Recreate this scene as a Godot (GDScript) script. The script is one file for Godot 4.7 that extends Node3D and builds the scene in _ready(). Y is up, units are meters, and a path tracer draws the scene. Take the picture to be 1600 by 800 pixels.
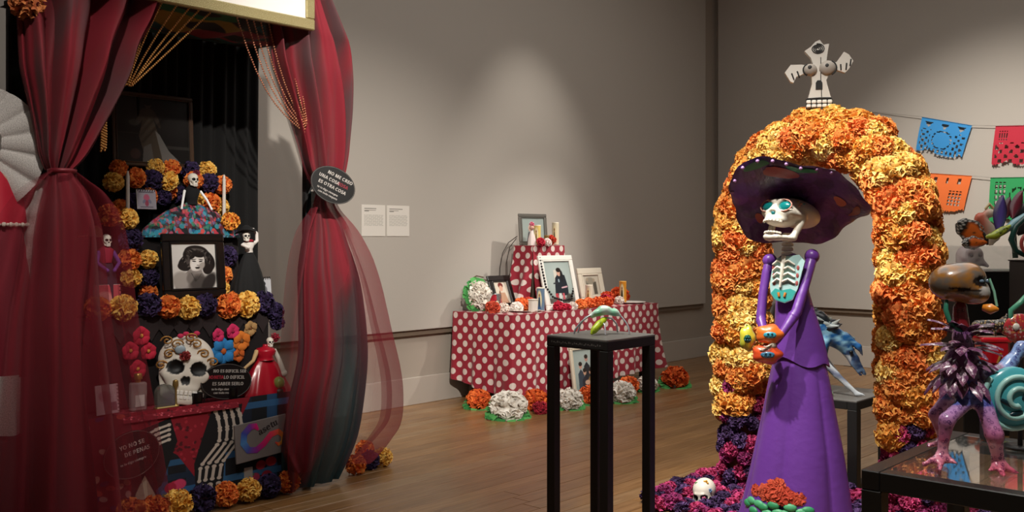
extends Node3D
# An exhibition room with two ofrendas, a skeleton lady statue under a marigold arch, and painted paper creatures.
# Room axes: u runs along the left wall (x), v runs from the camera into that wall (-z), h is up.

class G:
	var v := PackedVector3Array()
	var t := PackedVector2Array()
	var c := PackedColorArray()
	var ix := PackedInt32Array()
	var xf := Transform3D()
	var col := Color.WHITE

	func p(q: Vector3, uv := Vector2.ZERO) -> int:
		v.append(xf * q)
		t.append(uv)
		c.append(col)
		return v.size() - 1

	func tri(a: int, b: int, d: int) -> void:
		ix.append(a)
		ix.append(d)
		ix.append(b)

	func quad(a: int, b: int, d: int, e: int) -> void:
		tri(a, b, d)
		tri(a, d, e)

	func poly(pts: Array, out: Vector3) -> void:
		var n: Vector3 = (pts[1] - pts[0]).cross(pts[2] - pts[0])
		var q = pts.duplicate()
		if n.dot(out) < 0:
			q.reverse()
		var base = v.size()
		for a in q:
			p(a)
		for k in range(1, q.size() - 1):
			tri(base, base + k, base + k + 1)

	func grid(nu: int, nv: int, fn: Callable, closed := false) -> void:
		var base = v.size()
		var w = nu if closed else nu + 1
		for j in nv + 1:
			for i in w:
				var a = float(i) / nu
				var b = float(j) / nv
				p(fn.call(a, b), Vector2(a, 1.0 - b))
		for j in nv:
			for i in nu:
				var i2 = (i + 1) % w
				quad(base + j * w + i, base + j * w + i2, base + (j + 1) * w + i2, base + (j + 1) * w + i)

	func box(at: Vector3, s: Vector3, b := 0.004) -> void:
		var h = s * 0.5
		b = minf(b, minf(h.x, minf(h.y, h.z)) * 0.6)
		var f = func(sx, sy, sz, ax):
			return at + Vector3(sx * (h.x - (0.0 if ax == 0 else b)), sy * (h.y - (0.0 if ax == 1 else b)), sz * (h.z - (0.0 if ax == 2 else b)))
		for s1 in [-1, 1]:
			poly([f.call(s1, -1, -1, 0), f.call(s1, 1, -1, 0), f.call(s1, 1, 1, 0), f.call(s1, -1, 1, 0)], Vector3(s1, 0, 0))
			poly([f.call(-1, s1, -1, 1), f.call(1, s1, -1, 1), f.call(1, s1, 1, 1), f.call(-1, s1, 1, 1)], Vector3(0, s1, 0))
			poly([f.call(-1, -1, s1, 2), f.call(1, -1, s1, 2), f.call(1, 1, s1, 2), f.call(-1, 1, s1, 2)], Vector3(0, 0, s1))
			for s2 in [-1, 1]:
				poly([f.call(s1, s2, -1, 0), f.call(s1, s2, 1, 0), f.call(s1, s2, 1, 1), f.call(s1, s2, -1, 1)], Vector3(s1, s2, 0))
				poly([f.call(s1, -1, s2, 0), f.call(s1, 1, s2, 0), f.call(s1, 1, s2, 2), f.call(s1, -1, s2, 2)], Vector3(s1, 0, s2))
				poly([f.call(-1, s1, s2, 1), f.call(1, s1, s2, 1), f.call(1, s1, s2, 2), f.call(-1, s1, s2, 2)], Vector3(0, s1, s2))
				for s3 in [-1, 1]:
					poly([f.call(s1, s2, s3, 0), f.call(s1, s2, s3, 1), f.call(s1, s2, s3, 2)], Vector3(s1, s2, s3))

	func tube(pts: Array, rads, sides := 8) -> void:
		var n = pts.size()
		var up = Vector3.UP
		var base = v.size()
		var side = Vector3.ZERO
		for k in n:
			var d: Vector3 = (pts[mini(k + 1, n - 1)] - pts[maxi(k - 1, 0)]).normalized()
			if k == 0:
				side = d.cross(up if absf(d.dot(up)) < 0.9 else Vector3.RIGHT).normalized()
			side = (side - d * side.dot(d)).normalized()
			var b = d.cross(side)
			var r: float = rads[k] if rads is Array else rads
			for s in sides:
				var a = TAU * s / sides
				p(pts[k] + (side * cos(a) + b * sin(a)) * r, Vector2(float(s) / sides, float(k) / (n - 1)))
		for k in n - 1:
			for s in sides:
				var s2 = (s + 1) % sides
				quad(base + k * sides + s, base + k * sides + s2, base + (k + 1) * sides + s2, base + (k + 1) * sides + s)
		var a0 = p(pts[0])
		var a1 = p(pts[n - 1])
		for s in sides:
			var s2 = (s + 1) % sides
			tri(a0, base + s2, base + s)
			tri(a1, base + (n - 1) * sides + s, base + (n - 1) * sides + s2)

	func lathe(prof: Array, seg := 20, wob = null) -> void:
		var n = prof.size() - 1
		grid(seg, n, func(a, b):
			var q: Vector2 = prof[roundi(b * n)]
			var r = q.x
			var y = q.y
			if wob != null:
				var w: Vector2 = wob.call(r, a * TAU, y)
				r = w.x
				y = w.y
			return Vector3(r * cos(a * TAU), y, -r * sin(a * TAU)), true)

	func ball(at: Vector3, r: Vector3, seg := 14, rings := 8) -> void:
		grid(seg, rings, func(a, b):
			var e = (b - 0.5) * PI
			return at + Vector3(r.x * cos(e) * cos(a * TAU), r.y * sin(e), -r.z * cos(e) * sin(a * TAU)), true)

	func prism(pts: Array, depth: float) -> void:
		var pa = PackedVector2Array(pts)
		var area = 0.0
		for k in pa.size():
			area += pa[k].cross(pa[(k + 1) % pa.size()])
		if area < 0:
			pa.reverse()
		var idx = Geometry2D.triangulate_polygon(pa)
		for z in [1, -1]:
			var base = v.size()
			for q in pa:
				p(Vector3(q.x, q.y, depth * 0.5 * z))
			for k in range(0, idx.size(), 3):
				var a = idx[k]
				var b = idx[k + 1]
				var d = idx[k + 2]
				if (pa[b] - pa[a]).cross(pa[d] - pa[a]) * z < 0:
					tri(base + a, base + d, base + b)
				else:
					tri(base + a, base + b, base + d)
		for k in pa.size():
			var a = pa[k]
			var b = pa[(k + 1) % pa.size()]
			var e = b - a
			poly([Vector3(a.x, a.y, depth / 2), Vector3(b.x, b.y, depth / 2), Vector3(b.x, b.y, -depth / 2), Vector3(a.x, a.y, -depth / 2)], Vector3(e.y, -e.x, 0))

	func mesh() -> ArrayMesh:
		var nrm = PackedVector3Array()
		nrm.resize(v.size())
		for k in range(0, ix.size(), 3):
			var a = ix[k]
			var b = ix[k + 1]
			var d = ix[k + 2]
			var n = (v[d] - v[a]).cross(v[b] - v[a])
			nrm[a] += n
			nrm[b] += n
			nrm[d] += n
		for k in nrm.size():
			nrm[k] = nrm[k].normalized() if nrm[k].length_squared() > 1e-24 else Vector3.UP
		var arr = []
		arr.resize(Mesh.ARRAY_MAX)
		arr[Mesh.ARRAY_VERTEX] = v
		arr[Mesh.ARRAY_NORMAL] = nrm
		arr[Mesh.ARRAY_TEX_UV] = t
		arr[Mesh.ARRAY_COLOR] = c
		arr[Mesh.ARRAY_INDEX] = ix
		var m = ArrayMesh.new()
		m.add_surface_from_arrays(Mesh.PRIMITIVE_TRIANGLES, arr)
		return m


var used := {}
var mats := {}
var rng := RandomNumberGenerator.new()
var turn := deg_to_rad(-47.5)   # the direction the camera looks, seen from above


func V(u: float, h: float, v: float) -> Vector3:
	return Vector3(u, h, -v)


func hexc(h) -> Color:
	return h if h is Color else Color(h)


func lin(h) -> Color:
	return hexc(h).srgb_to_linear()


func numbered(called: String) -> String:
	used[called] = used.get(called, -1) + 1
	return called if used[called] == 0 else "%s_%03d" % [called, used[called]]


func M(h, rough := 0.7, o := {}) -> StandardMaterial3D:
	var key = "%s|%s|%s" % [h, rough, o]
	if mats.has(key):
		return mats[key]
	var m = StandardMaterial3D.new()
	m.albedo_color = hexc(h)
	m.roughness = rough
	m.metallic = o.get("metal", 0.0)
	m.metallic_specular = o.get("spec", 0.5)
	if o.has("tex"):
		m.albedo_texture = o.tex
	if o.has("tri"):
		m.uv1_triplanar = true
		m.uv1_scale = o.tri
		m.uv1_world_triplanar = o.get("world", false)
	elif o.has("uv"):
		m.uv1_scale = o.uv
	if o.has("bump"):
		m.heightmap_enabled = true
		m.heightmap_texture = o.bump
		m.heightmap_scale = o.get("depth", 0.2)
	if o.get("vc", false):
		m.vertex_color_use_as_albedo = true
	if o.has("alpha"):
		m.transparency = BaseMaterial3D.TRANSPARENCY_ALPHA
		m.albedo_color.a = o.alpha
	if o.has("back"):
		m.backlight_enabled = true
		m.backlight = hexc(o.back)
	if o.has("coat"):
		m.clearcoat_enabled = true
		m.clearcoat = o.coat
		m.clearcoat_roughness = 0.15
	if o.has("sheen"):
		m.rim_enabled = true
		m.rim = o.sheen
		m.rim_tint = 0.7
	m.cull_mode = BaseMaterial3D.CULL_DISABLED
	mats[key] = m
	return m


func noise(freq: float, seed_: int, w := 256, hh := 256, ramp = null, octaves := 4) -> NoiseTexture2D:
	var n = FastNoiseLite.new()
	n.seed = seed_
	n.frequency = freq
	n.fractal_octaves = octaves
	var t = NoiseTexture2D.new()
	t.width = w
	t.height = hh
	t.seamless = true
	t.noise = n
	if ramp:
		var g = Gradient.new()
		g.offsets = PackedFloat32Array(ramp[0])
		var cs = PackedColorArray()
		for k in ramp[1]:
			cs.append(hexc(k))
		g.colors = cs
		t.color_ramp = g
	return t


func node(mesh: Mesh, called: String, m: Material, parent: Node = null, at := Vector3.ZERO) -> MeshInstance3D:
	var o = MeshInstance3D.new()
	o.mesh = mesh
	o.material_override = m
	o.position = at
	if parent:
		o.name = called
		parent.add_child(o, true)
	else:
		o.name = numbered(called)
		add_child(o)
	return o


func part(g: G, called: String, m: Material, parent: Node = null, at := Vector3.ZERO) -> MeshInstance3D:
	return node(g.mesh(), called, m, parent, at)


func tag(o: Node, label: String, category: String, group := "") -> Node:
	o.set_meta("label", label)
	o.set_meta("category", category)
	if group:
		o.set_meta("group", group)
	return o


func thing(called: String, label: String, category: String, at := Vector3.ZERO, yaw := 0.0, group := "") -> Node3D:
	var o = Node3D.new()
	o.name = numbered(called)
	add_child(o)
	o.position = at
	o.rotation.y = yaw
	tag(o, label, category, group)
	return o


func struct(g: G, called: String, m: Material, parent: Node = null) -> MeshInstance3D:
	var o = part(g, called, m, parent)
	if parent == null:
		o.set_meta("kind", "structure")
	return o


# --- painted prints: flat pictures for photographs, labels and patterned cloth
func paint(w: int, h: int, bg, shapes: Array, tileable := false) -> ImageTexture:
	var im = Image.create(w, h, true, Image.FORMAT_RGB8)
	im.fill(hexc(bg))
	for s in shapes:
		var c = hexc(s[-1])
		match s[0]:
			"r":
				im.fill_rect(Rect2i(int(s[1] * w), int(s[2] * h), maxi(1, int(s[3] * w)), maxi(1, int(s[4] * h))), c)
			"e":
				var rot: float = deg_to_rad(s[5])
				var R = maxf(s[3], s[4]) * maxf(w, h) + 2
				var cx: float = s[1] * w
				var cy: float = s[2] * h
				for y in range(int(cy - R), int(cy + R) + 1):
					for x in range(int(cx - R), int(cx + R) + 1):
						if not tileable and (x < 0 or y < 0 or x >= w or y >= h):
							continue
						var q = Vector2((x + 0.5 - cx) / w, (y + 0.5 - cy) / h * (float(h) / w)).rotated(-rot)
						var d = Vector2(q.x / s[3], q.y / (s[4] * h / w)).length()
						var k = clampf((1.0 - d) * s[6] + 0.5, 0, 1)
						if k > 0:
							var px = posmod(x, w)
							var py = posmod(y, h)
							im.set_pixel(px, py, im.get_pixel(px, py).lerp(c, k))
			"l":
				var a = Vector2(s[1] * w, s[2] * h)
				var b = Vector2(s[3] * w, s[4] * h)
				var R = s[5] * w
				for y in range(maxi(0, int(minf(a.y, b.y) - R)), mini(h, int(maxf(a.y, b.y) + R) + 1)):
					for x in range(maxi(0, int(minf(a.x, b.x) - R)), mini(w, int(maxf(a.x, b.x) + R) + 1)):
						var q = Vector2(x + 0.5, y + 0.5)
						var d = q.distance_to(Geometry2D.get_closest_point_to_segment(q, a, b))
						if d < R:
							im.set_pixel(x, y, im.get_pixel(x, y).lerp(c, clampf(R - d, 0, 1)))
			"p":
				var pts = PackedVector2Array()
				var lo = Vector2(1, 1)
				var hi = Vector2.ZERO
				for q in s[1]:
					pts.append(Vector2(q[0] * w, q[1] * h))
					lo = lo.min(Vector2(q[0], q[1]))
					hi = hi.max(Vector2(q[0], q[1]))
				for y in range(maxi(0, int(lo.y * h)), mini(h, int(hi.y * h) + 1)):
					for x in range(maxi(0, int(lo.x * w)), mini(w, int(hi.x * w) + 1)):
						if Geometry2D.is_point_in_polygon(Vector2(x + 0.5, y + 0.5), pts):
							im.set_pixel(x, y, c)
	im.generate_mipmaps()
	return ImageTexture.create_from_image(im)


# --- implicit shapes joined smoothly and meshed by surface nets
# a shape: [kind, a, b, ra, rb, k]; kind c capsule, e ellipsoid (a centre, b radii), minus signs carve: C, E
func field(sh: Array, q: Vector3) -> float:
	var d = 1e3
	for s in sh:
		var e: float
		match s[0]:
			"c", "C":
				var ba: Vector3 = s[2] - s[1]
				var t = clampf((q - s[1]).dot(ba) / maxf(ba.length_squared(), 1e-9), 0, 1)
				e = q.distance_to(s[1] + ba * t) - lerpf(s[3], s[4], t)
			_:
				var r: Vector3 = s[2]
				var o: Vector3 = q - s[1]
				if s.size() > 6:
					o = s[6] * o
				var k0 = (o / r).length()
				var k1 = (o / (r * r)).length()
				e = k0 * (k0 - 1.0) / maxf(k1, 1e-6)
		var k: float = s[5]
		if s[0] == "C" or s[0] == "E":
			e = -e
			var m = maxf(k - absf(d - e), 0) / k
			d = maxf(d, e) + m * m * k * 0.25
		else:
			var m = maxf(k - absf(d - e), 0) / k
			d = minf(d, e) - m * m * k * 0.25
	return d


func nets(g: G, sh: Array, lo: Vector3, hi: Vector3, cell: float, paintfn = null) -> void:
	var n = Vector3i(((hi - lo) / cell).ceil()) + Vector3i.ONE
	var val = {}
	var B = 4
	for bz in range(0, n.z, B):
		for by in range(0, n.y, B):
			for bx in range(0, n.x, B):
				var mid = lo + Vector3(bx + 2, by + 2, bz + 2) * cell
				if absf(field(sh, mid)) > cell * B * 1.25:
					continue
				for z in range(bz, bz + B + 1):
					for y in range(by, by + B + 1):
						for x in range(bx, bx + B + 1):
							var id = Vector3i(x, y, z)
							if not val.has(id):
								val[id] = field(sh, lo + Vector3(id) * cell)
	var at = {}
	var corner = [Vector3i(0, 0, 0), Vector3i(1, 0, 0), Vector3i(0, 1, 0), Vector3i(1, 1, 0), Vector3i(0, 0, 1), Vector3i(1, 0, 1), Vector3i(0, 1, 1), Vector3i(1, 1, 1)]
	var edge = [[0, 1], [2, 3], [4, 5], [6, 7], [0, 2], [1, 3], [4, 6], [5, 7], [0, 4], [1, 5], [2, 6], [3, 7]]
	for id in val:
		var f = []
		var neg = 0
		for o in corner:
			if not val.has(id + o):
				break
			f.append(val[id + o])
			neg += 1 if f[-1] < 0 else 0
		if f.size() < 8 or neg == 0 or neg == 8:
			continue
		var sum = Vector3.ZERO
		var cnt = 0
		for e in edge:
			var a: float = f[e[0]]
			var b: float = f[e[1]]
			if (a < 0) != (b < 0):
				sum += Vector3(corner[e[0]]).lerp(Vector3(corner[e[1]]), a / (a - b))
				cnt += 1
		var q = lo + (Vector3(id) + sum / cnt) * cell
		if paintfn != null:
			g.col = paintfn.call(q)
		at[id] = g.p(q)
	var ax = [Vector3i(1, 0, 0), Vector3i(0, 1, 0), Vector3i(0, 0, 1)]
	for id in val:
		for k in 3:
			var id2 = id + ax[k]
			if not val.has(id2) or (val[id] < 0) == (val[id2] < 0):
				continue
			var y = ax[(k + 1) % 3]
			var z = ax[(k + 2) % 3]
			if not (at.has(id) and at.has(id - y) and at.has(id - z) and at.has(id - y - z)):
				continue
			if val[id] < 0:
				g.quad(at[id], at[id - y], at[id - y - z], at[id - z])
			else:
				g.quad(at[id], at[id - z], at[id - y - z], at[id - y])
	g.col = Color.WHITE


# --- paper flowers
var pom_cache := {}

func pom(seed_: int, base, tip, petals := 90, cover := 0.2, curl := 0.12) -> ArrayMesh:
	var key = "%d|%s|%s|%d|%s|%s" % [seed_, base, tip, petals, cover, curl]
	if pom_cache.has(key):
		return pom_cache[key]
	var r = RandomNumberGenerator.new()
	r.seed = seed_ * 77 + 5
	var g = G.new()
	var ca = lin(base)
	var cb = lin(tip)
	petals = int(petals * 1.7)
	g.col = ca
	g.ball(Vector3.ZERO, Vector3.ONE * 0.66, 10, 6)
	for k in petals:
		var z = 1.0 - (1.0 + cover) * (k + 0.5) / petals
		var a = k * 2.39996 + r.randf_range(-0.25, 0.25)
		var s = sqrt(maxf(0, 1 - z * z))
		var d = Vector3(s * cos(a), s * sin(a), z).normalized()
		var x = d.cross(Vector3(r.randf_range(-1, 1), r.randf_range(-1, 1), r.randf_range(-1, 1))).normalized()
		var y = d.cross(x)
		var w = r.randf_range(0.15, 0.26)
		var len_ = r.randf_range(0.84, 1.04)
		var mix = clampf(r.randf_range(-0.1, 1.1), 0, 1)
		var idx = []
		for row in 3:
			var rr = [0.55, 0.80, len_][row]
			var ww = w * [0.4, 0.9, 1.1][row]
			g.col = ca.lerp(cb, clampf(mix * 0.7 + row * 0.22 - 0.12, 0, 1))
			for cidx in 3:
				var o = (cidx - 1) * ww
				var bend = curl * ([0.0, 0.4, 0.9][row]) * (1.0 if cidx != 1 else -0.5) + [0.0, 0.07, 0.24][row] + (r.randf_range(-0.07, 0.07) if row == 2 else 0.0)
				idx.append(g.p(d * (rr - absf(o) * 0.18 + (r.randf_range(-0.05, 0.05) if row == 2 else 0.0)) + x * o + y * bend))
		for row in 2:
			for cc in 2:
				g.quad(idx[row * 3 + cc], idx[row * 3 + cc + 1], idx[row * 3 + 4 + cc], idx[row * 3 + 3 + cc])
	pom_cache[key] = g.mesh()
	return pom_cache[key]


var paper: StandardMaterial3D

# a flower mesh put on PARENT: centre, radius, outward direction
func bloom(mesh: Mesh, at: Vector3, r: float, out: Vector3, parent: Node, called := "flower", squash := 1.0) -> MeshInstance3D:
	var o = node(mesh, called, paper, parent)
	out = out.normalized()
	var x = out.cross(Vector3.UP if absf(out.y) < 0.95 else Vector3.RIGHT).normalized()
	var b = Basis(x, out.cross(x), out) * Basis(Vector3(0, 0, 1), rng.randf() * TAU)
	o.transform = Transform3D(b * Basis.from_scale(Vector3(r, r, r * squash)), at)
	return o


func words(text: String, size: float, parent: Node, m: Material, at: Vector3, tilt := 0.0, serif := false, slant := 0.0, called := "lettering") -> MeshInstance3D:
	var f = SystemFont.new()
	f.font_names = PackedStringArray(["Droid Serif" if serif else "Droid Sans"])
	f.font_weight = 700
	var tm = TextMesh.new()
	tm.text = text
	tm.font = f
	tm.font_size = 24
	tm.pixel_size = size / 24.0
	tm.depth = 0.0016
	tm.curve_step = 2.0
	var o = node(tm, called, m, parent, at)
	o.rotation.z = tilt
	return o


func spot(at: Vector3, to: Vector3, energy: float, angle: float, blend: float, color := "fff8ee", size := 0.06) -> void:
	var s = SpotLight3D.new()
	s.name = numbered("spot_beam")
	add_child(s)
	s.position = at
	s.look_at_from_position(at, to, Vector3.UP)
	s.light_color = Color(color)
	s.light_energy = energy
	s.spot_angle = angle
	s.spot_angle_attenuation = blend
	s.spot_range = 20.0
	s.spot_attenuation = 2.0
	s.light_size = size
	s.shadow_enabled = true
	var dir = (to - at).normalized()
	spots.append([at, dir])


var spots := []


# the lamp bodies on the ceiling track, one for each beam
func track_lamps() -> void:
	var n = 0
	for s in spots:
		n += 1
		var t = thing("track_spotlight", ["black can spotlight over the canopy altar", "black can spotlight over the polka dot table, farther from its wall", "black can spotlight over the polka dot table, nearer its wall", "black can spotlight over the skeleton statue", "black can spotlight aimed at the marigold arch", "black can spotlight aimed at the paper banners", "black can spotlight over the glass table", "black can spotlight aimed at the front of the canopy altar"][n - 1], "spotlight", Vector3.ZERO, 0, "gallery track spotlights")
		var x: Vector3 = s[1].cross(Vector3.UP).normalized()
		var b = Basis(x, -s[1], x.cross(-s[1]))
		var g = G.new()
		g.xf = Transform3D(b, s[0] - s[1] * 0.02)
		g.lathe([Vector2(0.056, 0), Vector2(0.07, -0.004), Vector2(0.07, 0.16), Vector2(0.05, 0.19), Vector2(0, 0.195)], 16)
		part(g, "housing", M("14130f", 0.5), t)
		g = G.new()
		var top: Vector3 = s[0] - s[1] * 0.15
		g.tube([top, Vector3(top.x, 5.2, top.z)], 0.012, 8)
		part(g, "stem", M("14130f", 0.5), t)
		g = G.new()
		g.xf = Transform3D(b, s[0] - s[1] * 0.02)
		g.lathe([Vector2(0, 0.02), Vector2(0.056, 0.02)], 16)
		var m = M("fff0d8", 0.5)
		m.emission_enabled = true
		m.emission = Color("fff0de")
		m.emission_energy_multiplier = 3.0
		part(g, "glowing_lens", m, t)


func camera_and_light() -> void:
	var cam = Camera3D.new()
	cam.name = "camera"
	add_child(cam)
	cam.position = Vector3(0, 1.45, 0)
	cam.rotation.y = turn
	cam.near = 0.05
	cam.far = 60.0
	cam.projection = Camera3D.PROJECTION_FRUSTUM
	cam.size = 2.0 * cam.near * 400.0 / 1520.0
	cam.frustum_offset = Vector2(0, -26.0 / 1520.0 * cam.near)
	cam.current = true
	var e = Environment.new()
	e.background_mode = Environment.BG_COLOR
	e.background_color = Color.BLACK
	e.tonemap_mode = Environment.TONE_MAPPER_LINEAR
	e.tonemap_exposure = 2.1
	e.sdfgi_enabled = true
	e.ssao_enabled = true
	e.ssil_enabled = true
	var w = WorldEnvironment.new()
	w.name = "room_air"
	w.environment = e
	add_child(w)
	spot(V(0.7, 4.8, -0.5), V(5.15, 1.0, 6.2), 31.0, 15, 1.0)          # canopy altar and the wall beside it
	spot(V(8.4, 4.7, 3.8), V(7.15, 0.95, 6.0), 8.0, 16, 0.9)       # polka-dot table altar
	spot(V(7.0, 4.6, 4.8), V(7.2, 1.5, 6.35), 2.4, 26, 1.0)        # its wall
	spot(V(2.3, 4.8, 2.9), V(4.35, 1.0, 2.15), 11.5, 18, 0.8)         # the statue
	spot(V(2.2, 4.6, 1.6), V(4.7, 1.3, 2.2), 6.6, 20, 0.9)         # the arch
	spot(V(6.9, 4.7, 2.4), V(10.7, 1.2, 3.0), 13.0, 29, 1.0)         # the wall with the paper banners
	spot(V(1.6, 4.6, 0.6), V(3.3, 0.9, 0.9), 5.0, 20, 0.9)        # the painted creatures
	spot(V(0.5, 4.8, 1.2), V(1.95, 1.3, 4.9), 6.5, 14, 1.0)        # front of the canopy altar
	var fill = AreaLight3D.new()  # added for fill under the ceiling; stands in for bounced room light
	fill.name = "added_fill_light"
	add_child(fill)
	fill.position = Vector3(5.2, 5.15, -2.2)
	fill.rotation.x = -PI / 2
	fill.area_size = Vector2(7.0, 5.0)
	fill.light_energy = 9.0
	fill.light_color = Color("fffaf4")
	fill.area_range = 20.0
	fill.shadow_enabled = true


func setting() -> void:
	var wood = noise(0.012, 4, 512, 512, [[0.0, 0.4, 0.62, 1.0], ["a3815c", "9b7952", "8f6d47", "82623e"]], 5)
	var fine = noise(0.09, 8, 256, 256, null, 3)
	var planks = []
	for k in 4:
		planks.append(M(["ffffff", "f1e7da", "fbf0dd", "e6dac6"][k], 0.36, {"tex": wood, "tri": Vector3(0.35, 1, 5.0), "world": true, "bump": fine, "depth": 0.02, "coat": 0.25}))
	# floor
	var fl = Node3D.new()
	fl.name = "floor"
	fl.set_meta("kind", "structure")
	add_child(fl)
	var g = G.new()
	g.box(V(3.9, -0.112, 1.2), Vector3(14.2, 0.2, 10.8), 0.0)
	part(g, "subfloor", M("8a6a45", 0.45, {"tex": wood, "tri": Vector3(0.35, 1, 5.0), "world": true}), fl)
	var r = RandomNumberGenerator.new()
	r.seed = 11
	var w = 0.13
	var row = 0
	var v = 6.42
	while v > 0.7:
		# only the boards that a step to either side could bring into view
		var u0 = maxf(0.3, 1.1 + (v - 3.0) * 0.3) - r.randf() * 1.6
		var u1 = 10.8
		var u = u0
		while u < u1:
			var l = r.randf_range(1.9, 3.4)
			var e = minf(u + l, 10.83)
			if e - u < 0.2:
				break
			g = G.new()
			g.box(Vector3.ZERO, Vector3(e - u - 0.003, 0.022, w - 0.003), 0.0015)
			part(g, "plank", planks[r.randi() % 4], fl, V((u + e) / 2, -0.011 + r.randf_range(-0.0004, 0.0004), v - w / 2))
			u = e
		v -= w
		row += 1
	# walls: a recessed plane with a raised panel that stops above the floor
	var paintc = M("aaa39a", 0.85, {"bump": fine, "depth": 0.02, "tri": Vector3(3, 3, 3), "world": true})
	var low = M("9a8f83", 0.85)
	g = G.new()
	g.box(V(3.9, 2.5, 6.52), Vector3(14.2, 5.4, 0.2), 0.0)
	var wl = struct(g, "wall_left", low)
	g = G.new()
	g.box(V((10.465 - 3.1) / 2, 2.93, 6.385), Vector3(13.565, 4.545, 0.075), 0.004)
	part(g, "wall_panel", paintc, wl)
	g = G.new()
	g.box(V(10.93, 2.5, 1.2), Vector3(0.2, 5.4, 10.8), 0.0)
	var wr = struct(g, "wall_right", low)
	g = G.new()
	g.box(V(10.795, 2.93, 1.36), Vector3(0.075, 4.545, 9.98), 0.004)
	part(g, "wall_panel", paintc, wr)
	g = G.new()
	g.box(V(3.9, 2.5, -4.1), Vector3(14.2, 5.4, 0.2), 0.0)
	struct(g, "wall_near", paintc)
	g = G.new()
	g.box(V(-3.1, 2.5, 1.2), Vector3(0.2, 5.4, 10.8), 0.0)
	struct(g, "wall_back", paintc)
	g = G.new()
	g.box(V(3.9, 5.3, 1.2), Vector3(14.2, 0.2, 10.8), 0.0)
	struct(g, "ceiling", M("a8a29a", 0.9))
	g = G.new()
	g.box(V(3.9, 0.12, 6.405), Vector3(13.85, 0.24, 0.03), 0.004)
	struct(g, "baseboard_left", M("aaa095", 0.7))
	g = G.new()
	g.box(V(10.815, 0.12, 1.2), Vector3(0.03, 0.24, 10.4), 0.004)
	struct(g, "baseboard_right", M("aaa095", 0.7))
	# brown rails under the raised panels
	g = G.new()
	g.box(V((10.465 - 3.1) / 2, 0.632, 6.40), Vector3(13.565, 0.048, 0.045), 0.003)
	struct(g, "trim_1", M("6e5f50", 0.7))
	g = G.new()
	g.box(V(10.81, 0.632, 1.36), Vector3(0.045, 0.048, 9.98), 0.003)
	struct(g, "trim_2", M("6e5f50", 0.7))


func wall_labels() -> void:
	for k in 2:
		var lines = []
		lines.append(["r", 0.1, 0.1, 0.52 if k == 0 else 0.6, 0.022, "4c4a42"])
		lines.append(["r", 0.1, 0.16, 0.5 if k == 0 else 0.42, 0.016, "6f6c62"])
		lines.append(["r", 0.1, 0.185, 0.2, 0.02, "4c4a42"])
		for i in 10:
			for q in 9:
				lines.append(["r", 0.09 + q * 0.092, 0.32 + i * 0.037, 0.06 + 0.02 * ((q * 7 + i * 5 + k) % 3), 0.012, "8f8d84"])
		var t = thing("wall_label", ["white printed text card on the wall, the one nearer the red curtain", "white printed text card on the wall, the one farther from the red curtain"][k], "label", V(5.21 if k == 0 else 5.48, 1.607, 6.3445), 0, "text cards beside the canopy altar")
		var g = G.new()
		g.box(Vector3.ZERO, Vector3(0.252, 0.262, 0.006), 0.001)
		part(g, "card", M("cfc9c0", 0.8), t)
		g = G.new()
		g.grid(1, 1, func(a, b): return Vector3((a - 0.5) * 0.246, (b - 0.5) * 0.256, 0.0034))
		part(g, "printed_text", M("ffffff", 0.8, {"tex": paint(256, 256, "cfc9c0", lines)}), t)


const FC = {"o": ["d8541c", "f79a45"], "y": ["e09c1c", "ffd978"], "p": ["150c26", "42305f"]}
const FN = {"o": "orange", "y": "yellow", "p": "dark purple"}


func interp(rows: Array, b: float) -> Array:
	var n = rows.size() - 1
	var x = clampf(b, 0, 1) * n
	var k = mini(int(x), n - 1)
	var f = x - k
	var out = []
	for i in rows[0].size():
		out.append(cubic_interpolate(rows[k][i], rows[k + 1][i], rows[maxi(k - 1, 0)][i], rows[mini(k + 2, n)][i], f))
	return out


# a gathered tulle sheet hanging round a vertical line; rows are [height, left u, right u] from the top down
func tulle(rows: Array, v: float, bulge: float, folds: float, amp: float, seed_: int, colfn: Callable, nu := 110, nv := 46) -> G:
	var r = RandomNumberGenerator.new()
	r.seed = seed_
	var ph = []
	for k in 5:
		ph.append(r.randf() * TAU)
	var g = G.new()
	var base = []
	for j in nv + 1:
		var b = 1.0 - float(j) / nv
		var q = interp(rows, b)
		var half: float = (q[2] - q[1]) / 2
		for i in nu + 1:
			var a = float(i) / nu
			var t = (a - 0.5) * deg_to_rad(205)
			var w = a + 0.03 * sin(b * 3.0 + ph[0]) + 0.02 * sin(b * 5.0 + a * 9.0 + ph[1])
			var fold = (sin(w * folds * TAU * 0.55 + ph[2]) * 0.6 + 0.3 * sin(w * folds * TAU + ph[3] + b * 2.0)) * clampf(minf(a, 1.0 - a) * 5.0 + 0.25, 0, 1)
			var grow = clampf(half / 0.22, 0.25, 1.1)
			var rad = 1.0 + fold * amp * 0.25
			var c: Color = colfn.call(a, b, fold)
			g.col = c
			var uu: float = (q[1] + q[2]) / 2 + half * sin(t) * (1.0 + fold * amp * 0.12)
			var vv = v - bulge * grow * cos(t) * rad - fold * amp * 0.07 * grow
			g.p(V(uu, q[0], vv), Vector2(a * 3.0, b * 4.0))
	for j in nv:
		for i in nu:
			var o = j * (nu + 1) + i
			g.quad(o, o + 1, o + nu + 2, o + nu + 1)
	return g


func streak(seed_: int) -> FastNoiseLite:
	var n = FastNoiseLite.new()
	n.seed = seed_
	n.frequency = 1.0
	n.fractal_octaves = 2
	return n


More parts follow.
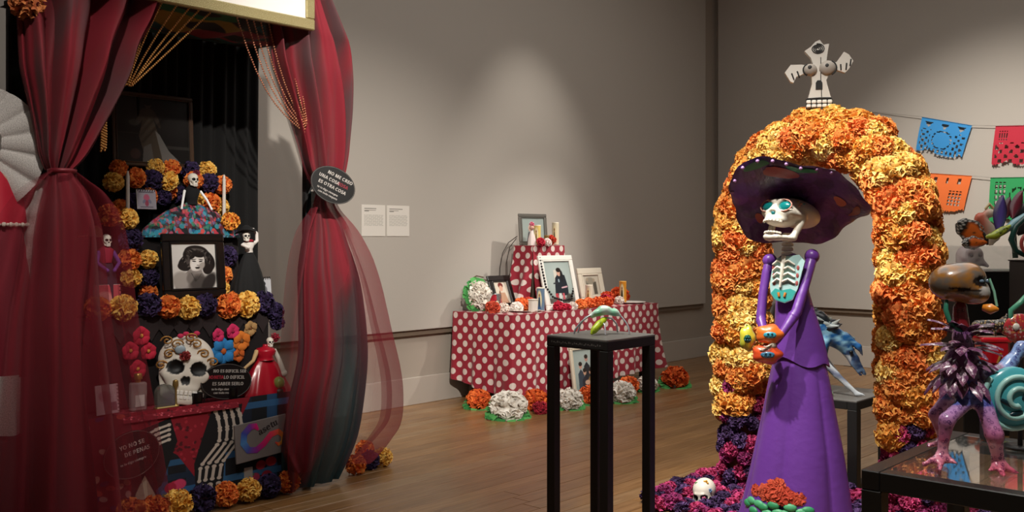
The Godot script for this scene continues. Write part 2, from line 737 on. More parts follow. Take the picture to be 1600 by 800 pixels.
func curtains() -> void:
	var cloth = M("ffffff", 0.85, {"vc": true, "alpha": 1.0, "back": "3a1414"})
	var red = lin("841a28")
	var dark = lin("4c3c3e")
	var teal = lin("10272a")
	var nz = streak(3)
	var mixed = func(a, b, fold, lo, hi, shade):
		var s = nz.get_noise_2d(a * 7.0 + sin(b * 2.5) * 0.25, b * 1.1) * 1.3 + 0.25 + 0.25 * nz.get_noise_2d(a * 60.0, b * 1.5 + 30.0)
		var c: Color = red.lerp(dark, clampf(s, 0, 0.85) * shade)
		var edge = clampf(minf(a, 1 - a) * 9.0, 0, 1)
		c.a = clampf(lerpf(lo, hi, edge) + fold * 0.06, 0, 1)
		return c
	# right bundle, tied at 1.77 m
	var RU = [[2.86, 3.10, 3.44], [2.66, 3.07, 3.53], [2.56, 3.08, 3.57], [2.42, 3.10, 3.59], [2.21, 3.18, 3.60], [2.00, 3.26, 3.59], [1.86, 3.31, 3.57], [1.76, 3.37, 3.54], [1.72, 3.39, 3.51]]
	var RS = [[1.73, 3.39, 3.51], [1.65, 3.37, 3.51], [1.51, 3.35, 3.61], [1.28, 3.31, 3.71], [1.07, 3.31, 3.76], [0.78, 3.31, 3.79], [0.53, 3.25, 3.77], [0.25, 3.20, 3.71], [0.02, 3.21, 3.58]]
	var RO = [[1.73, 3.38, 3.48], [1.63, 3.34, 3.51], [1.48, 3.24, 3.62], [1.22, 3.18, 3.74], [0.92, 3.15, 3.83], [0.61, 3.13, 3.92], [0.37, 3.13, 3.92], [0.26, 3.15, 3.83], [0.14, 3.21, 3.66]]
	var t = thing("tulle_curtain", "red and green tulle curtain gathered at the right post of the canopy altar", "curtain", Vector3.ZERO, 0, "tulle curtains of the canopy altar")
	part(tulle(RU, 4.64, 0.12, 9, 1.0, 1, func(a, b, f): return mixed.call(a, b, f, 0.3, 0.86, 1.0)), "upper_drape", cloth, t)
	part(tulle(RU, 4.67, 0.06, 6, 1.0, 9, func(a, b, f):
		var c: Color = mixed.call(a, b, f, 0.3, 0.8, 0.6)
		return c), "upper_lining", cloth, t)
	part(tulle(RS, 4.71, 0.05, 8, 0.5, 2, func(a, b, f):
		var c: Color = teal.lerp(lin("1c3a3d"), clampf(f * 0.5 + 0.4, 0, 1))
		c.a = 0.96
		return c), "green_layer", cloth, t)
	part(tulle(RS, 4.64, 0.11, 7, 0.45, 3, func(a, b, f):
		var c: Color = red.lerp(dark, clampf(nz.get_noise_2d(a * 12.0, b) + 0.15, 0, 0.6))
		# the red layer is swept to the left, so that the green one shows below on the right
		var line: float = interp([[1.1], [1.05], [0.80], [0.64], [0.50], [0.46], [0.46], [0.42], [0.22]], b)[0]
		c.a = 0.86 * clampf((line - a) * 9.0, 0, 1)
		return c), "red_layer", cloth, t)
	part(tulle(RO, 4.62, 0.14, 6, 1.0, 4, func(a, b, f):
		var c = red.lerp(lin("7d2a35"), 0.3)
		var mid = clampf(minf(a - 0.22, 0.64 - a) * 10.0, 0, 1)
		c.a = lerpf(clampf(0.40 + 0.14 * f, 0.28, 0.6), 0.05, mid)
		return c), "veil", cloth, t)
	var g = G.new()
	g.xf = Transform3D(Basis.IDENTITY, V(3.45, 1.735, 4.59))
	g.lathe([Vector2(0.055, -0.02), Vector2(0.07, -0.012), Vector2(0.072, 0.012), Vector2(0.055, 0.02)], 20)
	part(g, "tie", M("4a1119", 0.6), t)
	# left bundle
	var LU = [[2.80, 1.70, 2.44], [2.63, 1.72, 2.36], [2.52, 1.73, 2.32], [2.38, 1.74, 2.25], [2.23, 1.75, 2.21], [2.09, 1.78, 2.15], [1.95, 1.81, 2.08], [1.84, 1.83, 2.02], [1.77, 1.86, 1.96]]
	var LL = [[1.77, 1.86, 1.96], [1.72, 1.83, 1.99], [1.66, 1.80, 2.03], [1.52, 1.75, 2.08], [1.32, 1.72, 2.10], [1.09, 1.68, 2.12], [0.81, 1.65, 2.17], [0.54, 1.63, 2.22], [0.26, 1.61, 2.27], [0.02, 1.60, 2.30]]
	t = thing("tulle_curtain", "wide dark red tulle curtain tied at the left post of the canopy altar", "curtain", Vector3.ZERO, 0, "tulle curtains of the canopy altar")
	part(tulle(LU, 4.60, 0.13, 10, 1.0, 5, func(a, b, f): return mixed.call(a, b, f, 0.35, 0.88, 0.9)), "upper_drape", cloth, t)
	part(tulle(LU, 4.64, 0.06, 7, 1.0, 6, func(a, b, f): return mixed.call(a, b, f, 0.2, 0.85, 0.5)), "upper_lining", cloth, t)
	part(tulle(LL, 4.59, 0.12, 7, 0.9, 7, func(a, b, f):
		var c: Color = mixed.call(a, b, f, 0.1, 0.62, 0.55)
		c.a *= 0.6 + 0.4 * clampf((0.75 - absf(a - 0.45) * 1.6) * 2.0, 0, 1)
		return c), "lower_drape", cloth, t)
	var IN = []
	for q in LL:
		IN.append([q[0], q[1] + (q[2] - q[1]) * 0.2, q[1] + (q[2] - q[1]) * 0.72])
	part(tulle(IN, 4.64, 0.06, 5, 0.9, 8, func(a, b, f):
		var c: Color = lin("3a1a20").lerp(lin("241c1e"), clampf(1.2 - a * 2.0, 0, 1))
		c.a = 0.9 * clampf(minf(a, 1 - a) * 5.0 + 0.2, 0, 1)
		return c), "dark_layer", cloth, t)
	var OUT = []
	for k in LL.size():
		var q = LL[k]
		var e = 0.14 * sin(minf(1.0, k / 5.0) * PI * 0.5) if k > 0 else 0.0
		OUT.append([q[0], q[1] - e * 1.1, q[2] + e * 0.75])
	part(tulle(OUT, 4.57, 0.15, 6, 1.0, 10, func(a, b, f):
		var c = red
		c.a = clampf(0.24 + 0.12 * f, 0.06, 0.5)
		return c), "veil", cloth, t)
	g = G.new()
	g.xf = Transform3D(Basis.IDENTITY, V(1.91, 1.765, 4.57))
	g.lathe([Vector2(0.05, -0.012), Vector2(0.062, -0.008), Vector2(0.064, 0.008), Vector2(0.05, 0.012)], 20)
	part(g, "tie", M("6a1420", 0.5, {"metal": 0.3}), t)


func bead_string(parent: Node, pts: Array, m: Material, r := 0.0058) -> void:
	var cv = Curve3D.new()
	for q in pts:
		cv.add_point(q)
	var g = G.new()
	var L = cv.get_baked_length()
	var d = 0.0
	while d < L:
		g.ball(cv.sample_baked(d), Vector3.ONE * r, 6, 4)
		d += r * 2.3
	part(g, "bead_strand", m, parent)


func canopy() -> void:
	var t = thing("altar_canopy", "tall dark canopy frame with a flowered cloth roof over the left altar", "canopy")
	var black = M("0d0b0b", 0.8)
	for q in [[2.03, 4.755], [3.42, 4.78], [2.02, 5.475], [3.47, 5.475]]:
		var g = G.new()
		g.box(V(q[0], 1.36, q[1]), Vector3(0.04, 2.72, 0.04), 0.003)
		part(g, "post", black, t)
	for q in [[V(2.725, 2.70, 4.755), Vector3(1.43, 0.04, 0.04)], [V(2.74, 2.70, 5.475), Vector3(1.5, 0.04, 0.04)], [V(2.04, 2.70, 5.12), Vector3(0.04, 0.04, 0.68)], [V(3.45, 2.70, 5.12), Vector3(0.04, 0.04, 0.68)]]:
		var g = G.new()
		g.box(q[0], q[1], 0.003)
		part(g, "rail", black, t)
	var sh = []
	for q in [[0.2, 0.5, 0.3, 0.24, 20, "0f4550"], [0.55, 0.35, 0.24, 0.2, 40, "8a6d20"], [0.8, 0.6, 0.24, 0.25, 10, "7a1628"], [0.35, 0.8, 0.22, 0.14, -20, "6b1626"], [0.65, 0.8, 0.26, 0.12, 15, "144a52"], [0.1, 0.15, 0.2, 0.12, 0, "701525"], [0.9, 0.2, 0.16, 0.14, 0, "10404a"], [0.45, 0.1, 0.2, 0.09, 10, "1b5a3a"]]:
		sh.append(["e", q[0], q[1], q[2], q[3], q[4], 12.0, q[5]])
		sh.append(["e", q[0] + 0.03, q[1], q[2] * 0.45, q[3] * 0.4, q[4], 12.0, "17100f"])
	var g = G.new()
	g.grid(24, 24, func(a, b): return V(1.94 + a * 1.53, 2.665 - 0.05 * sin(a * PI) * sin(b * PI) - 0.012 * sin(a * 40.0) * sin(b * PI), 5.42 - b * 0.82))
	part(g, "cloth_roof", M("ffffff", 0.9, {"tex": paint(256, 192, "1c1012", sh)}), t)
	# velvet at the back
	g = G.new()
	g.grid(120, 10, func(a, b): return V(1.99 + a * 1.52, b * 2.67, 5.405 + 0.02 * sin(a * 120.0 + sin(b * 3.0)) + 0.012 * sin(a * 51.0)))
	tag(part(g, "black_drape", M("060505", 0.95)), "black velvet drape hanging behind the canopy altar", "drape")
	# sign with a glittering gold frame, hung on the front rail
	var glit = noise(0.35, 21, 256, 256, [[0.0, 0.35, 0.6, 1.0], ["5f5436", "8f8256", "b5a878", "f2e9c4"]], 2)
	t = thing("canopy_sign", "large white sign in a glittery gold frame atop the canopy altar", "sign", V(2.536, 2.935, 4.425))
	g = G.new()
	g.box(Vector3.ZERO, Vector3(1.24, 0.56, 0.02), 0.002)
	part(g, "board", M("e8e4df", 0.7), t)
	g = G.new()
	for s in [-1, 1]:
		g.box(Vector3(0, s * 0.31, 0.004), Vector3(1.34, 0.06, 0.04), 0.006)
		g.box(Vector3(s * 0.642, 0, 0.004), Vector3(0.056, 0.56, 0.04), 0.006)
	part(g, "gold_frame", M("ffffff", 0.45, {"tex": glit, "tri": Vector3(3, 3, 3), "metal": 0.5, "bump": glit, "depth": 0.3}), t)
	# strings of beads
	var gold = M("d9a25c", 0.35, {"metal": 0.5})
	var copper = M("b9785a", 0.3, {"metal": 0.6})
	t = thing("bead_curtain", "gold bead strings swept to the left red tulle curtain", "bead curtain", Vector3.ZERO, 0, "bead curtains under the canopy sign")
	var uL = [2.24, 2.31, 2.37, 2.44, 2.525, 2.60, 2.66, 2.73]
	for k in 8:
		var a = V(uL[k], 2.675, 4.62)
		var e = V(2.215 + k * 0.004, 2.205 - (k % 3) * 0.006, 4.585 - k * 0.003)
		var pts = []
		for i in 9:
			var f = i / 8.0
			pts.append(a.lerp(e, f) + Vector3(-0.05 * (uL[k] - 2.2) * 2.0 * sin(f * PI) if k > 2 else 0.0, -0.06 * sin(f * PI) * (0.2 + k * 0.1), 0))
		bead_string(t, pts, gold)
	for k in 5:
		var x = 2.115 + k * 0.006
		bead_string(t, [V(2.215, 2.20, 4.58), V(2.16, 2.12, 4.61), V(x, 2.05, 4.62), V(x + 0.002, 1.96, 4.62), V(x - 0.001, 1.87 + (k % 3) * 0.012, 4.62)], gold)
	t = thing("bead_curtain", "copper bead strings sagging to the right red tulle curtain", "bead curtain", Vector3.ZERO, 0, "bead curtains under the canopy sign")
	var uR = [2.81, 2.871, 2.915, 2.962, 3.015, 3.089, 3.143, 3.198]
	for k in 8:
		var a = V(uR[k], 2.69, 4.585)
		var e = V(3.268, 2.055 + k * 0.008, 4.585 - k * 0.003)
		var pts = []
		for i in 9:
			var f = i / 8.0
			var s = sin(f * PI)
			pts.append(a.lerp(e, f) + Vector3(-0.03 * s * (1.0 - k / 8.0), -0.1 * s * (1.0 - k / 12.0), 0))
		bead_string(t, pts, copper)


func speech_bubble(called_label: String, at: Vector3, yaw: float, w: float, h: float, tilt: float, tail: int, lines: Array) -> void:
	var t = thing("speech_bubble_sign", called_label, "sign", at, yaw, "black speech bubble signs")
	t.rotation.z = tilt
	var pts = []
	for k in 48:
		var a = TAU * k / 48
		pts.append(Vector2(cos(a) * w / 2, sin(a) * h / 2))
		if tail != 0 and k == (29 if tail < 0 else 42):
			pts.append(Vector2(tail * w * 0.40, -h * 0.60))
	var g = G.new()
	g.prism(pts, 0.005)
	part(g, "board", M("0c0b0b", 0.45), t)
	g = G.new()
	var ring = []
	for k in 65:
		var a = TAU * k / 64
		ring.append(Vector3(cos(a) * (w / 2 - 0.004), sin(a) * (h / 2 - 0.004), 0.0028))
	g.tube(ring, 0.0012, 4)
	part(g, "rim", M("6d6864", 0.5), t)
	for q in lines:
		words(q[0], q[1], t, M(q[2], 0.6), Vector3(q[3], q[4], 0.003))


func photo(called: String, label: String, group: String, w: float, h: float, border: float, fm: Material, tex: Texture2D, at: Vector3, yaw: float, lean: float, mount := 0.0, mountc := "e8e4dc") -> Node3D:
	# a framed print standing on its lower edge and leaning back
	var t = thing(called, label, "framed photo", at, yaw, group)
	t.rotation = Vector3(-lean, yaw, 0)
	var g = G.new()
	for s in [-1, 1]:
		g.box(Vector3(0, h / 2 + s * (h - border) / 2, 0), Vector3(w, border, 0.022), 0.005)
		g.box(Vector3(s * (w - border) / 2, h / 2, 0), Vector3(border, h - border * 2, 0.022), 0.005)
		g.box(Vector3(0, h / 2 + s * (h / 2 - border * 1.12), 0.004), Vector3(w - border * 2, border * 0.26, 0.016), 0.002)
		g.box(Vector3(s * (w / 2 - border * 1.12), h / 2, 0.004), Vector3(border * 0.26, h - border * 2, 0.016), 0.002)
	part(g, "frame", fm, t)
	if mount > 0:
		g = G.new()
		g.box(Vector3(0, h / 2, -0.002), Vector3(w - border * 2, h - border * 2, 0.004), 0.0)
		part(g, "mount", M(mountc, 0.8), t)
	g = G.new()
	var pw = w - border * 2 - mount * 2
	var ph = h - border * 2 - mount * 2
	g.grid(1, 1, func(a, b): return Vector3((a - 0.5) * pw, h / 2 + (b - 0.5) * ph, 0.001))
	part(g, "picture", M("ffffff", 0.35, {"tex": tex}), t)
	g = G.new()
	g.box(Vector3(0, h / 2, -0.009), Vector3(w - border * 0.6, h - border * 0.6, 0.004), 0.001)
	part(g, "backing", M("4a3c30", 0.9), t)
	return t


var skull_small: ArrayMesh

func skull_shape(gape: float) -> Array:
	var sh = [
		["e", Vector3(0, 0.14, -0.08), Vector3(0.40, 0.40, 0.47), 0, 0, 0.01],
		["e", Vector3(0, -0.10, 0.18), Vector3(0.31, 0.30, 0.27), 0, 0, 0.12],
		["c", Vector3(0.30, -0.08, 0.05), Vector3(0.24, -0.11, 0.28), 0.07, 0.085, 0.06],
		["c", Vector3(-0.30, -0.08, 0.05), Vector3(-0.24, -0.11, 0.28), 0.07, 0.085, 0.06],
		["e", Vector3(0, -0.32, 0.30), Vector3(0.20, 0.11, 0.16), 0, 0, 0.06],
		["c", Vector3(-0.14, 0.13, 0.36), Vector3(0.14, 0.13, 0.36), 0.06, 0.06, 0.05],
	]
	var jy = -0.50 - gape
	var jz = 0.36 - gape * 0.35
	for s in [-1, 1]:
		sh.append(["c", Vector3(s * 0.30, -0.16, 0.0), Vector3(s * 0.24, jy + 0.08, 0.10 - gape * 0.1), 0.06, 0.06, 0.05])
		sh.append(["c", Vector3(s * 0.24, jy + 0.08, 0.10 - gape * 0.1), Vector3(s * 0.09, jy, jz), 0.06, 0.065, 0.05])
	sh.append(["c", Vector3(-0.09, jy, jz), Vector3(0.09, jy, jz), 0.075, 0.075, 0.05])
	if gape > 0.05:
		sh.append(["E", Vector3(0, -0.44 - gape * 0.45, 0.30), Vector3(0.18, 0.05 + gape * 0.42, 0.28), 0, 0, 0.03])
	sh.append(["E", Vector3(-0.165, 0.01, 0.44), Vector3(0.115, 0.11, 0.17), 0, 0, 0.03])
	sh.append(["E", Vector3(0.165, 0.01, 0.44), Vector3(0.115, 0.11, 0.17), 0, 0, 0.03])
	sh.append(["E", Vector3(-0.03, -0.19, 0.47), Vector3(0.035, 0.075, 0.09), 0, 0, 0.02])
	sh.append(["E", Vector3(0.03, -0.19, 0.47), Vector3(0.035, 0.075, 0.09), 0, 0, 0.02])
	return sh


# front teeth as small rounded blocks set along the dental arch
func teeth(g: G, y: float, s: float, wide := 0.19, deep := 0.15, z0 := 0.31) -> void:
	for k in 8:
		var a = (k - 3.5) / 3.5 * 1.15
		g.xf = Transform3D(Basis(Vector3.UP, a), Vector3(sin(a) * wide, y, z0 + cos(a) * deep))
		g.box(Vector3.ZERO, Vector3(0.047, s, 0.03), 0.012)
	g.xf = Transform3D()


func small_skull() -> ArrayMesh:
	if skull_small == null:
		var g = G.new()
		nets(g, skull_shape(0.0), Vector3(-0.46, -0.62, -0.60), Vector3(0.46, 0.60, 0.56), 0.026, func(q: Vector3):
			var dark = Vector2((absf(q.x) - 0.165) / 0.125, (q.y - 0.01) / 0.12).length() < 1.0 and q.z > 0.2
			dark = dark or (Vector2((absf(q.x) - 0.028) / 0.038, (q.y + 0.19) / 0.075).length() < 1.0 and q.z > 0.3)
			return lin("12100f") if dark else lin("e9e2d4"))
		g.col = lin("f2eee6")
		teeth(g, -0.385, 0.07)
		teeth(g, -0.46, 0.06, 0.18, 0.14)
		g.col = Color.WHITE
		skull_small = g.mesh()
	return skull_small


var bonepaint: StandardMaterial3D

func head(parent: Node, at: Vector3, size: float, rot := Vector3.ZERO, called := "skull") -> MeshInstance3D:
	var o = node(small_skull(), called, bonepaint, parent, at)
	o.scale = Vector3.ONE * size
	o.rotation = rot
	return o


func blob_print(w: int, h: int, bg: String, cols: Array, count: int, rmin: float, rmax: float, seed_: int) -> ImageTexture:
	var r = RandomNumberGenerator.new()
	r.seed = seed_
	var sh = []
	for k in count:
		var rr = r.randf_range(rmin, rmax)
		sh.append(["e", r.randf(), r.randf(), rr, rr * r.randf_range(0.5, 1.0) * w / h, r.randf() * 180, 8.0, cols[r.randi() % cols.size()]])
	return paint(w, h, bg, sh, true)


func skirt_part(parent: Node, prof: Array, flat: float, folds: int, amp: float, m: Material, at := Vector3.ZERO, called := "skirt") -> MeshInstance3D:
	var g = G.new()
	g.xf = Transform3D(Basis.from_scale(Vector3(1, 1, flat)), Vector3.ZERO)
	var top: float = prof[-1].y
	var bot: float = prof[0].y
	g.lathe(prof, 72, func(r, a, y): return Vector2(r * (1.0 + amp * sin(a * folds + y * 9.0) * clampf((top - y) / (top - bot), 0, 1)), y))
	return part(g, called, m, parent, at)


func limb(parent: Node, pts: Array, r: Array, m: Material, called := "arm") -> void:
	var g = G.new()
	g.tube(pts, r, 8)
	g.ball(pts[-1], Vector3.ONE * r[-1] * 1.25, 8, 6)
	part(g, called, m, parent)


func hand_bones(parent: Node, at: Vector3, dir: Vector3, side: Vector3, size: float, m: Material, curl := 0.4) -> void:
	# palm, four unequal fingers and a thumb
	var g = G.new()
	var d = dir.normalized()
	var s = side.normalized()
	var n = d.cross(s)
	g.ball(at + d * size * 0.25, Vector3.ONE * size * 0.24, 8, 6)
	for k in 4:
		var l: float = size * [0.62, 0.74, 0.70, 0.54][k]
		var p0 = at + d * size * 0.36 + s * (k - 1.5) * size * 0.13
		var p1 = p0 + d * l * 0.5 + n * l * 0.1 * curl
		var p2 = p1 + (d * cos(curl) + n * sin(curl)) * l * 0.3
		var p3 = p2 + (d * cos(curl * 2.2) + n * sin(curl * 2.2)) * l * 0.24
		g.tube([p0, p1, p2, p3], [size * 0.058, size * 0.054, size * 0.05, size * 0.036], 6)
	var q = at + d * size * 0.15 + s * -size * 0.2
	g.tube([q, q + (d - s * 0.9).normalized() * size * 0.26, q + (d * 1.4 - s * 0.7 + n * curl).normalized() * size * 0.45], [size * 0.07, size * 0.06, size * 0.045], 6)
	part(g, "hand", m, parent)


func daisy(label: String, at: Vector3, r: float, n: int, petal: String, centre: String, yaw: float, pitch: float, group := "") -> Node3D:
	var t = thing("fabric_flower", label, "flower", at, yaw, group)
	t.rotation.x = pitch
	var pm = M(petal, 0.9)
	for k in n:
		var g = G.new()
		g.xf = Transform3D(Basis(Vector3(0, 0, 1), TAU * k / n), Vector3.ZERO)
		g.grid(4, 5, func(a, b):
			var l = 0.2 + 0.8 * b
			var w = sin(clampf(b * 0.85 + 0.1, 0, 1) * PI) * PI / n * 0.95
			return Vector3((a - 0.5) * 2.0 * w * r, l * r, (0.12 * sin(b * PI) - 0.10 * pow(absf(a - 0.5) * 2.0, 2.0)) * r + (k % 2) * 0.01))
		part(g, "petal", pm, t)
	var g = G.new()
	g.ball(Vector3(0, 0, 0.05 * r), Vector3(0.22, 0.22, 0.14) * r, 10, 6)
	part(g, "flower_centre", M(centre, 0.8), t)
	return t


func notebook(label: String, at: Vector3, yaw: float, w: float, h: float, tex: Texture2D, top_rings := true) -> void:
	var t = thing("spiral_card", label, "card", at, yaw, "")
	t.rotation.x = -0.12
	var g = G.new()
	g.box(Vector3(0, h / 2, 0), Vector3(w, h, 0.006), 0.001)
	part(g, "card_block", M("cfcac4", 0.8), t)
	g = G.new()
	g.grid(1, 1, func(a, b): return Vector3((a - 0.5) * w * 0.98, h / 2 + (b - 0.5) * h * 0.98, 0.0034))
	part(g, "printed_page", M("ffffff", 0.7, {"tex": tex}), t)
	for k in 8:
		g = G.new()
		var pts = []
		for i in 9:
			var a = TAU * i / 8
			if top_rings:
				pts.append(Vector3((k - 3.5) / 8.0 * w, h + sin(a) * 0.009, cos(a) * 0.008))
			else:
				pts.append(Vector3(w / 2 + sin(a) * 0.009, h / 2 + (k - 3.5) / 8.0 * h, cos(a) * 0.008))
		g.tube(pts, 0.0022, 5)
		part(g, "ring", M("1b1919", 0.4), t)


func vase(t: Node, prof: Array, called: String, m: Material, seg := 20) -> void:
	var g = G.new()
	g.lathe(prof, seg)
	part(g, called, m, t)


func garland(label: String, list: Array, seed0: int) -> void:
	var t = thing("flower_garland", label, "garland")
	var g = G.new()
	var pts = []
	for q in list:
		pts.append(V(q[1], q[2], q[3] + q[4] * 0.4))
	g.tube(pts, 0.008, 6)
	part(g, "cord", M("3b2a20", 0.9), t)
	var k = 0
	for q in list:
		k += 1
		bloom(pom(seed0 + k % 3, FC[q[0]][0], FC[q[0]][1], 90, 0.5), V(q[1], q[2], q[3]), q[4], Vector3(-0.35, 0.25, 1), t)


func altar_tiers() -> void:
	var t = thing("stepped_altar", "three-step altar stand draped in black cloth under the canopy", "altar")
	var cloth = M("171011", 0.95, {"sheen": 0.2})
	var boxes = [[2.63, 0.0, 0.545, 4.80, 5.36, 1.34], [2.65, 0.545, 1.03, 5.00, 5.36, 1.32], [2.72, 1.03, 1.46, 5.20, 5.36, 1.02]]
	for q in boxes:
		var g = G.new()
		g.box(V(q[0], (q[1] + q[2]) / 2, (q[3] + q[4]) / 2), Vector3(q[5], q[2] - q[1], q[4] - q[3]), 0.012)
		part(g, "tier", cloth, t)
	# scalloped lace hanging over the second step
	var g = G.new()
	for k in 15:
		var u = 2.02 + k * 0.087
		var pts = [Vector2(-0.043, 0.0), Vector2(0.043, 0.0), Vector2(0.043, -0.07), Vector2(0.02, -0.10), Vector2(0, -0.135), Vector2(-0.02, -0.10), Vector2(-0.043, -0.07)]
		g.xf = Transform3D(Basis.IDENTITY, V(u + 0.02, 1.03, 4.993))
		g.prism(pts, 0.004)
	part(g, "lace_edge", M("2c2223", 0.95), t)


func altar_front_cloth() -> void:
	var S = []
	# blue plaid ground
	S.append(["r", 0.28, 0.0, 0.72, 1.0, "15161c"])
	for k in 5:
		S.append(["r", 0.38 + k * 0.125, 0.0, 0.05, 1.0, ["274a70", "1f2a3f", "35618c", "1a2233", "24466b"][k]])
	for k in 4:
		S.append(["r", 0.62, 0.06 + k * 0.24, 0.38, 0.07, ["2f5d8a", "14161f", "27507a", "3a6a95"][k]])
	for k in 3:
		S.append(["r", 0.40, 0.52 + k * 0.14, 0.22, 0.06, ["2b587f", "1a2a40", "2f6090"][k]])
	# red lace point
	S.append(["p", [[0.28, 0.0], [0.80, 0.0], [0.76, 0.18], [0.60, 0.42], [0.54, 0.72], [0.47, 0.48], [0.36, 0.3], [0.28, 0.16]], "8f1526"])
	var r = RandomNumberGenerator.new()
	r.seed = 5
	for k in 170:
		var x = r.randf_range(0.29, 0.78)
		var y = r.randf_range(0.0, 0.55)
		if absf(x - 0.54) < 0.25 - y * 0.36:
			S.append(["e", x, y, 0.008, 0.012, r.randf() * 180, 4.0, "54101b" if k % 3 else "b0283a"])
	# dark leggings printed with bones
	S.append(["p", [[0.28, 0.2], [0.44, 0.1], [0.47, 0.34], [0.4, 0.75], [0.28, 0.9]], "131113"])
	S.append(["p", [[0.62, 0.08], [0.76, 0.06], [0.74, 0.4], [0.68, 0.55], [0.66, 0.98], [0.55, 0.98], [0.54, 0.6]], "141216"])
	var bone = "cfc2b4"
	var bones = func(pts: Array, rad: float) -> void:
		# a row of bones with dark gaps between them and knobbed ends
		for k in pts.size() - 1:
			var p: Vector2 = pts[k].lerp(pts[k + 1], 0.11)
			var q: Vector2 = pts[k].lerp(pts[k + 1], 0.89)
			S.append(["l", p.x, p.y, q.x, q.y, rad * 0.8, bone])
			for e in [p, q]:
				S.append(["e", e.x, e.y, rad * 1.1, rad * 2.0, 0, 6.0, bone])
	for k in 4:
		var o = k * 0.062
		bones.call([Vector2(0.285, 0.36 + o), Vector2(0.335, 0.24 + o * 0.85), Vector2(0.385, 0.19 + o * 0.8), Vector2(0.44, 0.165 + o * 0.78)], 0.0085)
	for k in 4:
		var o = k * 0.034
		var top = 0.05 + 0.035 * absf(k - 1.4)
		bones.call([Vector2(0.635 + o, top), Vector2(0.648 + o, 0.17), Vector2(0.656 + o, 0.29), Vector2(0.652 + o, 0.42), Vector2(0.57 + o * 0.9, 0.64), Vector2(0.563 + o * 0.85, 0.80)], 0.0095)
	for k in 3:
		bones.call([Vector2(0.575 + k * 0.036, 0.82), Vector2(0.60 + k * 0.03, 0.99)], 0.011)
	# embroidered flowers and light patches
	S.append(["p", [[0.30, 0.78], [0.335, 0.62], [0.40, 0.95], [0.36, 0.98], [0.28, 0.95]], "b9a995"])
	for q in [[0.46, 0.78, "c22a46"], [0.48, 0.77, "d8406a"], [0.44, 0.79, "b02040"], [0.85, 0.74, "b2283a"], [0.82, 0.86, "c23a5c"], [0.88, 0.86, "a8243a"], [0.9, 0.72, "c8303c"]]:
		S.append(["e", q[0], q[1], 0.026, 0.05, 20, 5.0, q[2]])
	for q in [[0.43, 0.87], [0.50, 0.88], [0.86, 0.92], [0.79, 0.8]]:
		S.append(["e", q[0], q[1], 0.03, 0.018, 30, 5.0, "5f7a4e"])
	S.append(["r", 0.77, 0.74, 0.04, 0.18, "b5aca2"])
	S.append(["r", 0.0, 0.0, 0.28, 1.0, "6a1620"])
	for k in 40:
		S.append(["e", r.randf_range(0.0, 0.27), r.randf(), 0.018, 0.024, r.randf() * 180, 5.0, ["b58a84", "7e2a30", "c04a3a", "3a2a5a", "d09a8a"][k % 5]])
	var g = G.new()
	g.grid(60, 14, func(a, b): return V(1.97 + a * 1.34, 0.03 + b * 0.535, 4.782 + 0.006 * sin(a * 45.0) * (1.0 - b)))
	tag(part(g, "printed_cloth", M("ffffff", 0.9, {"tex": paint(640, 320, "6a1620", S)}), null), "dark cloth printed with bony hands hung on the front of the canopy altar", "cloth")
	# lace runner on top of the first step
	var lace = blob_print(128, 128, "7d1424", ["a82838", "5a0e1a", "c05560"], 60, 0.02, 0.05, 4)
	g = G.new()
	g.grid(40, 8, func(a, b): return V(2.3 + a * 0.66, 0.552 - (maxf(0, 0.35 - b) * 0.1), 4.77 + minf(b, 0.35) * 0.03 + maxf(0, b - 0.35) * 0.3))
	tag(part(g, "lace_runner", M("ffffff", 0.95, {"tex": lace, "uv": Vector3(4, 1, 1)}), null), "red lace runner over the edge of the lowest altar step", "runner")
	# grey plaque with a looping ribbon emblem
	var t = thing("emblem_plaque", "grey plaque with a rainbow ribbon loop hung on the canopy altar's front", "plaque", V(3.08, 0.33, 4.735), 0.0)
	t.rotation.z = 0.07
	g = G.new()
	g.box(Vector3.ZERO, Vector3(0.335, 0.215, 0.012), 0.002)
	part(g, "board", M("77716f", 0.7), t)
	var curve = [Vector2(-0.02, 0.055), Vector2(-0.035, 0.08), Vector2(-0.07, 0.082), Vector2(-0.11, 0.05), Vector2(-0.118, 0.0), Vector2(-0.09, -0.045), Vector2(-0.04, -0.055), Vector2(0.01, -0.03), Vector2(0.06, 0.012), Vector2(0.11, 0.018), Vector2(0.14, -0.012), Vector2(0.135, -0.045), Vector2(0.105, -0.055), Vector2(0.085, -0.038)]
	var wid = [0.006, 0.016, 0.02, 0.021, 0.021, 0.019, 0.018, 0.018, 0.018, 0.016, 0.014, 0.013, 0.010, 0.004]
	var ramp = ["d41f7a", "d41f7a", "7a3a9a", "3a4aa8", "4a86c0", "4450a8", "8a2a90", "d01f70", "e03a5a", "e85a3a", "f09a30", "f5c040", "ea6a30", "d83a4a"]
	g = G.new()
	var n = curve.size()
	var left = []
	for k in n:
		var d: Vector2 = (curve[mini(k + 1, n - 1)] - curve[maxi(k - 1, 0)]).normalized().orthogonal() * wid[k]
		g.col = lin(ramp[k])
		left.append([g.p(Vector3(curve[k].x + d.x, curve[k].y + d.y, 0.008)), g.p(Vector3(curve[k].x, curve[k].y, 0.0095)), g.p(Vector3(curve[k].x - d.x, curve[k].y - d.y, 0.008))])
	for k in n - 1:
		for i in 2:
			g.quad(left[k][i], left[k][i + 1], left[k + 1][i + 1], left[k + 1][i])
	part(g, "ribbon_emblem", M("ffffff", 0.5, {"vc": true}), t)
	words("asetu", 0.05, t, M("262022", 0.6), Vector3(0.045, 0.058, 0.0068), 0.3, true)


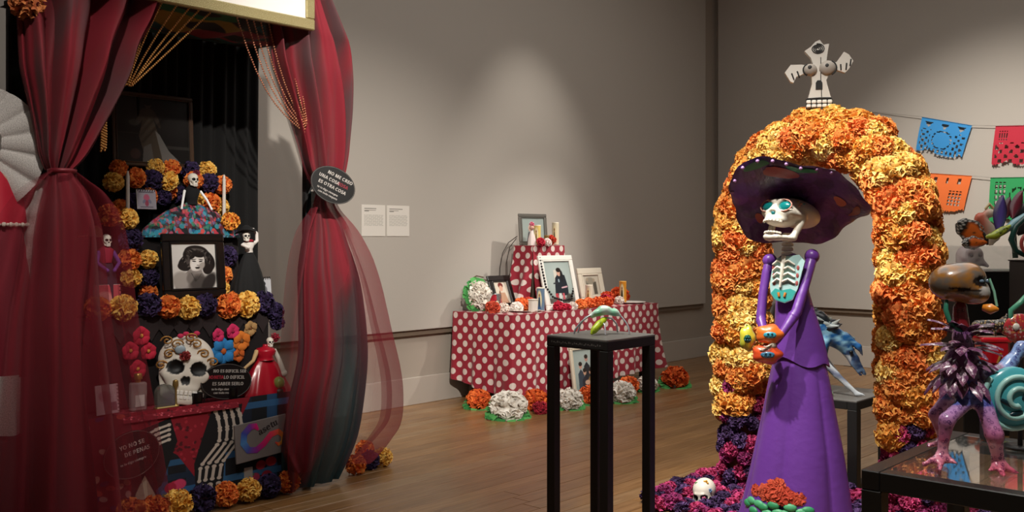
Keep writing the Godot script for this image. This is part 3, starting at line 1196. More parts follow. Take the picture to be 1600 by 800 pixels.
func taper(label: String, at: Vector3, h: float, r: float, c: String, holder: bool) -> void:
	var t = thing("candle", label, "candle", at)
	vase(t, [Vector2(0, 0.015), Vector2(r, 0.015), Vector2(r * 0.9, h * 0.92), Vector2(r * 0.35, h), Vector2(0, h)], "wax", M(c, 0.5), 14)
	if holder:
		vase(t, [Vector2(0, 0), Vector2(r * 1.9, 0), Vector2(r * 2.0, 0.012), Vector2(r * 1.15, 0.02), Vector2(r * 1.15, 0.035), Vector2(r, 0.035)], "holder", M("171414", 0.4), 14)
	var g = G.new()
	g.tube([Vector3(0, h - 0.002, 0), Vector3(0.002, h + 0.012, 0)], 0.0015, 5)
	part(g, "wick", M("241c18", 0.9), t)


func votive(label: String, at: Vector3, r: float, h: float, m: Material) -> void:
	var t = thing("votive_holder", label, "candle holder", at)
	vase(t, [Vector2(0, 0), Vector2(r, 0), Vector2(r, h), Vector2(r * 0.86, h), Vector2(r * 0.86, h * 0.55), Vector2(0, h * 0.55)], "cup", m, 18)
	vase(t, [Vector2(0, h * 0.5), Vector2(r * 0.8, h * 0.5), Vector2(r * 0.8, h * 0.72), Vector2(0, h * 0.72)], "wax", M("d8d2c6", 0.5), 14)


func portrait_lady() -> ImageTexture:
	# black and white head and shoulders of a dark-haired woman
	var S = [
		["e", 0.2, 0.3, 0.45, 0.45, 0, 1.5, "d9d6d1"], ["e", 0.85, 0.75, 0.4, 0.4, 0, 1.5, "cbc7c1"],
		["e", 0.56, 0.26, 0.30, 0.22, 15, 12.0, "1a1716"], ["e", 0.36, 0.42, 0.19, 0.20, 30, 10.0, "1d1a19"], ["e", 0.80, 0.38, 0.17, 0.24, -15, 10.0, "191616"], ["e", 0.30, 0.50, 0.17, 0.11, 10, 8.0, "24201f"], ["e", 0.82, 0.56, 0.12, 0.14, 10, 8.0, "211d1c"], ["e", 0.5, 0.14, 0.2, 0.1, -10, 8.0, "221e1d"],
		["e", 0.42, 0.33, 0.05, 0.13, 30, 4.0, "4a4442"], ["e", 0.74, 0.26, 0.05, 0.12, -30, 4.0, "3d3836"], ["e", 0.60, 0.13, 0.14, 0.025, 10, 3.0, "514b48"],
		["p", [[0.42, 0.55], [0.66, 0.58], [0.72, 0.74], [0.9, 1.0], [0.06, 1.0], [0.08, 0.78], [0.3, 0.66]], "8d8681"],
		["e", 0.2, 0.82, 0.2, 0.2, 0, 3.0, "a9a29c"], ["e", 0.6, 0.9, 0.22, 0.2, 0, 2.0, "4e4946"], ["e", 0.82, 0.9, 0.14, 0.25, 20, 3.0, "2f2b2a"], ["e", 0.4, 0.76, 0.08, 0.12, 10, 2.0, "7a736e"],
		["e", 0.58, 0.42, 0.165, 0.20, 10, 10.0, "d8d1ca"], ["e", 0.52, 0.46, 0.10, 0.15, 10, 3.0, "e9e4de"], ["e", 0.66, 0.52, 0.07, 0.10, 30, 3.0, "a8a09a"], ["e", 0.56, 0.58, 0.08, 0.04, -10, 3.0, "b0a8a2"],
		["e", 0.505, 0.375, 0.042, 0.012, 8, 5.0, "1c1817"], ["e", 0.66, 0.385, 0.042, 0.012, -12, 5.0, "1c1817"], ["e", 0.505, 0.34, 0.055, 0.008, -8, 5.0, "2a2422"], ["e", 0.665, 0.345, 0.055, 0.008, 12, 5.0, "2a2422"],
		["e", 0.585, 0.46, 0.018, 0.03, 0, 3.0, "b5ada6"], ["e", 0.58, 0.485, 0.026, 0.007, 0, 4.0, "5c5450"],
		["e", 0.575, 0.535, 0.052, 0.013, -4, 6.0, "332c2a"], ["e", 0.575, 0.55, 0.04, 0.01, -4, 4.0, "48403d"],
		["e", 0.6, 0.24, 0.14, 0.08, 12, 8.0, "1b1817"], ["e", 0.5, 0.28, 0.06, 0.06, 40, 6.0, "1d1a19"],
		["l", 0.43, 0.66, 0.5, 0.8, 0.008, "37322f"], ["l", 0.56, 0.82, 0.66, 0.68, 0.008, "37322f"], ["e", 0.52, 0.82, 0.03, 0.035, 0, 4.0, "3a3532"],
	]
	var r = RandomNumberGenerator.new()
	r.seed = 12
	for k in 46:
		var a = lerpf(-0.5, PI + 0.9, k / 45.0)
		var q = Vector2(0.57 + cos(a) * r.randf_range(0.2, 0.34), 0.36 - sin(a) * r.randf_range(0.14, 0.25))
		S.append(["e", q.x, q.y, r.randf_range(0.03, 0.06), r.randf_range(0.006, 0.012), rad_to_deg(a) + r.randf_range(-30, 30) + 90, 2.0, ["5a534f", "0f0d0c", "3a3532", "6a625d"][k % 4]])
	S.append(["e", 0.565, 0.43, 0.155, 0.19, 10, 10.0, "d8d1ca"])
	S.append_array([["e", 0.52, 0.46, 0.09, 0.14, 10, 3.0, "e9e4de"], ["e", 0.66, 0.50, 0.05, 0.09, 30, 3.0, "aaa29b"], ["e", 0.505, 0.395, 0.045, 0.014, 8, 5.0, "1c1817"], ["e", 0.655, 0.40, 0.042, 0.014, -10, 5.0, "1c1817"], ["e", 0.5, 0.355, 0.06, 0.009, -8, 5.0, "2a2422"], ["e", 0.665, 0.36, 0.055, 0.009, 12, 5.0, "2a2422"], ["e", 0.585, 0.485, 0.028, 0.008, 0, 4.0, "5c5450"], ["e", 0.575, 0.54, 0.058, 0.016, -4, 6.0, "2c2523"], ["e", 0.575, 0.56, 0.04, 0.01, -4, 4.0, "48403d"], ["e", 0.62, 0.25, 0.13, 0.06, 14, 8.0, "1b1817"], ["e", 0.47, 0.29, 0.05, 0.07, 35, 6.0, "1d1a19"]])
	return paint(220, 300, "d3cfc9", S)


func wedding_print() -> ImageTexture:
	var S = [
		["r", 0, 0, 1, 1, "171412"], ["e", 0.75, 0.3, 0.35, 0.3, 0, 1.5, "1f1c1a"], ["e", 0.2, 0.25, 0.3, 0.2, 0, 1.5, "221e1c"], ["r", 0.6, 0.72, 0.4, 0.05, "2e2c29"], ["r", 0.0, 0.55, 0.3, 0.02, "282422"],
		["e", 0.43, 0.12, 0.045, 0.05, 0, 6.0, "433a32"], ["e", 0.43, 0.09, 0.05, 0.04, 0, 6.0, "17120f"],
		["e", 0.43, 0.27, 0.09, 0.11, 0, 5.0, "40382e"], ["e", 0.33, 0.3, 0.04, 0.14, 20, 5.0, "3d342c"], ["e", 0.54, 0.33, 0.03, 0.14, -20, 5.0, "3d342c"], ["e", 0.24, 0.4, 0.07, 0.05, 0, 4.0, "3a3834"],
		["p", [[0.36, 0.33], [0.5, 0.33], [0.56, 0.55], [0.66, 0.8], [0.86, 0.98], [0.4, 1.0], [0.3, 0.6]], "463d32"], ["p", [[0.52, 0.5], [0.58, 0.56], [0.7, 0.8], [0.86, 0.97], [0.62, 1.0]], "6e6b67"], ["p", [[0.36, 0.76], [0.46, 0.7], [0.5, 1.0], [0.34, 1.0]], "5a5652"], ["e", 0.25, 0.87, 0.07, 0.08, 0, 4.0, "3b2823"],
	]
	return paint(192, 200, "171412", S)


func altar_items() -> void:
	altar_tiers()
	altar_front_cloth()
	garland("garland of orange, yellow and purple paper flowers on the floor along the canopy altar", [["o", 2.30, 0.08, 4.69, 0.077], ["o", 2.42, 0.075, 4.69, 0.072], ["y", 2.55, 0.08, 4.69, 0.076], ["p", 2.69, 0.078, 4.69, 0.075], ["o", 2.83, 0.073, 4.69, 0.069], ["y", 2.97, 0.07, 4.69, 0.067], ["p", 3.10, 0.071, 4.69, 0.068], ["o", 3.23, 0.069, 4.69, 0.066]], 1)
	garland("garland of orange, yellow and purple paper flowers along the middle altar step below the portrait", [["o", 2.26, 1.09, 4.98, 0.066], ["y", 2.40, 1.09, 4.98, 0.071], ["p", 2.54, 1.10, 4.98, 0.066], ["o", 2.65, 1.08, 4.98, 0.067], ["y", 2.77, 1.07, 4.98, 0.068], ["p", 2.88, 1.08, 4.98, 0.065], ["o", 3.02, 1.07, 4.98, 0.074], ["y", 3.14, 1.07, 4.98, 0.078], ["p", 3.26, 1.08, 4.98, 0.065], ["p", 3.33, 1.02, 4.98, 0.057], ["p", 3.35, 0.95, 4.98, 0.046]], 4)
	garland("hanging column of paper flowers left of the black and white portrait", [["o", 2.40, 1.58, 5.14, 0.062], ["y", 2.49, 1.56, 5.12, 0.059], ["p", 2.51, 1.45, 5.12, 0.063], ["o", 2.50, 1.34, 5.12, 0.063], ["y", 2.62, 1.34, 5.14, 0.053], ["p", 2.63, 1.24, 5.16, 0.057], ["y", 2.51, 1.24, 5.12, 0.056], ["o", 2.63, 1.15, 5.16, 0.053]], 7)
	garland("short column of paper flowers between the portrait and the black-gowned doll", [["p", 3.13, 1.35, 5.17, 0.061], ["o", 3.10, 1.24, 5.17, 0.057], ["y", 3.06, 1.16, 5.12, 0.049], ["o", 3.12, 1.10, 5.08, 0.045]], 2)
	garland("upper bank of paper flowers under the large framed photo", [["y", 2.50, 1.77, 5.31, 0.057], ["o", 2.54, 1.85, 5.33, 0.050], ["o", 2.63, 1.80, 5.31, 0.058], ["p", 2.73, 1.79, 5.31, 0.063], ["y", 2.77, 1.87, 5.35, 0.052], ["y", 2.82, 1.79, 5.29, 0.056], ["o", 2.87, 1.87, 5.35, 0.053], ["p", 2.99, 1.86, 5.35, 0.058], ["o", 2.99, 1.80, 5.31, 0.057], ["p", 3.09, 1.79, 5.31, 0.062], ["y", 3.10, 1.87, 5.35, 0.055], ["o", 3.18, 1.78, 5.31, 0.059]], 5)
	garland("lower bank of paper flowers behind the blue-skirted doll", [["o", 2.54, 1.62, 5.31, 0.055], ["p", 2.62, 1.66, 5.31, 0.055], ["o", 2.70, 1.69, 5.30, 0.055], ["p", 2.80, 1.70, 5.33, 0.055], ["o", 2.85, 1.73, 5.35, 0.053], ["p", 2.92, 1.72, 5.36, 0.053], ["y", 3.00, 1.69, 5.30, 0.049], ["o", 3.09, 1.67, 5.30, 0.062], ["y", 3.17, 1.65, 5.32, 0.055]], 8)
	var q = bloom(pom(3, "e0641c", "f7b84a", 90, 0.5), V(3.13, 1.555, 5.14), 0.057, Vector3(0, 0.4, 1), null, "paper_flower")
	tag(q, "orange and yellow paper flower at the right hem of the blue-skirted doll", "paper flower")
	for q2 in [["yellow paper flower on the floor farthest right of the right tulle curtain", 4.03, 4.82, "y"], ["dark purple paper flower on the floor beside the right tulle curtain", 3.92, 4.81, "p"], ["red orange paper flower on the floor behind the right curtain's hem", 4.09, 5.07, "o"], ["orange paper flower peeping out beside the right curtain's hem on the floor", 3.78, 4.77, "o"]]:
		q = bloom(pom(6, FC[q2[3]][0], FC[q2[3]][1], 90, 0.5), V(q2[1], 0.055, q2[2]), 0.065, Vector3(-0.3, 0.8, 0.6), null, "paper_flower")
		tag(q, q2[0], "paper flower")
	# photographs
	photo("photo_frame", "large dim framed photo of a lady in a long gown atop the canopy altar", "framed photos on the canopy altar", 0.50, 0.43, 0.022, M("4a3526", 0.4), wedding_print(), V(2.77, 1.87, 5.36), 0.0, 0.06)
	photo("photo_frame", "black framed black and white portrait of a dark-haired lady on the middle altar step", "framed photos on the canopy altar", 0.385, 0.365, 0.045, M("0f0d0d", 0.3, {"coat": 0.4}), portrait_lady(), V(2.85, 1.118, 5.04), 0.0, 0.1, 0.012, "1c1918")
	# dolls
	var floral = blob_print(160, 160, "10141a", ["2c8fb0", "c2385a", "d8504a", "3a9aa8", "1d5a8a", "d2607a", "2f7a5a", "c83a4a"], 130, 0.03, 0.075, 9)
	var t = thing("skeleton_doll", "skeleton doll in a wide blue and red floral skirt on the top altar step", "doll", V(2.92, 1.462, 5.21))
	skirt_part(t, [Vector2(0.31, 0.0), Vector2(0.29, 0.05), Vector2(0.235, 0.10), Vector2(0.16, 0.15), Vector2(0.085, 0.18), Vector2(0.04, 0.20)], 0.30, 16, 0.03, M("ffffff", 0.8, {"tex": floral, "tri": Vector3(4.5, 4.5, 4.5)}))
	vase(t, [Vector2(0.035, 0.19), Vector2(0.032, 0.22), Vector2(0.05, 0.275), Vector2(0.022, 0.295), Vector2(0.014, 0.31)], "torso", M("0e0d10", 0.9), 16)
	head(t, Vector3(0, 0.335, 0.02), 0.072)
	for s in [-1, 1]:
		limb(t, [Vector3(s * 0.05, 0.27, 0.01), Vector3(s * 0.075, 0.22, 0.04), Vector3(s * 0.095, 0.165, 0.06)], [0.008, 0.007, 0.006], bonepaint)
	q = bloom(pom(2, "4a1220", "a8304a", 30, 0.4), Vector3(0.03, 0.375, 0.0), 0.02, Vector3(0, 1, 0.4), t, "hair_flower")
	t = thing("skeleton_doll", "skeleton doll in a black gown and hat with one arm raised, right of the portrait", "doll", V(3.22, 1.105, 5.08))
	t.position.y = 1.112
	skirt_part(t, [Vector2(0.105, 0.0), Vector2(0.10, 0.06), Vector2(0.08, 0.14), Vector2(0.05, 0.22), Vector2(0.024, 0.265)], 0.65, 14, 0.05, M("0e0e0f", 0.85, {"sheen": 0.3}))
	vase(t, [Vector2(0.024, 0.26), Vector2(0.022, 0.28), Vector2(0.036, 0.315), Vector2(0.014, 0.33)], "torso", M("e6dfd8", 0.8), 14)
	head(t, Vector3(-0.025, 0.358, 0.012), 0.056, Vector3(0, -0.3, 0))
	limb(t, [Vector3(-0.03, 0.31, 0), Vector3(-0.06, 0.305, 0.025), Vector3(-0.03, 0.29, 0.045)], [0.012, 0.011, 0.008], M("e6dfd8", 0.8))
	limb(t, [Vector3(0.03, 0.31, 0), Vector3(0.055, 0.33, 0.0), Vector3(0.052, 0.375, 0.0), Vector3(0.03, 0.398, 0.0)], [0.012, 0.011, 0.01, 0.007], M("e6dfd8", 0.8))
	vase(t, [Vector2(0.012, 0.33), Vector2(0.030, 0.322), Vector2(0.024, 0.335), Vector2(0.012, 0.338)], "red_scarf", M("a01828", 0.8), 14)
	var g = G.new()
	g.xf = Transform3D(Basis(Vector3(0, 0, 1), 0.2), Vector3(-0.022, 0.385, 0.0))
	g.lathe([Vector2(0.0, 0.0), Vector2(0.062, 0.004), Vector2(0.064, 0.008), Vector2(0.034, 0.012), Vector2(0.03, 0.03), Vector2(0.0, 0.034)], 22, func(r, a, y): return Vector2(r, y + 0.012 * r / 0.06 * sin(a * 2.0)))
	part(g, "hat", M("0a0a0b", 0.9), t)
	t = thing("skeleton_doll", "skeleton doll in a shiny red gown on the lowest altar step", "doll", V(3.215, 0.552, 4.90))
	skirt_part(t, [Vector2(0.165, 0.0), Vector2(0.160, 0.02), Vector2(0.125, 0.09), Vector2(0.085, 0.16), Vector2(0.05, 0.20)], 0.5, 11, 0.06, M("a80f24", 0.3, {"coat": 0.3}))
	vase(t, [Vector2(0.052, 0.195), Vector2(0.045, 0.215), Vector2(0.062, 0.245), Vector2(0.05, 0.262), Vector2(0.016, 0.272), Vector2(0.014, 0.285)], "bodice", M("b3122a", 0.35), 16)
	head(t, Vector3(0.025, 0.298, 0.012), 0.05, Vector3(0, -0.2, 0))
	limb(t, [Vector3(0.058, 0.25, 0.0), Vector3(0.08, 0.19, 0.02), Vector3(0.105, 0.11, 0.03)], [0.014, 0.014, 0.018], M("d8cfc2", 0.85))
	limb(t, [Vector3(-0.058, 0.25, 0.0), Vector3(-0.10, 0.2, 0.03), Vector3(-0.17, 0.165, 0.05)], [0.014, 0.011, 0.008], M("c8a878", 0.85))
	bloom(pom(2, "6a0e1c", "d83050", 30, 0.4), Vector3(0.06, 0.322, 0.01), 0.028, Vector3(0.4, 0.6, 1), t, "hair_flower")
	t = thing("skeleton_doll", "small doll in a red and violet dress seen through the left red tulle", "doll", V(2.37, 1.035, 5.12))
	skirt_part(t, [Vector2(0.075, 0.0), Vector2(0.07, 0.1), Vector2(0.055, 0.22), Vector2(0.03, 0.30)], 0.7, 9, 0.06, M("3a2030", 0.8))
	vase(t, [Vector2(0.03, 0.29), Vector2(0.04, 0.36), Vector2(0.014, 0.38)], "torso", M("a0203a", 0.8), 14)
	head(t, Vector3(0, 0.41, 0.01), 0.06)
	for s in [-1, 1]:
		limb(t, [Vector3(s * 0.04, 0.35, 0), Vector3(s * 0.06, 0.29, 0.03), Vector3(s * 0.02, 0.25, 0.06)], [0.012, 0.011, 0.009], M("6a3a8a", 0.8))
	# candles, cards, hat
	taper("white taper candle at the left end of the top altar step", V(2.54, 1.46, 5.22), 0.37, 0.011, "d9d2c8", true)
	taper("white taper candle at the right end of the top altar step", V(3.15, 1.46, 5.24), 0.38, 0.011, "d9d2c8", true)
	notebook("small white spiral card with a red emblem left of the blue-skirted doll", V(2.655, 1.62, 5.225), 0.1, 0.12, 0.11, paint(64, 64, "8f8a94", [["e", 0.5, 0.42, 0.16, 0.2, 0, 3.0, "a8506a"], ["e", 0.5, 0.7, 0.1, 0.16, 0, 3.0, "8a3a50"], ["e", 0.36, 0.6, 0.07, 0.12, 30, 3.0, "6a6a80"], ["e", 0.66, 0.6, 0.07, 0.12, -30, 3.0, "6a6a80"], ["r", 0.1, 0.1, 0.8, 0.06, "4a4650"], ["r", 0.15, 0.88, 0.7, 0.05, "55505c"]]), true)
	notebook("white spiral card with a dark figure beside the black-gowned doll", V(3.30, 1.125, 5.055), -0.05, 0.115, 0.09, paint(96, 72, "bcbcc0", [["e", 0.58, 0.35, 0.1, 0.14, 0, 4.0, "2b2b30"], ["e", 0.6, 0.75, 0.16, 0.24, 0, 4.0, "6a6a70"], ["r", 0.08, 0.3, 0.25, 0.06, "70707a"], ["r", 0.08, 0.45, 0.2, 0.05, "8a8a92"]]), true)
	notebook("pink spiral card behind the left red tulle on the middle altar step", V(2.36, 1.04, 5.06), 0.1, 0.15, 0.17, paint(64, 64, "c04a54", [["e", 0.4, 0.4, 0.28, 0.2, 10, 3.0, "d88a86"], ["r", 0.5, 0.62, 0.42, 0.3, "d9c4bc"]]), false)
	t = thing("straw_hat", "tiny pale straw hat behind the left red tulle", "hat", V(2.37, 1.462, 5.25))
	vase(t, [Vector2(0.0, 0.0), Vector2(0.085, 0.0), Vector2(0.09, 0.006), Vector2(0.04, 0.012), Vector2(0.034, 0.045), Vector2(0.015, 0.062), Vector2(0, 0.064)], "straw", M("c9b48c", 0.9), 22)
	# the large painted skull with scrolls and flowers
	t = thing("sugar_skull", "large white decorated skull with black eye holes and gold scrolls", "skull", V(2.71, 0.555, 4.90), -0.35)
	var sk = head(t, Vector3(0, 0.19, 0), 0.335, Vector3(-0.1, 0, -0.16))
	sk.scale = Vector3(0.37, 0.335, 0.14)
	g = G.new()
	for q2 in [[-0.09, 0.28, 1.0], [0.09, 0.27, -1.0], [-0.05, 0.33, 1.0], [0.05, 0.325, -1.0], [-0.13, 0.22, 1.0], [0.14, 0.22, -1.0], [0.02, 0.36, 1.0], [-0.1, 0.35, -1.0]]:
		var pts = []
		for i in 16:
			var a = i / 15.0 * 9.0
			var r = 0.034 * (1.0 - i / 18.0)
			pts.append(Vector3(q2[0] + cos(a) * r * q2[2], q2[1] + sin(a) * r * 0.8, 0.052 - absf(q2[0]) * 0.15))
		g.tube(pts, 0.0045, 5)
	part(g, "gold_scrollwork", M("b08040", 0.4, {"metal": 0.5}), t)
	bloom(pom(2, "7a1a20", "c0504a", 40, 0.3), Vector3(-0.01, 0.265, 0.055), 0.03, Vector3(0, 0, 1), t, "rose")
	g = G.new()
	g.ball(Vector3(-0.035, 0.30, 0.05), Vector3(0.03, 0.024, 0.012), 10, 6)
	part(g, "jewel", M("9fb0bb", 0.2), t)
	for k in 4:
		g = G.new()
		g.ball(Vector3(-0.03 + k * 0.028, 0.372 + (k % 2) * 0.01, 0.03), Vector3(0.018, 0.013, 0.008), 8, 6)
		part(g, "pink_petal", M("d0305a", 0.8), t)
	# fabric flowers on the lowest step
	daisy("blue fabric daisy with an orange centre, right of the large skull", V(2.985, 0.81, 4.975), 0.082, 8, "2a7fc0", "c05a20", 0.0, 0.0)
	for q2 in [["pink fabric flower above the blue daisy", 2.95, 0.905, 0.04], ["pink fabric flower leaning right above the blue daisy", 3.045, 0.92, 0.045]]:
		daisy(q2[0], V(q2[1], q2[2], 4.972), q2[3], 5, "d02a60", "9a1a40", 0.0, 0.0)
	for q2 in [["orange fabric flower between the blue daisy and the red-gowned doll", 3.10, 0.86, 0.06, "d87828"], ["small tan fabric flower above the red-gowned doll", 3.16, 0.93, 0.045, "b08a58"], ["small orange fabric flower just left of the red-gowned doll", 3.08, 0.78, 0.04, "c86020"]]:
		daisy(q2[0], V(q2[1], q2[2], 4.97), q2[3], 6, q2[4], "7a4a20", 0.0, 0.0)
	var reds = [["topmost of the crimson fabric flowers left of the large skull", 2.49, 0.935, 0.052], ["upper left crimson fabric flower left of the large skull", 2.43, 0.86, 0.05], ["crimson fabric flower nearest the large skull's forehead", 2.53, 0.85, 0.048], ["lowest crimson fabric flower left of the large skull", 2.47, 0.76, 0.05]]
	for q2 in reds:
		daisy(q2[0], V(q2[1], q2[2], 4.965), q2[3], 5, "c0203c", "d08a3a", 0.0, 0.0)
	# bottles and candle cups
	var glass = M(Color(0.86, 0.87, 0.86, 0.08), 0.05, {"alpha": 0.12})
	t = thing("perfume_bottle", "tall clear perfume bottle nearest the left red tulle", "bottle", V(2.43, 0.553, 4.88))
	g = G.new()
	g.box(Vector3(0, 0.075, 0), Vector3(0.085, 0.15, 0.04), 0.008)
	part(g, "glass_body", M("b7a8a6", 0.08, {"alpha": 0.45}), t)
	g = G.new()
	g.box(Vector3(0, 0.055, 0.0215), Vector3(0.05, 0.06, 0.002), 0.0)
	part(g, "bottle_label", M("d8d0cc", 0.7), t)
	vase(t, [Vector2(0.014, 0.15), Vector2(0.014, 0.165), Vector2(0.022, 0.167), Vector2(0.02, 0.195), Vector2(0, 0.197)], "cap", M("b08a48", 0.3, {"metal": 0.6}), 16)
	t = thing("perfume_bottle", "round-shouldered grey glass bottle with a gold foot before the large skull", "bottle", V(2.555, 0.553, 4.835))
	g = G.new()
	var arch = []
	for k in 15:
		var a = PI * k / 14
		arch.append(Vector2(cos(a) * 0.05, 0.085 + sin(a) * 0.045))
	arch.append(Vector2(-0.05, 0.012))
	arch.append(Vector2(0.05, 0.012))
	g.prism(arch, 0.035)
	part(g, "glass_body", M("6f6a62", 0.08, {"alpha": 0.6}), t)
	g = G.new()
	g.box(Vector3(0, 0.007, 0), Vector3(0.11, 0.014, 0.045), 0.004)
	part(g, "gold_foot", M("b59a60", 0.3, {"metal": 0.7}), t)
	t = thing("brass_candlestick", "slim brass candlestick between the grey bottle and the skull's teeth", "candlestick", V(2.625, 0.553, 4.85))
	vase(t, [Vector2(0, 0), Vector2(0.022, 0), Vector2(0.018, 0.008), Vector2(0.008, 0.02), Vector2(0.007, 0.10), Vector2(0.016, 0.115), Vector2(0.014, 0.14), Vector2(0.006, 0.145), Vector2(0, 0.145)], "stem", M("a88a50", 0.35, {"metal": 0.7}), 16)
	votive("black square-shouldered candle cup in front of the skull's teeth", V(2.735, 0.553, 4.82), 0.03, 0.066, M("0c0b0b", 0.35))
	votive("black candle cup in front of the speech bubble sign on the altar", V(2.955, 0.553, 4.83), 0.028, 0.07, M("0c0b0b", 0.35))
	t = thing("glass_snow_globe", "green glass globe on a dark base right of the red-gowned doll", "globe", V(3.285, 0.553, 4.86))
	t.position = V(3.28, 0.553, 5.06)
	t.position = V(3.265, 0.552, 4.84)
	vase(t, [Vector2(0, 0), Vector2(0.03, 0), Vector2(0.026, 0.025), Vector2(0, 0.03)], "globe_base", M("3a2418", 0.5), 16)
	g = G.new()
	g.ball(Vector3(0, 0.062, 0), Vector3.ONE * 0.036, 18, 12)
	part(g, "glass_globe", M("7fae5a", 0.06, {"alpha": 0.5}), t)
	notebook("pale pink spiral card behind the left red tulle on the lowest altar step", V(2.28, 0.553, 4.90), 0.15, 0.13, 0.15, paint(64, 64, "c9aab0", [["e", 0.4, 0.4, 0.28, 0.2, 10, 3.0, "a87a86"], ["r", 0.5, 0.62, 0.42, 0.3, "8a5a66"]]), false)
	# speech bubbles
	var w = "b8b2ac"
	speech_bubble("black speech bubble sign with white and red words before the blue daisy", V(2.915, 0.66, 4.825), 0.0, 0.32, 0.20, -0.1, -1, [["NO ES DIFICIL SER", 0.024, w, 0.015, 0.058], ["BONITA", 0.026, "b02a3c", -0.07, 0.024], ["LO DIFICIL", 0.026, w, 0.045, 0.024], ["ES SABER SERLO", 0.026, w, 0.01, -0.012], ["te lo digo siempre", 0.016, w, -0.02, -0.042], ["con todo respeto", 0.016, w, -0.01, -0.062]])
	speech_bubble("black speech bubble sign tilted on the knot of the right red curtain", V(3.37, 1.757, 4.46), -0.35, 0.27, 0.20, -0.45, -1, [["NO ME CREO", 0.026, w, 0.02, 0.056], ["UNA COSA", 0.026, w, -0.035, 0.022], ["ROSA", 0.026, "8a2030", 0.052, 0.022], ["ES OTRA COSA", 0.026, w, 0.0, -0.012], ["te lo digo siempre", 0.015, w, -0.015, -0.044], ["con todo respeto", 0.015, w, -0.005, -0.064]])
	speech_bubble("black speech bubble sign seen through the left red tulle by the altar front", V(2.33, 0.36, 4.745), 0.0, 0.30, 0.24, 0.2, 0, [["YO NO SE", 0.03, w, 0.01, 0.05], ["DE PENAS", 0.03, w, 0.03, 0.01], ["te lo digo siempre", 0.016, w, 0.0, -0.035]])


func family_print(n: int) -> ImageTexture:
	var S = [["r", 0, 0, 1, 1, "93a09c"], ["e", 0.5, 0.4, 0.5, 0.4, 0, 1.5, "a3afab"], ["r", 0, 0.85, 1, 0.15, "6a6560"]]
	if n == 0:   # a seated couple in dark clothes
		S.append_array([["r", 0.36, 0.22, 0.10, 0.5, "c8c4b8"], ["p", [[0.38, 0.4], [0.5, 0.3], [0.74, 0.34], [0.8, 0.6], [0.78, 0.8], [0.3, 0.78], [0.33, 0.6]], "18202a"], ["e", 0.54, 0.29, 0.075, 0.07, 0, 6.0, "c79a86"], ["e", 0.54, 0.22, 0.085, 0.05, 0, 6.0, "1c1512"], ["e", 0.63, 0.36, 0.05, 0.13, 0, 6.0, "141318"], ["l", 0.3, 0.52, 0.46, 0.5, 0.02, "2a2a30"], ["l", 0.58, 0.62, 0.76, 0.60, 0.025, "c9a0a8"], ["r", 0.3, 0.74, 0.1, 0.18, "b03a44"], ["r", 0.56, 0.74, 0.08, 0.16, "b8505a"], ["r", 0.43, 0.74, 0.1, 0.22, "c5c9c6"], ["e", 0.8, 0.86, 0.12, 0.1, 0, 3.0, "4a4640"], ["e", 0.5, 0.46, 0.03, 0.04, 0, 5.0, "8fa0a8"]])
	else:        # a family group
		for q in [[0.28, 0.36, "c09080", "3a4450"], [0.52, 0.22, "b8877a", "22252c"], [0.76, 0.34, "c49484", "4a3038"], [0.42, 0.5, "c69a80", "2c2a34"], [0.64, 0.5, "c09078", "8a6a40"], [0.86, 0.55, "c09080", "6a2030"]]:
			S.append(["p", [[q[0] - 0.12, 1.0], [q[0] - 0.11, q[1] + 0.16], [q[0], q[1] + 0.07], [q[0] + 0.11, q[1] + 0.16], [q[0] + 0.12, 1.0]], q[3]])
			S.append(["e", q[0], q[1], 0.06, 0.065, 0, 6.0, q[2]])
			S.append(["e", q[0], q[1] - 0.04, 0.065, 0.045, 0, 6.0, "2a1f1a"])
		S.append(["e", 0.5, 0.72, 0.1, 0.05, 0, 5.0, "c8a08a"])
	return paint(160, 200, "93a09c", S)


func saint_label(body: String, robe: String) -> ImageTexture:
	return paint(96, 96, body, [["e", 0.5, 0.5, 0.2, 0.42, 0, 4.0, "e9dcb0"], ["e", 0.5, 0.3, 0.06, 0.07, 0, 6.0, "9a6a4a"], ["p", [[0.44, 0.38], [0.56, 0.38], [0.64, 0.9], [0.36, 0.9]], robe], ["e", 0.5, 0.6, 0.04, 0.2, 0, 4.0, "3c4a3a"], ["r", 0.0, 0.94, 1.0, 0.06, "c9b890"]])


func glass_candle(label: String, at: Vector3, r: float, h: float, body: String, robe: String, wax := "e9e0cc") -> void:
	var t = thing("glass_candle", label, "candle", at, -1.2)
	var g = G.new()
	g.grid(24, 6, func(a, b): return Vector3(r * cos(a * TAU), b * h * 0.97, -r * sin(a * TAU)))
	part(g, "printed_sleeve", M("ffffff", 0.35, {"tex": saint_label(body, robe), "uv": Vector3(2, 1, 1)}), t)
	vase(t, [Vector2(0, 0.001), Vector2(r * 1.01, 0.001), Vector2(r * 1.03, 0.008), Vector2(r, 0.012)], "glass_base", M("cfc8ba", 0.15), 24)
	vase(t, [Vector2(r, h * 0.97), Vector2(r * 1.02, h), Vector2(r * 0.9, h), Vector2(r * 0.88, h * 0.94), Vector2(0, h * 0.93)], "wax", M(wax, 0.5), 24)


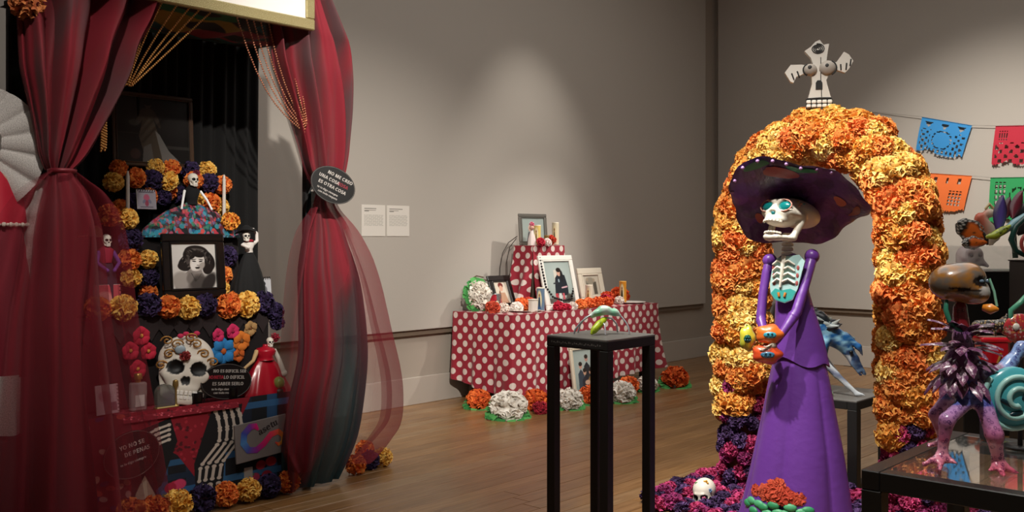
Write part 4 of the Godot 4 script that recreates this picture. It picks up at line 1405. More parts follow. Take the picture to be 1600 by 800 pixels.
func leafy_flower(label: String, at: Vector3, r: float, base: String, tip: String, green: bool, out: Vector3, seed_: int, group: String) -> Node3D:
	var t = thing("paper_flower", label, "paper flower", at, 0.0, group)
	var lift = out.normalized() * r * 0.35
	if out.y > 0.6:
		lift.y = r * 0.62
	bloom(pom(seed_, base, tip, 110, 0.6, 0.1), lift, r * 0.92, out, t, "bloom", 0.8)
	if green:
		var g = G.new()
		var rr = RandomNumberGenerator.new()
		rr.seed = seed_ + 40
		var o = out.normalized()
		var x = o.cross(Vector3(0.3, 0.2, 1)).normalized()
		var y = o.cross(x)
		for k in 34:
			var a = k * 2.39996
			var d = (x * cos(a) + y * sin(a))
			var s = o.cross(d) * r * rr.randf_range(0.2, 0.3)
			var p0 = d * r * 0.35 + o * r * 0.12
			var p1 = d * r * 0.85 + o * r * rr.randf_range(0.1, 0.42)
			var p2 = d * r * rr.randf_range(1.04, 1.2) + o * r * rr.randf_range(0.05, 0.4)
			g.col = lin("2f7a3a").lerp(lin("5cae5c"), rr.randf())
			var id = [g.p(p0), g.p(p1 - s), g.p(p1 + s + o * 0.06 * r), g.p(p2 - s * 0.5), g.p(p2 + s * 0.6)]
			g.tri(id[0], id[1], id[2])
			g.quad(id[1], id[3], id[4], id[2])
		part(g, "leaves", paper, t)
	return t


func table_altar() -> void:
	var u0 = 6.12
	var u1 = 8.31
	var v0 = 5.60
	var v1 = 6.325
	var H = 0.80
	var wood = M("4a3626", 0.6)
	var t = thing("folding_table", "long table under the polka dot cloth by the wall", "table")
	var g = G.new()
	g.box(V((u0 + u1) / 2, H - 0.022, (v0 + v1) / 2), Vector3(u1 - u0 - 0.02, 0.03, v1 - v0 - 0.02), 0.004)
	part(g, "tabletop", wood, t)
	for q in [[u0 + 0.14, v0 + 0.1], [u1 - 0.14, v0 + 0.1], [u0 + 0.14, v1 - 0.1], [u1 - 0.14, v1 - 0.1]]:
		g = G.new()
		g.box(V(q[0], 0.385, q[1]), Vector3(0.045, 0.77, 0.045), 0.004)
		part(g, "leg", wood, t)
	# polka dot cloth: one tile of two staggered dots
	var dots = []
	for q in [[0.25, 0.25], [0.75, 0.75]]:
		dots.append(["e", q[0], q[1], 0.225, 0.225, 0, 12.0, "d9c9c0"])
	var polka = M("ffffff", 0.8, {"tex": paint(128, 128, "93142a", dots, true), "uv": Vector3(1, 1, 1), "sheen": 0.25})
	t = thing("tablecloth", "red tablecloth with white polka dots hanging to the floor over the long table", "tablecloth")
	g = G.new()
	g.box(Vector3.ZERO, Vector3.ZERO, 0)
	g = G.new()
	var w = u1 - u0
	var d = v1 - v0
	# top
	for j in 9:
		for i in 25:
			var u = u0 + w * i / 24.0
			var v = v0 + d * j / 8.0
			g.p(V(u, H + 0.002, v), Vector2(u / 0.125, v / 0.125))
	for j in 8:
		for i in 24:
			g.quad(j * 25 + i, j * 25 + i + 1, j * 25 + i + 26, j * 25 + i + 25)
	part(g, "cloth_top", polka, t)
	# skirt: walk back-left, front-left, front-right, back-right
	g = G.new()
	var n = 260
	var m = 26
	var total = d + w + d
	for j in m + 1:
		for i in n + 1:
			var s = total * i / n
			var u: float
			var v: float
			var nn: Vector2
			var hem: float
			var corner = 0.0
			if s < d:
				u = u0
				v = v1 - s
				nn = Vector2(-1, 0)
				hem = lerpf(0.20, 0.07, s / d)
			elif s < d + w:
				u = u0 + (s - d)
				v = v0
				nn = Vector2(0, -1)
				hem = lerpf(0.07, 0.15, (s - d) / w)
			else:
				u = u1
				v = v0 + (s - d - w)
				nn = Vector2(1, 0)
				hem = lerpf(0.15, 0.2, (s - d - w) / d)
			for cs in [d, d + w]:
				var k = exp(-pow((s - cs) / 0.07, 2.0))
				corner = maxf(corner, k)
				if absf(s - cs) < 0.12:
					nn = nn.lerp(Vector2(-1 if cs == d else 1, -1).normalized(), exp(-pow((s - cs) / 0.06, 2.0))).normalized()
			var b = float(j) / m
			var drop = b * (H - hem)
			var out = 0.006 + b * (0.02 + 0.10 * corner * b + 0.016 * sin(s * 21.0 + b * 1.2) + 0.012 * sin(s * 47.0) * b)
			g.p(V(u + nn.x * out, H + 0.002 - drop - (0.0 if b > 0 else 0.0), v + nn.y * out), Vector2((s + u0) / 0.125, drop / 0.125))
	for j in m:
		for i in n:
			var o = j * (n + 1) + i
			g.quad(o, o + n + 1, o + n + 2, o + 1)
	part(g, "cloth_drop", polka, t)
	# riser under its own cloth
	t = thing("display_riser", "tall box under a polka dot cloth in the middle of the long table", "riser")
	g = G.new()
	g.box(V(7.01, 1.09, 6.07), Vector3(0.44, 0.58, 0.22), 0.01)
	part(g, "box", wood, t)
	g = G.new()
	var ru0 = 6.78
	var ru1 = 7.24
	var rv0 = 5.95
	var rv1 = 6.19
	for q in [[ru0, rv0], [ru1, rv0], [ru1, rv1], [ru0, rv1]]:
		g.p(V(q[0], 1.392, q[1]), Vector2(q[0] / 0.125, q[1] / 0.125))
	g.quad(0, 1, 2, 3)
	part(g, "cloth_top", polka, t)
	g = G.new()
	var rw = ru1 - ru0
	var rd = rv1 - rv0
	total = 2 * (rw + rd)
	for j in 17:
		for i in 161:
			var s = total * i / 160.0
			var q: Vector2
			var nn: Vector2
			if s < rw:
				q = Vector2(ru0 + s, rv0)
				nn = Vector2(0, -1)
			elif s < rw + rd:
				q = Vector2(ru1, rv0 + s - rw)
				nn = Vector2(1, 0)
			elif s < 2 * rw + rd:
				q = Vector2(ru1 - (s - rw - rd), rv1)
				nn = Vector2(0, 0.6)
			else:
				q = Vector2(ru0, rv1 - (s - 2 * rw - rd))
				nn = Vector2(-1, 0)
			var mid = (q - Vector2((ru0 + ru1) / 2, (rv0 + rv1) / 2)).normalized()
			nn = nn.lerp(mid, 0.45)
			var b = j / 16.0
			var out = 0.004 + b * b * 0.19 * (0.75 + 0.55 * sin(s * 34.0)) + 0.01 * b * sin(s * 71.0)
			if q.y > rv1 - 0.02 and nn.y > 0:
				out = minf(out, 0.05)
			g.p(V(q.x + nn.x * out, 1.392 - b * 0.585, q.y + nn.y * out), Vector2(s / 0.125, b * 0.585 / 0.125))
	for j in 16:
		for i in 160:
			var o = j * 161 + i
			g.quad(o, o + 161, o + 162, o + 1)
	part(g, "cloth_drop", polka, t)
	# photographs on and under the table
	var grp = "framed photos of the polka dot altar"
	photo("photo_frame", "silver grey framed photo on top of the polka dot riser", grp, 0.36, 0.30, 0.03, M("6f6c66", 0.35, {"metal": 0.4}), paint(96, 80, "8f9a96", [["e", 0.4, 0.45, 0.1, 0.14, 0, 5.0, "c09a8a"], ["p", [[0.2, 1.0], [0.3, 0.6], [0.5, 0.6], [0.6, 1.0]], "4a4a50"]]), V(6.965, 1.394, 6.10), -0.1, 0.08, 0.0)
	photo("photo_frame", "white framed photo of a seated couple leaning on the front of the riser", grp, 0.46, 0.51, 0.045, M("e4e0d8", 0.5), family_print(0), V(6.94, 0.803, 5.71), -0.05, 0.24)
	photo("photo_frame", "black framed photo at the left of the polka dot table", grp, 0.30, 0.33, 0.05, M("15110f", 0.4), paint(96, 110, "c9bfae", [["e", 0.5, 0.2, 0.16, 0.12, 0, 5.0, "6a2a24"], ["e", 0.5, 0.32, 0.12, 0.12, 0, 5.0, "c89a84"], ["p", [[0.2, 1.0], [0.3, 0.5], [0.7, 0.5], [0.85, 1.0]], "b08a70"], ["e", 0.35, 0.6, 0.06, 0.2, 10, 4.0, "7a5040"]]), V(6.56, 0.803, 6.08), 0.0, 0.35)
	photo("photo_frame", "cream carved frame with an old photo at the right of the polka dot table", grp, 0.40, 0.36, 0.06, M("cfc6b4", 0.5), paint(110, 96, "b8b0a0", [["r", 0.2, 0.3, 0.18, 0.6, "5a554a"], ["r", 0.6, 0.35, 0.2, 0.55, "4e4a40"], ["e", 0.45, 0.3, 0.25, 0.15, 0, 3.0, "8a8474"], ["e", 0.3, 0.24, 0.06, 0.08, 0, 5.0, "9a8c78"], ["e", 0.68, 0.28, 0.06, 0.08, 0, 5.0, "9a8c78"]]), V(7.88, 0.803, 6.08), 0.0, 0.22)
	photo("photo_frame", "white framed family photo standing on the floor against the polka dot cloth", grp, 0.44, 0.49, 0.03, M("d9cdb8", 0.5), family_print(1), V(6.98, 0.004, 5.44), 0.0, 0.14)
	# black beads round the white frame
	t = thing("bead_garland", "string of black beads hung round the white framed photo", "beads")
	bead_string(t, [V(6.74, 1.28, 5.835), V(6.735, 1.18, 5.80), V(6.74, 1.02, 5.76), V(6.80, 0.92, 5.72), V(6.93, 0.885, 5.70), V(7.06, 0.90, 5.715), V(7.13, 1.0, 5.75), V(7.16, 1.15, 5.80), V(7.172, 1.29, 5.85)], M("161212", 0.3), 0.012)
	# candles
	glass_candle("cream printed glass candle at the right end of the riser top", V(7.20, 1.394, 6.03), 0.033, 0.22, "d9cdb0", "b9a07a")
	glass_candle("yellow printed glass candle in front of the silver grey frame on the riser", V(6.90, 1.394, 6.0), 0.033, 0.19, "d9c070", "c09a4a")
	glass_candle("blue printed glass candle at the foot of the white framed photo", V(6.60, 0.803, 5.70), 0.036, 0.215, "6a8098", "2a4a7a")
	glass_candle("cream printed glass candle in front of the cream carved frame", V(7.56, 0.803, 5.90), 0.036, 0.20, "dfd6c0", "c09048")
	glass_candle("amber printed glass candle at the right end of the polka dot table", V(8.01, 0.803, 5.82), 0.036, 0.225, "e0952a", "5a3a10", "e8b860")
	# small things on the riser
	t = thing("clay_pot", "small clay pot with red flowers beside the candle on the riser", "pot", V(7.06, 1.394, 6.0))
	vase(t, [Vector2(0, 0), Vector2(0.035, 0), Vector2(0.05, 0.04), Vector2(0.04, 0.085), Vector2(0.045, 0.095), Vector2(0.03, 0.09), Vector2(0, 0.08)], "pot_body", M("8a6a34", 0.6), 18)
	for q in [[0.03, 0.05, 0.04], [-0.01, 0.07, 0.045], [0.05, 0.03, -0.005]]:
		bloom(pom(3, "c02a1c", "f06040", 40, 0.4), Vector3(q[0], q[1], q[2]), 0.03, Vector3(0, 0.4, 1), t, "red_flower")
	t = thing("painted_figurine", "small pink and white figurine before the silver grey frame", "figurine", V(6.81, 1.394, 5.99))
	skirt_part(t, [Vector2(0.045, 0), Vector2(0.04, 0.06), Vector2(0.02, 0.12), Vector2(0.014, 0.14)], 0.8, 7, 0.05, M("d9c9c4", 0.7))
	g = G.new()
	g.ball(Vector3(0, 0.165, 0), Vector3.ONE * 0.024, 12, 8)
	part(g, "face", M("d0a08c", 0.6), t)
	bloom(pom(2, "d04070", "f0a0b0", 40, 0.4), Vector3(0, 0.195, 0), 0.026, Vector3(0, 1, 0.3), t, "pink_headdress")
	var fl = "paper flowers on the polka dot table"
	leafy_flower("crimson paper flower on the riser below the silver grey frame", V(6.86, 1.394, 5.935), 0.05, "a00f24", "d8304a", false, Vector3(0, 0.75, 1), 3, fl)
	leafy_flower("white paper flower on the riser between the frame and the clay pot", V(6.97, 1.394, 5.945), 0.045, "e0c8c0", "fff4ee", false, Vector3(0, 0.75, 1), 3, fl)
	# flowers on the table
	leafy_flower("big white paper flower with green leaves at the back left table corner", V(6.29, 0.93, 6.22), 0.145, "cfc6ba", "f2ece0", true, Vector3(-0.1, 0.25, 1), 5, fl)
	var list = [
		["round orange paper flower behind the silver can", 6.45, 6.22, 0.075, "c8480f", "ee7a30", 0.10],
		["flat red paper flower at the left edge of the table", 6.20, 5.92, 0.075, "a8301c", "d8583a", 0.0],
		["white paper flower at the left edge before the red paper fan", 6.30, 5.88, 0.06, "d8c8bc", "fff2e6", 0.0],
		["white paper flower before the black framed photo", 6.43, 5.84, 0.065, "e0d6cc", "fffaf4", 0.0],
		["orange paper flower before the black framed photo", 6.55, 5.88, 0.085, "d8541c", "ff8a4a", 0.0],
		["red orange paper flower left of the blue printed candle", 6.68, 5.92, 0.085, "c8301c", "f0604a", 0.0],
		["crimson paper flower at the foot of the white framed photo", 6.80, 5.66, 0.06, "a80f2c", "e02a4c", 0.0],
		["small crimson paper flower under the white framed photo", 6.90, 5.645, 0.045, "b0102c", "e8365a", 0.0],
		["white paper flower under the middle of the white framed photo", 7.00, 5.655, 0.05, "e8d8d0", "fff6f0", 0.0],
		["orange paper flower at the front edge right of the white framed photo", 7.12, 5.66, 0.065, "dc5a1a", "ff9a50", 0.0],
		["second orange paper flower along the front edge from the white framed photo", 7.27, 5.68, 0.07, "d8501a", "ff8a48", 0.0],
		["third orange paper flower along the front edge from the white framed photo", 7.42, 5.69, 0.07, "d84c18", "fa8444", 0.0],
		["orange paper flower beside the cream printed candle", 7.58, 5.70, 0.065, "d44818", "f47a3c", 0.0],
		["dark red paper flower at the foot of the cream carved frame", 7.74, 5.84, 0.075, "8a0c20", "cc2040", 0.0],
		["orange red paper flower right of the cream carved frame's foot", 7.93, 5.96, 0.085, "cc3c18", "ec6438", 0.0],
		["small white paper flower left of the amber candle", 7.92, 5.80, 0.055, "d8ccc0", "fff4ea", 0.0],
		["orange paper flower at the far right end of the table", 8.22, 6.02, 0.11, "c84414", "ee6a30", 0.0],
	]
	var k = 0
	for q in list:
		k += 1
		leafy_flower(q[0], V(q[1], 0.803 + q[6], q[2]), q[3], q[4], q[5], false, Vector3(-0.3, 1, 0.6), k % 4, fl)
	t = thing("paper_fan", "round red folded paper fan near the left end of the polka dot table", "paper fan", V(6.38, 0.803, 6.04))
	g = G.new()
	g.xf = Transform3D(Basis(Vector3(1, 0, 0), -0.2), Vector3(0, 0.075, 0))
	g.grid(72, 1, func(a, b): return Vector3(cos(a * TAU) * (0.02 + b * 0.055), sin(a * TAU) * (0.02 + b * 0.055), 0.01 * (1 if int(a * 72) % 2 == 0 else -1) * b), true)
	part(g, "pleated_disc", M("b0182c", 0.8), t)
	g = G.new()
	g.ball(Vector3(0, 0.07, 0.012), Vector3(0.024, 0.024, 0.01), 12, 6)
	part(g, "fan_centre", M("b8ac90", 0.7), t)
	t = thing("tin_can", "plain silver can by the black framed photo", "can", V(6.42, 0.803, 6.07))
	vase(t, [Vector2(0, 0), Vector2(0.04, 0), Vector2(0.04, 0.006), Vector2(0.037, 0.01), Vector2(0.037, 0.145), Vector2(0.04, 0.15), Vector2(0.036, 0.152), Vector2(0.036, 0.14), Vector2(0, 0.14)], "can_body", M("aeb4b6", 0.25, {"metal": 0.8}), 24)
	for q in [["white paper plate at the left of the table front", 6.50, 5.80, 0.15], ["white paper plate at the right of the table front", 8.08, 5.77, 0.15]]:
		t = thing("paper_plate", q[0], "plate", V(q[1], 0.803, q[2]), 0, "paper plates")
		vase(t, [Vector2(0, 0.001), Vector2(q[3] * 0.7, 0.001), Vector2(q[3], 0.014), Vector2(q[3] * 0.98, 0.017), Vector2(q[3] * 0.68, 0.004), Vector2(0, 0.004)], "plate_disc", M("d9d4cc", 0.7), 32)
	t = thing("sugar_lump_box", "small white box before the blue printed candle", "box", V(6.475, 0.803, 5.68))
	g = G.new()
	g.box(Vector3(0, 0.055, 0), Vector3(0.085, 0.11, 0.05), 0.008)
	part(g, "carton", M("ded6ca", 0.7), t)
	g = G.new()
	g.box(Vector3(0, 0.113, 0), Vector3(0.09, 0.012, 0.055), 0.003)
	part(g, "lid", M("cfc4b4", 0.7), t)
	g = G.new()
	for q in [[[6.25, 0.98, 6.28], [6.33, 1.10, 6.27], [6.40, 1.085, 6.26], [6.48, 1.07, 6.25]], [[6.31, 1.095, 6.27], [6.36, 1.115, 6.27], [6.44, 1.10, 6.26]]]:
		var pts = []
		for c in q:
			pts.append(V(c[0], c[1], c[2]))
		g.tube(pts, 0.006, 6)
	tag(part(g, "dry_twig", M("5a4636", 0.9), null), "thin brown twig lying over the big white paper flower", "twig")
	g = G.new()
	g.tube([V(6.84, 1.48, 6.20), V(6.76, 1.42, 6.24), V(6.70, 1.32, 6.26), V(6.675, 1.18, 6.27), V(6.68, 1.0, 6.28), V(6.685, 0.803, 6.28)], 0.004, 6)
	g.tube([V(6.84, 1.46, 6.21), V(6.79, 1.38, 6.25), V(6.76, 1.25, 6.26), V(6.775, 1.05, 6.27), V(6.78, 0.803, 6.28)], 0.004, 6)
	tag(part(g, "picture_cord", M("3a342e", 0.7), null), "two thin dark cords hanging behind the polka dot riser", "cord")
	# flowers lying on the floor round the cloth
	var fg = "paper flowers on the floor round the polka dot table"
	var fl2 = [
		["orange paper flower with green leaves beside the left table corner", 5.97, 5.86, 0.12, "o", true],
		["largest white paper flower with green leaves, in front of the left table corner", 5.80, 5.36, 0.165, "w", true],
		["orange paper flower between the two leafy white ones on the floor", 6.25, 5.46, 0.125, "o", false],
		["white paper flower with green leaves between the pedestal's legs, left", 6.48, 5.27, 0.125, "w", true],
		["orange paper flower with green leaves in front of the floor photo", 6.80, 5.29, 0.12, "o", true],
		["white paper flower with green leaves seen between the pedestal's right legs", 7.06, 5.15, 0.135, "w", true],
		["orange paper flower against the cloth right of the floor photo", 7.55, 5.42, 0.11, "o", false],
		["white paper flower with green leaves behind the pedestal's right leg", 7.72, 5.33, 0.11, "w", true],
		["flat orange leafy paper flower at the far right of the row on the floor", 8.13, 5.28, 0.15, "o", true],
		["small white paper flower tucked under the cloth behind the two orange ones", 6.30, 5.62, 0.07, "w", false],
		["small white paper flower at the foot of the floor photo", 6.98, 5.30, 0.075, "w", false],
		["small white paper flower against the cloth at the right", 7.75, 5.55, 0.08, "w", false],
		["dark red paper flower before the largest white one's right side", 6.13, 5.30, 0.075, "r", false],
		["red paper flower tucked under the cloth left of the floor photo", 6.60, 5.50, 0.09, "r", false],
		["red paper flower at the cloth hem right of the floor photo", 7.40, 5.53, 0.08, "r", false],
	]
	var cc = {"o": ["c0400f", "f07a34"], "w": ["cfc8bc", "fbf6ec"], "r": ["7a1020", "c02c40"]}
	for q in fl2:
		k += 1
		leafy_flower(q[0], V(q[1], 0.0, q[2]), q[3], cc[q[4]][0], cc[q[4]][1], q[5], Vector3(-0.25, 1, 0.35), k % 5, fg)


func pedestal(label: String, u0: float, v0: float, su: float, sv: float, h: float, leg: float, rail: float, base_rail: bool, group: String) -> Node3D:
	var t = thing("display_pedestal", label, "pedestal", V(u0 + su / 2, 0, v0 + sv / 2), 0, group)
	var m = M("0f0e0d", 0.6)
	for s in [[-1, -1], [1, -1], [1, 1], [-1, 1]]:
		var g = G.new()
		g.box(Vector3(s[0] * (su - leg) / 2, (h - rail) / 2, s[1] * (sv - leg) / 2), Vector3(leg, h - rail, leg), 0.003)
		part(g, "leg", m, t)
	for s in [-1, 1]:
		var g = G.new()
		g.box(Vector3(0, h - rail / 2 - 0.004, s * (sv - leg) / 2), Vector3(su, rail - 0.008, leg), 0.003)
		part(g, "rail", m, t)
		g = G.new()
		g.box(Vector3(s * (su - leg) / 2, h - rail / 2 - 0.004, 0), Vector3(leg, rail - 0.008, sv - leg * 2), 0.003)
		part(g, "rail", m, t)
		if base_rail:
			g = G.new()
			g.box(Vector3(0, 0.025, s * (sv - leg) / 2), Vector3(su - leg * 2, 0.05, leg), 0.003)
			part(g, "foot_rail", m, t)
	var g = G.new()
	g.box(Vector3(0, h - 0.006, 0), Vector3(su, 0.012, sv), 0.003)
	part(g, "top_board", M("63615e", 0.35), t)  # black top; the light it reflects is put into this grey
	return t


func camnode(called: String, label: String, category: String, at: Vector3, group := "") -> Node3D:
	return thing(called, label, category, at, turn, group)


func pedestal_creature() -> void:
	var t = pedestal("tall narrow black pedestal in front of the polka dot altar", 3.37, 2.53, 0.365, 0.345, 1.016, 0.045, 0.05, false, "black open display stands")
	# faint lettered strip along its left edge
	var g = G.new()
	var S = []
	for k in 26:
		S.append(["r", 0.03 + k * 0.036, 0.3 + 0.1 * (k % 3), 0.016 + 0.008 * (k % 2), 0.3 - 0.06 * (k % 3), "6a6662"])
	g.grid(1, 1, func(a, b): return Vector3(-0.1832, 0.972 + b * 0.03, -0.15 + a * 0.30))
	part(g, "caption_strip", M("ffffff", 0.6, {"tex": paint(128, 24, "151413", S)}), t)
	t = camnode("insect_sculpture", "small painted insect with a yellow green body and pale arched legs on the tall pedestal", "sculpture", V(3.553, 1.0165, 2.70))
	g = G.new()
	g.tube([Vector3(0.022, 0.075, -0.005), Vector3(0.008, 0.066, 0.012), Vector3(-0.016, 0.046, 0.032), Vector3(-0.04, 0.022, 0.05), Vector3(-0.052, 0.006, 0.058)], [0.006, 0.014, 0.018, 0.016, 0.005], 12)
	part(g, "body", M("c5d24a", 0.4, {"tex": blob_print(64, 64, "d3df62", ["8a9a2a", "e6ee8a", "4a5a1a"], 26, 0.03, 0.07, 3), "tri": Vector3(9, 9, 9)}), t)
	var mint = M("8fc4a8", 0.4)
	var sh = [["c", Vector3(-0.045, 0.085, 0), Vector3(0.0, 0.108, 0.005), 0.012, 0.018, 0.01], ["c", Vector3(0.0, 0.108, 0.005), Vector3(0.06, 0.10, 0), 0.018, 0.015, 0.015], ["c", Vector3(0.06, 0.10, 0), Vector3(0.085, 0.086, 0), 0.014, 0.006, 0.015], ["e", Vector3(0.015, 0.118, 0.0), Vector3(0.022, 0.012, 0.02), 0, 0, 0.015], ["e", Vector3(-0.022, 0.10, 0.012), Vector3(0.018, 0.012, 0.016), 0, 0, 0.012]]
	g = G.new()
	nets(g, sh, Vector3(-0.08, 0.05, -0.05), Vector3(0.12, 0.15, 0.05), 0.006, func(q: Vector3): return lin("7fbb9c").lerp(lin("d3e6dc"), clampf(sin(q.x * 90.0) * 0.5 + 0.5, 0, 1)))
	part(g, "folded_wings", M("ffffff", 0.35, {"vc": true}), t)
	var pale = M("a8a8ae", 0.25, {"metal": 0.3})
	var legs = [
		[[-0.128, 0.003, 0.02], [-0.122, 0.025, 0.02], [-0.095, 0.058, 0.015], [-0.06, 0.083, 0.008], [-0.03, 0.096, 0.0]],
		[[0.062, 0.098, 0.0], [0.09, 0.08, 0.0], [0.112, 0.052, 0.01], [0.122, 0.03, 0.012], [0.124, 0.003, 0.015]],
		[[0.02, 0.075, -0.01], [0.05, 0.07, -0.04], [0.075, 0.04, -0.06], [0.08, 0.003, -0.065]],
		[[-0.035, 0.09, -0.01], [-0.07, 0.075, -0.035], [-0.095, 0.04, -0.05], [-0.105, 0.003, -0.055]],
		[[0.0, 0.06, 0.02], [0.01, 0.045, 0.045], [0.012, 0.003, 0.06]],
	]
	for l in legs:
		g = G.new()
		var pts = []
		for q in l:
			pts.append(Vector3(q[0], q[1], q[2]))
		g.tube(pts, 0.0042, 7)
		part(g, "leg", pale, t)


var statue_x := Basis(Vector3(0.291, 0, 0.957).normalized(), Vector3.UP, Vector3(-0.957, 0, 0.291).normalized())

func statue() -> void:
	var t = thing("skeleton_statue", "tall smiling skeleton lady statue in a long purple gown and wide hat", "statue", V(4.196, 0.0, 2.082))
	t.basis = statue_x
	var purple = M("6a3a96", 0.38, {"bump": noise(0.03, 31, 256, 256, null, 4), "tri": Vector3(2.5, 2.5, 2.5), "depth": 0.12, "coat": 0.1})
	var rows = [[0.0, 0.010, 0.30], [0.10, 0.010, 0.272], [0.19, 0.011, 0.246], [0.34, 0.018, 0.218], [0.485, 0.023, 0.193], [0.64, 0.025, 0.163], [0.78, 0.026, 0.138], [0.90, 0.026, 0.112], [0.98, 0.02, 0.09]]
	var g = G.new()
	g.grid(120, 60, func(a, b):
		var q = interp(rows, b)
		var an = a * TAU
		var ridge = pow(absf(cos(3.0 * an + 0.5)), 0.5) - 0.65
		var sway = 0.5 * sin(3.0 * an + 1.0 + b * 1.5)
		var r: float = q[2] * (1.0 + 0.17 * ridge * (1.0 - b * 0.75) + 0.02 * sway)
		return Vector3(q[1] + r * cos(an), q[0], -r * 0.92 * sin(an)), true)
	part(g, "skirt", purple, t)
	var jr = [[0.895, 0.026, 0.134], [0.93, 0.026, 0.126], [1.0, 0.024, 0.112], [1.077, 0.014, 0.098], [1.16, 0.003, 0.083], [1.25, -0.008, 0.072], [1.33, -0.012, 0.072], [1.365, -0.012, 0.055], [1.385, -0.014, 0.02]]
	g = G.new()
	g.grid(72, 40, func(a, b):
		var q = interp(jr, b)
		var an = a * TAU
		var r: float = q[2] * (1.0 + 0.03 * sin(5.0 * an + 0.6) * (1 - b))
		var x = q[1] + r * cos(an)
		var hang = (1.0 - b) * (1.0 - b)
		return Vector3(x, q[0] - hang * (0.16 * (x - 0.026) + 0.012 * sin(an * 4.0)), -r * 0.85 * sin(an)), true)
	# hem turned inwards so that the jacket reads as a shell with an edge
	g.grid(72, 2, func(a, b):
		var q = jr[0]
		var an = a * TAU
		var r: float = q[2] * (1.0 - 0.10 * (1 - b)) * (1.0 + 0.03 * sin(5.0 * an + 0.6))
		var x = q[1] + r * cos(an)
		return Vector3(x, q[0] + 0.02 * (1 - b) - (0.16 * (x - 0.026) + 0.012 * sin(an * 4.0)), -r * 0.85 * sin(an)), true)
	part(g, "jacket", purple, t)
	# arms with round shoulders, bent forward to the bouquet
	var arms = [
		[[Vector3(0.085, 1.372, 0.0), Vector3(0.075, 1.31, 0.03), Vector3(0.058, 1.22, 0.075), Vector3(0.036, 1.125, 0.118), Vector3(0.024, 1.105, 0.13), Vector3(0.0, 1.06, 0.16), Vector3(-0.035, 1.0, 0.195), Vector3(-0.045, 0.985, 0.205)], [0.026, 0.024, 0.022, 0.024, 0.025, 0.02, 0.015, 0.013]],
		[[Vector3(-0.105, 1.35, 0.0), Vector3(-0.118, 1.29, 0.02), Vector3(-0.128, 1.2, 0.045), Vector3(-0.13, 1.1, 0.08), Vector3(-0.128, 1.075, 0.09), Vector3(-0.11, 1.04, 0.13), Vector3(-0.085, 1.0, 0.175), Vector3(-0.08, 0.99, 0.185)], [0.024, 0.021, 0.02, 0.022, 0.023, 0.018, 0.014, 0.012]],
	]
	for q in arms:
		g = G.new()
		g.tube(q[0], q[1], 14)
		g.ball(q[0][0], Vector3.ONE * 0.034, 16, 10)
		g.ball(q[0][4], Vector3.ONE * q[1][4] * 1.05, 12, 8)
		part(g, "arm", purple, t)
	hand_bones(t, Vector3(-0.045, 0.988, 0.202), Vector3(-0.35, -0.35, 0.5), Vector3(0.3, 0.75, 0.6), 0.075, M("d8cfbe", 0.5), 0.5)
	hand_bones(t, Vector3(-0.08, 0.992, 0.183), Vector3(-0.1, -0.6, 0.35), Vector3(0.5, -0.2, 0.85), 0.07, M("d8cfbe", 0.5), 0.5)
	# painted bib with ribs
	var bib = [Vector2(-0.045, 0.09), Vector2(-0.065, 0.045), Vector2(-0.075, -0.03), Vector2(-0.07, -0.075), Vector2(-0.045, -0.105), Vector2(-0.005, -0.115), Vector2(0.03, -0.10), Vector2(0.052, -0.05), Vector2(0.068, 0.02), Vector2(0.082, 0.075), Vector2(0.055, 0.105), Vector2(0.0, 0.10)]
	var bx = Transform3D(Basis(Vector3(1, 0, 0), -0.12) * Basis(Vector3(0, 1, 0), -0.1), Vector3(-0.014, 1.275, 0.082))
	g = G.new()
	g.xf = bx
	g.prism(bib, 0.014)
	part(g, "bib", M("a9cdcc", 0.4), t)
	g = G.new()
	g.xf = bx
	var lowp = [Vector2(-0.07, -0.072), Vector2(-0.045, -0.102), Vector2(-0.005, -0.112), Vector2(0.028, -0.097), Vector2(0.045, -0.062), Vector2(0.02, -0.05), Vector2(-0.02, -0.058), Vector2(-0.05, -0.05)]
	g.prism(lowp, 0.017)
	part(g, "bib_hem", M("3aa39c", 0.4), t)
	var bone = M("e8e2d4", 0.5)
	g = G.new()
	g.xf = bx
	g.tube([Vector3(-0.012, 0.10, 0.012), Vector3(-0.018, 0.03, 0.014), Vector3(-0.026, -0.045, 0.012)], [0.011, 0.009, 0.006], 8)
	part(g, "breastbone", bone, t)
	for k in 4:
		for s in [-1, 1]:
			g = G.new()
			g.xf = bx
			var y0 = 0.065 - k * 0.028
			g.tube([Vector3(-0.015, y0, 0.012), Vector3(-0.015 + s * 0.025, y0 + 0.012, 0.016), Vector3(-0.012 + s * 0.05, y0 - 0.006, 0.012)], [0.006, 0.006, 0.0045], 6)
			part(g, "rib", bone, t)
	for s in [-1, 1]:
		g = G.new()
		g.xf = bx
		for k in 3:
			g.ball(Vector3(s * (0.056 - k * 0.002) - 0.004, 0.045 - k * 0.035, 0.007), Vector3(0.007, 0.012, 0.003), 8, 5)
		part(g, "painted_mark", M("9a4a48", 0.5), t)
		g = G.new()
		g.xf = bx
		g.tube([Vector3(-0.018 + s * 0.016, -0.068, 0.009), Vector3(-0.018 + s * 0.012, -0.088, 0.0095)], 0.006, 8)
		part(g, "orange_emblem", M("c87a2a", 0.5), t)
	# neck bones
	g = G.new()
	for k in 5:
		g.xf = Transform3D(Basis.IDENTITY, Vector3(-0.026 + k * 0.001, 1.372 + k * 0.022, 0.005))
		g.lathe([Vector2(0.018, 0.0), Vector2(0.027, 0.004), Vector2(0.027, 0.015), Vector2(0.018, 0.020)], 16)
	part(g, "neck", bone, t)
	# head: laughing skull tilted back
	var sk = Node3D.new()
	var mesh_g = G.new()
	var skull_parts = skull_shape(0.22)
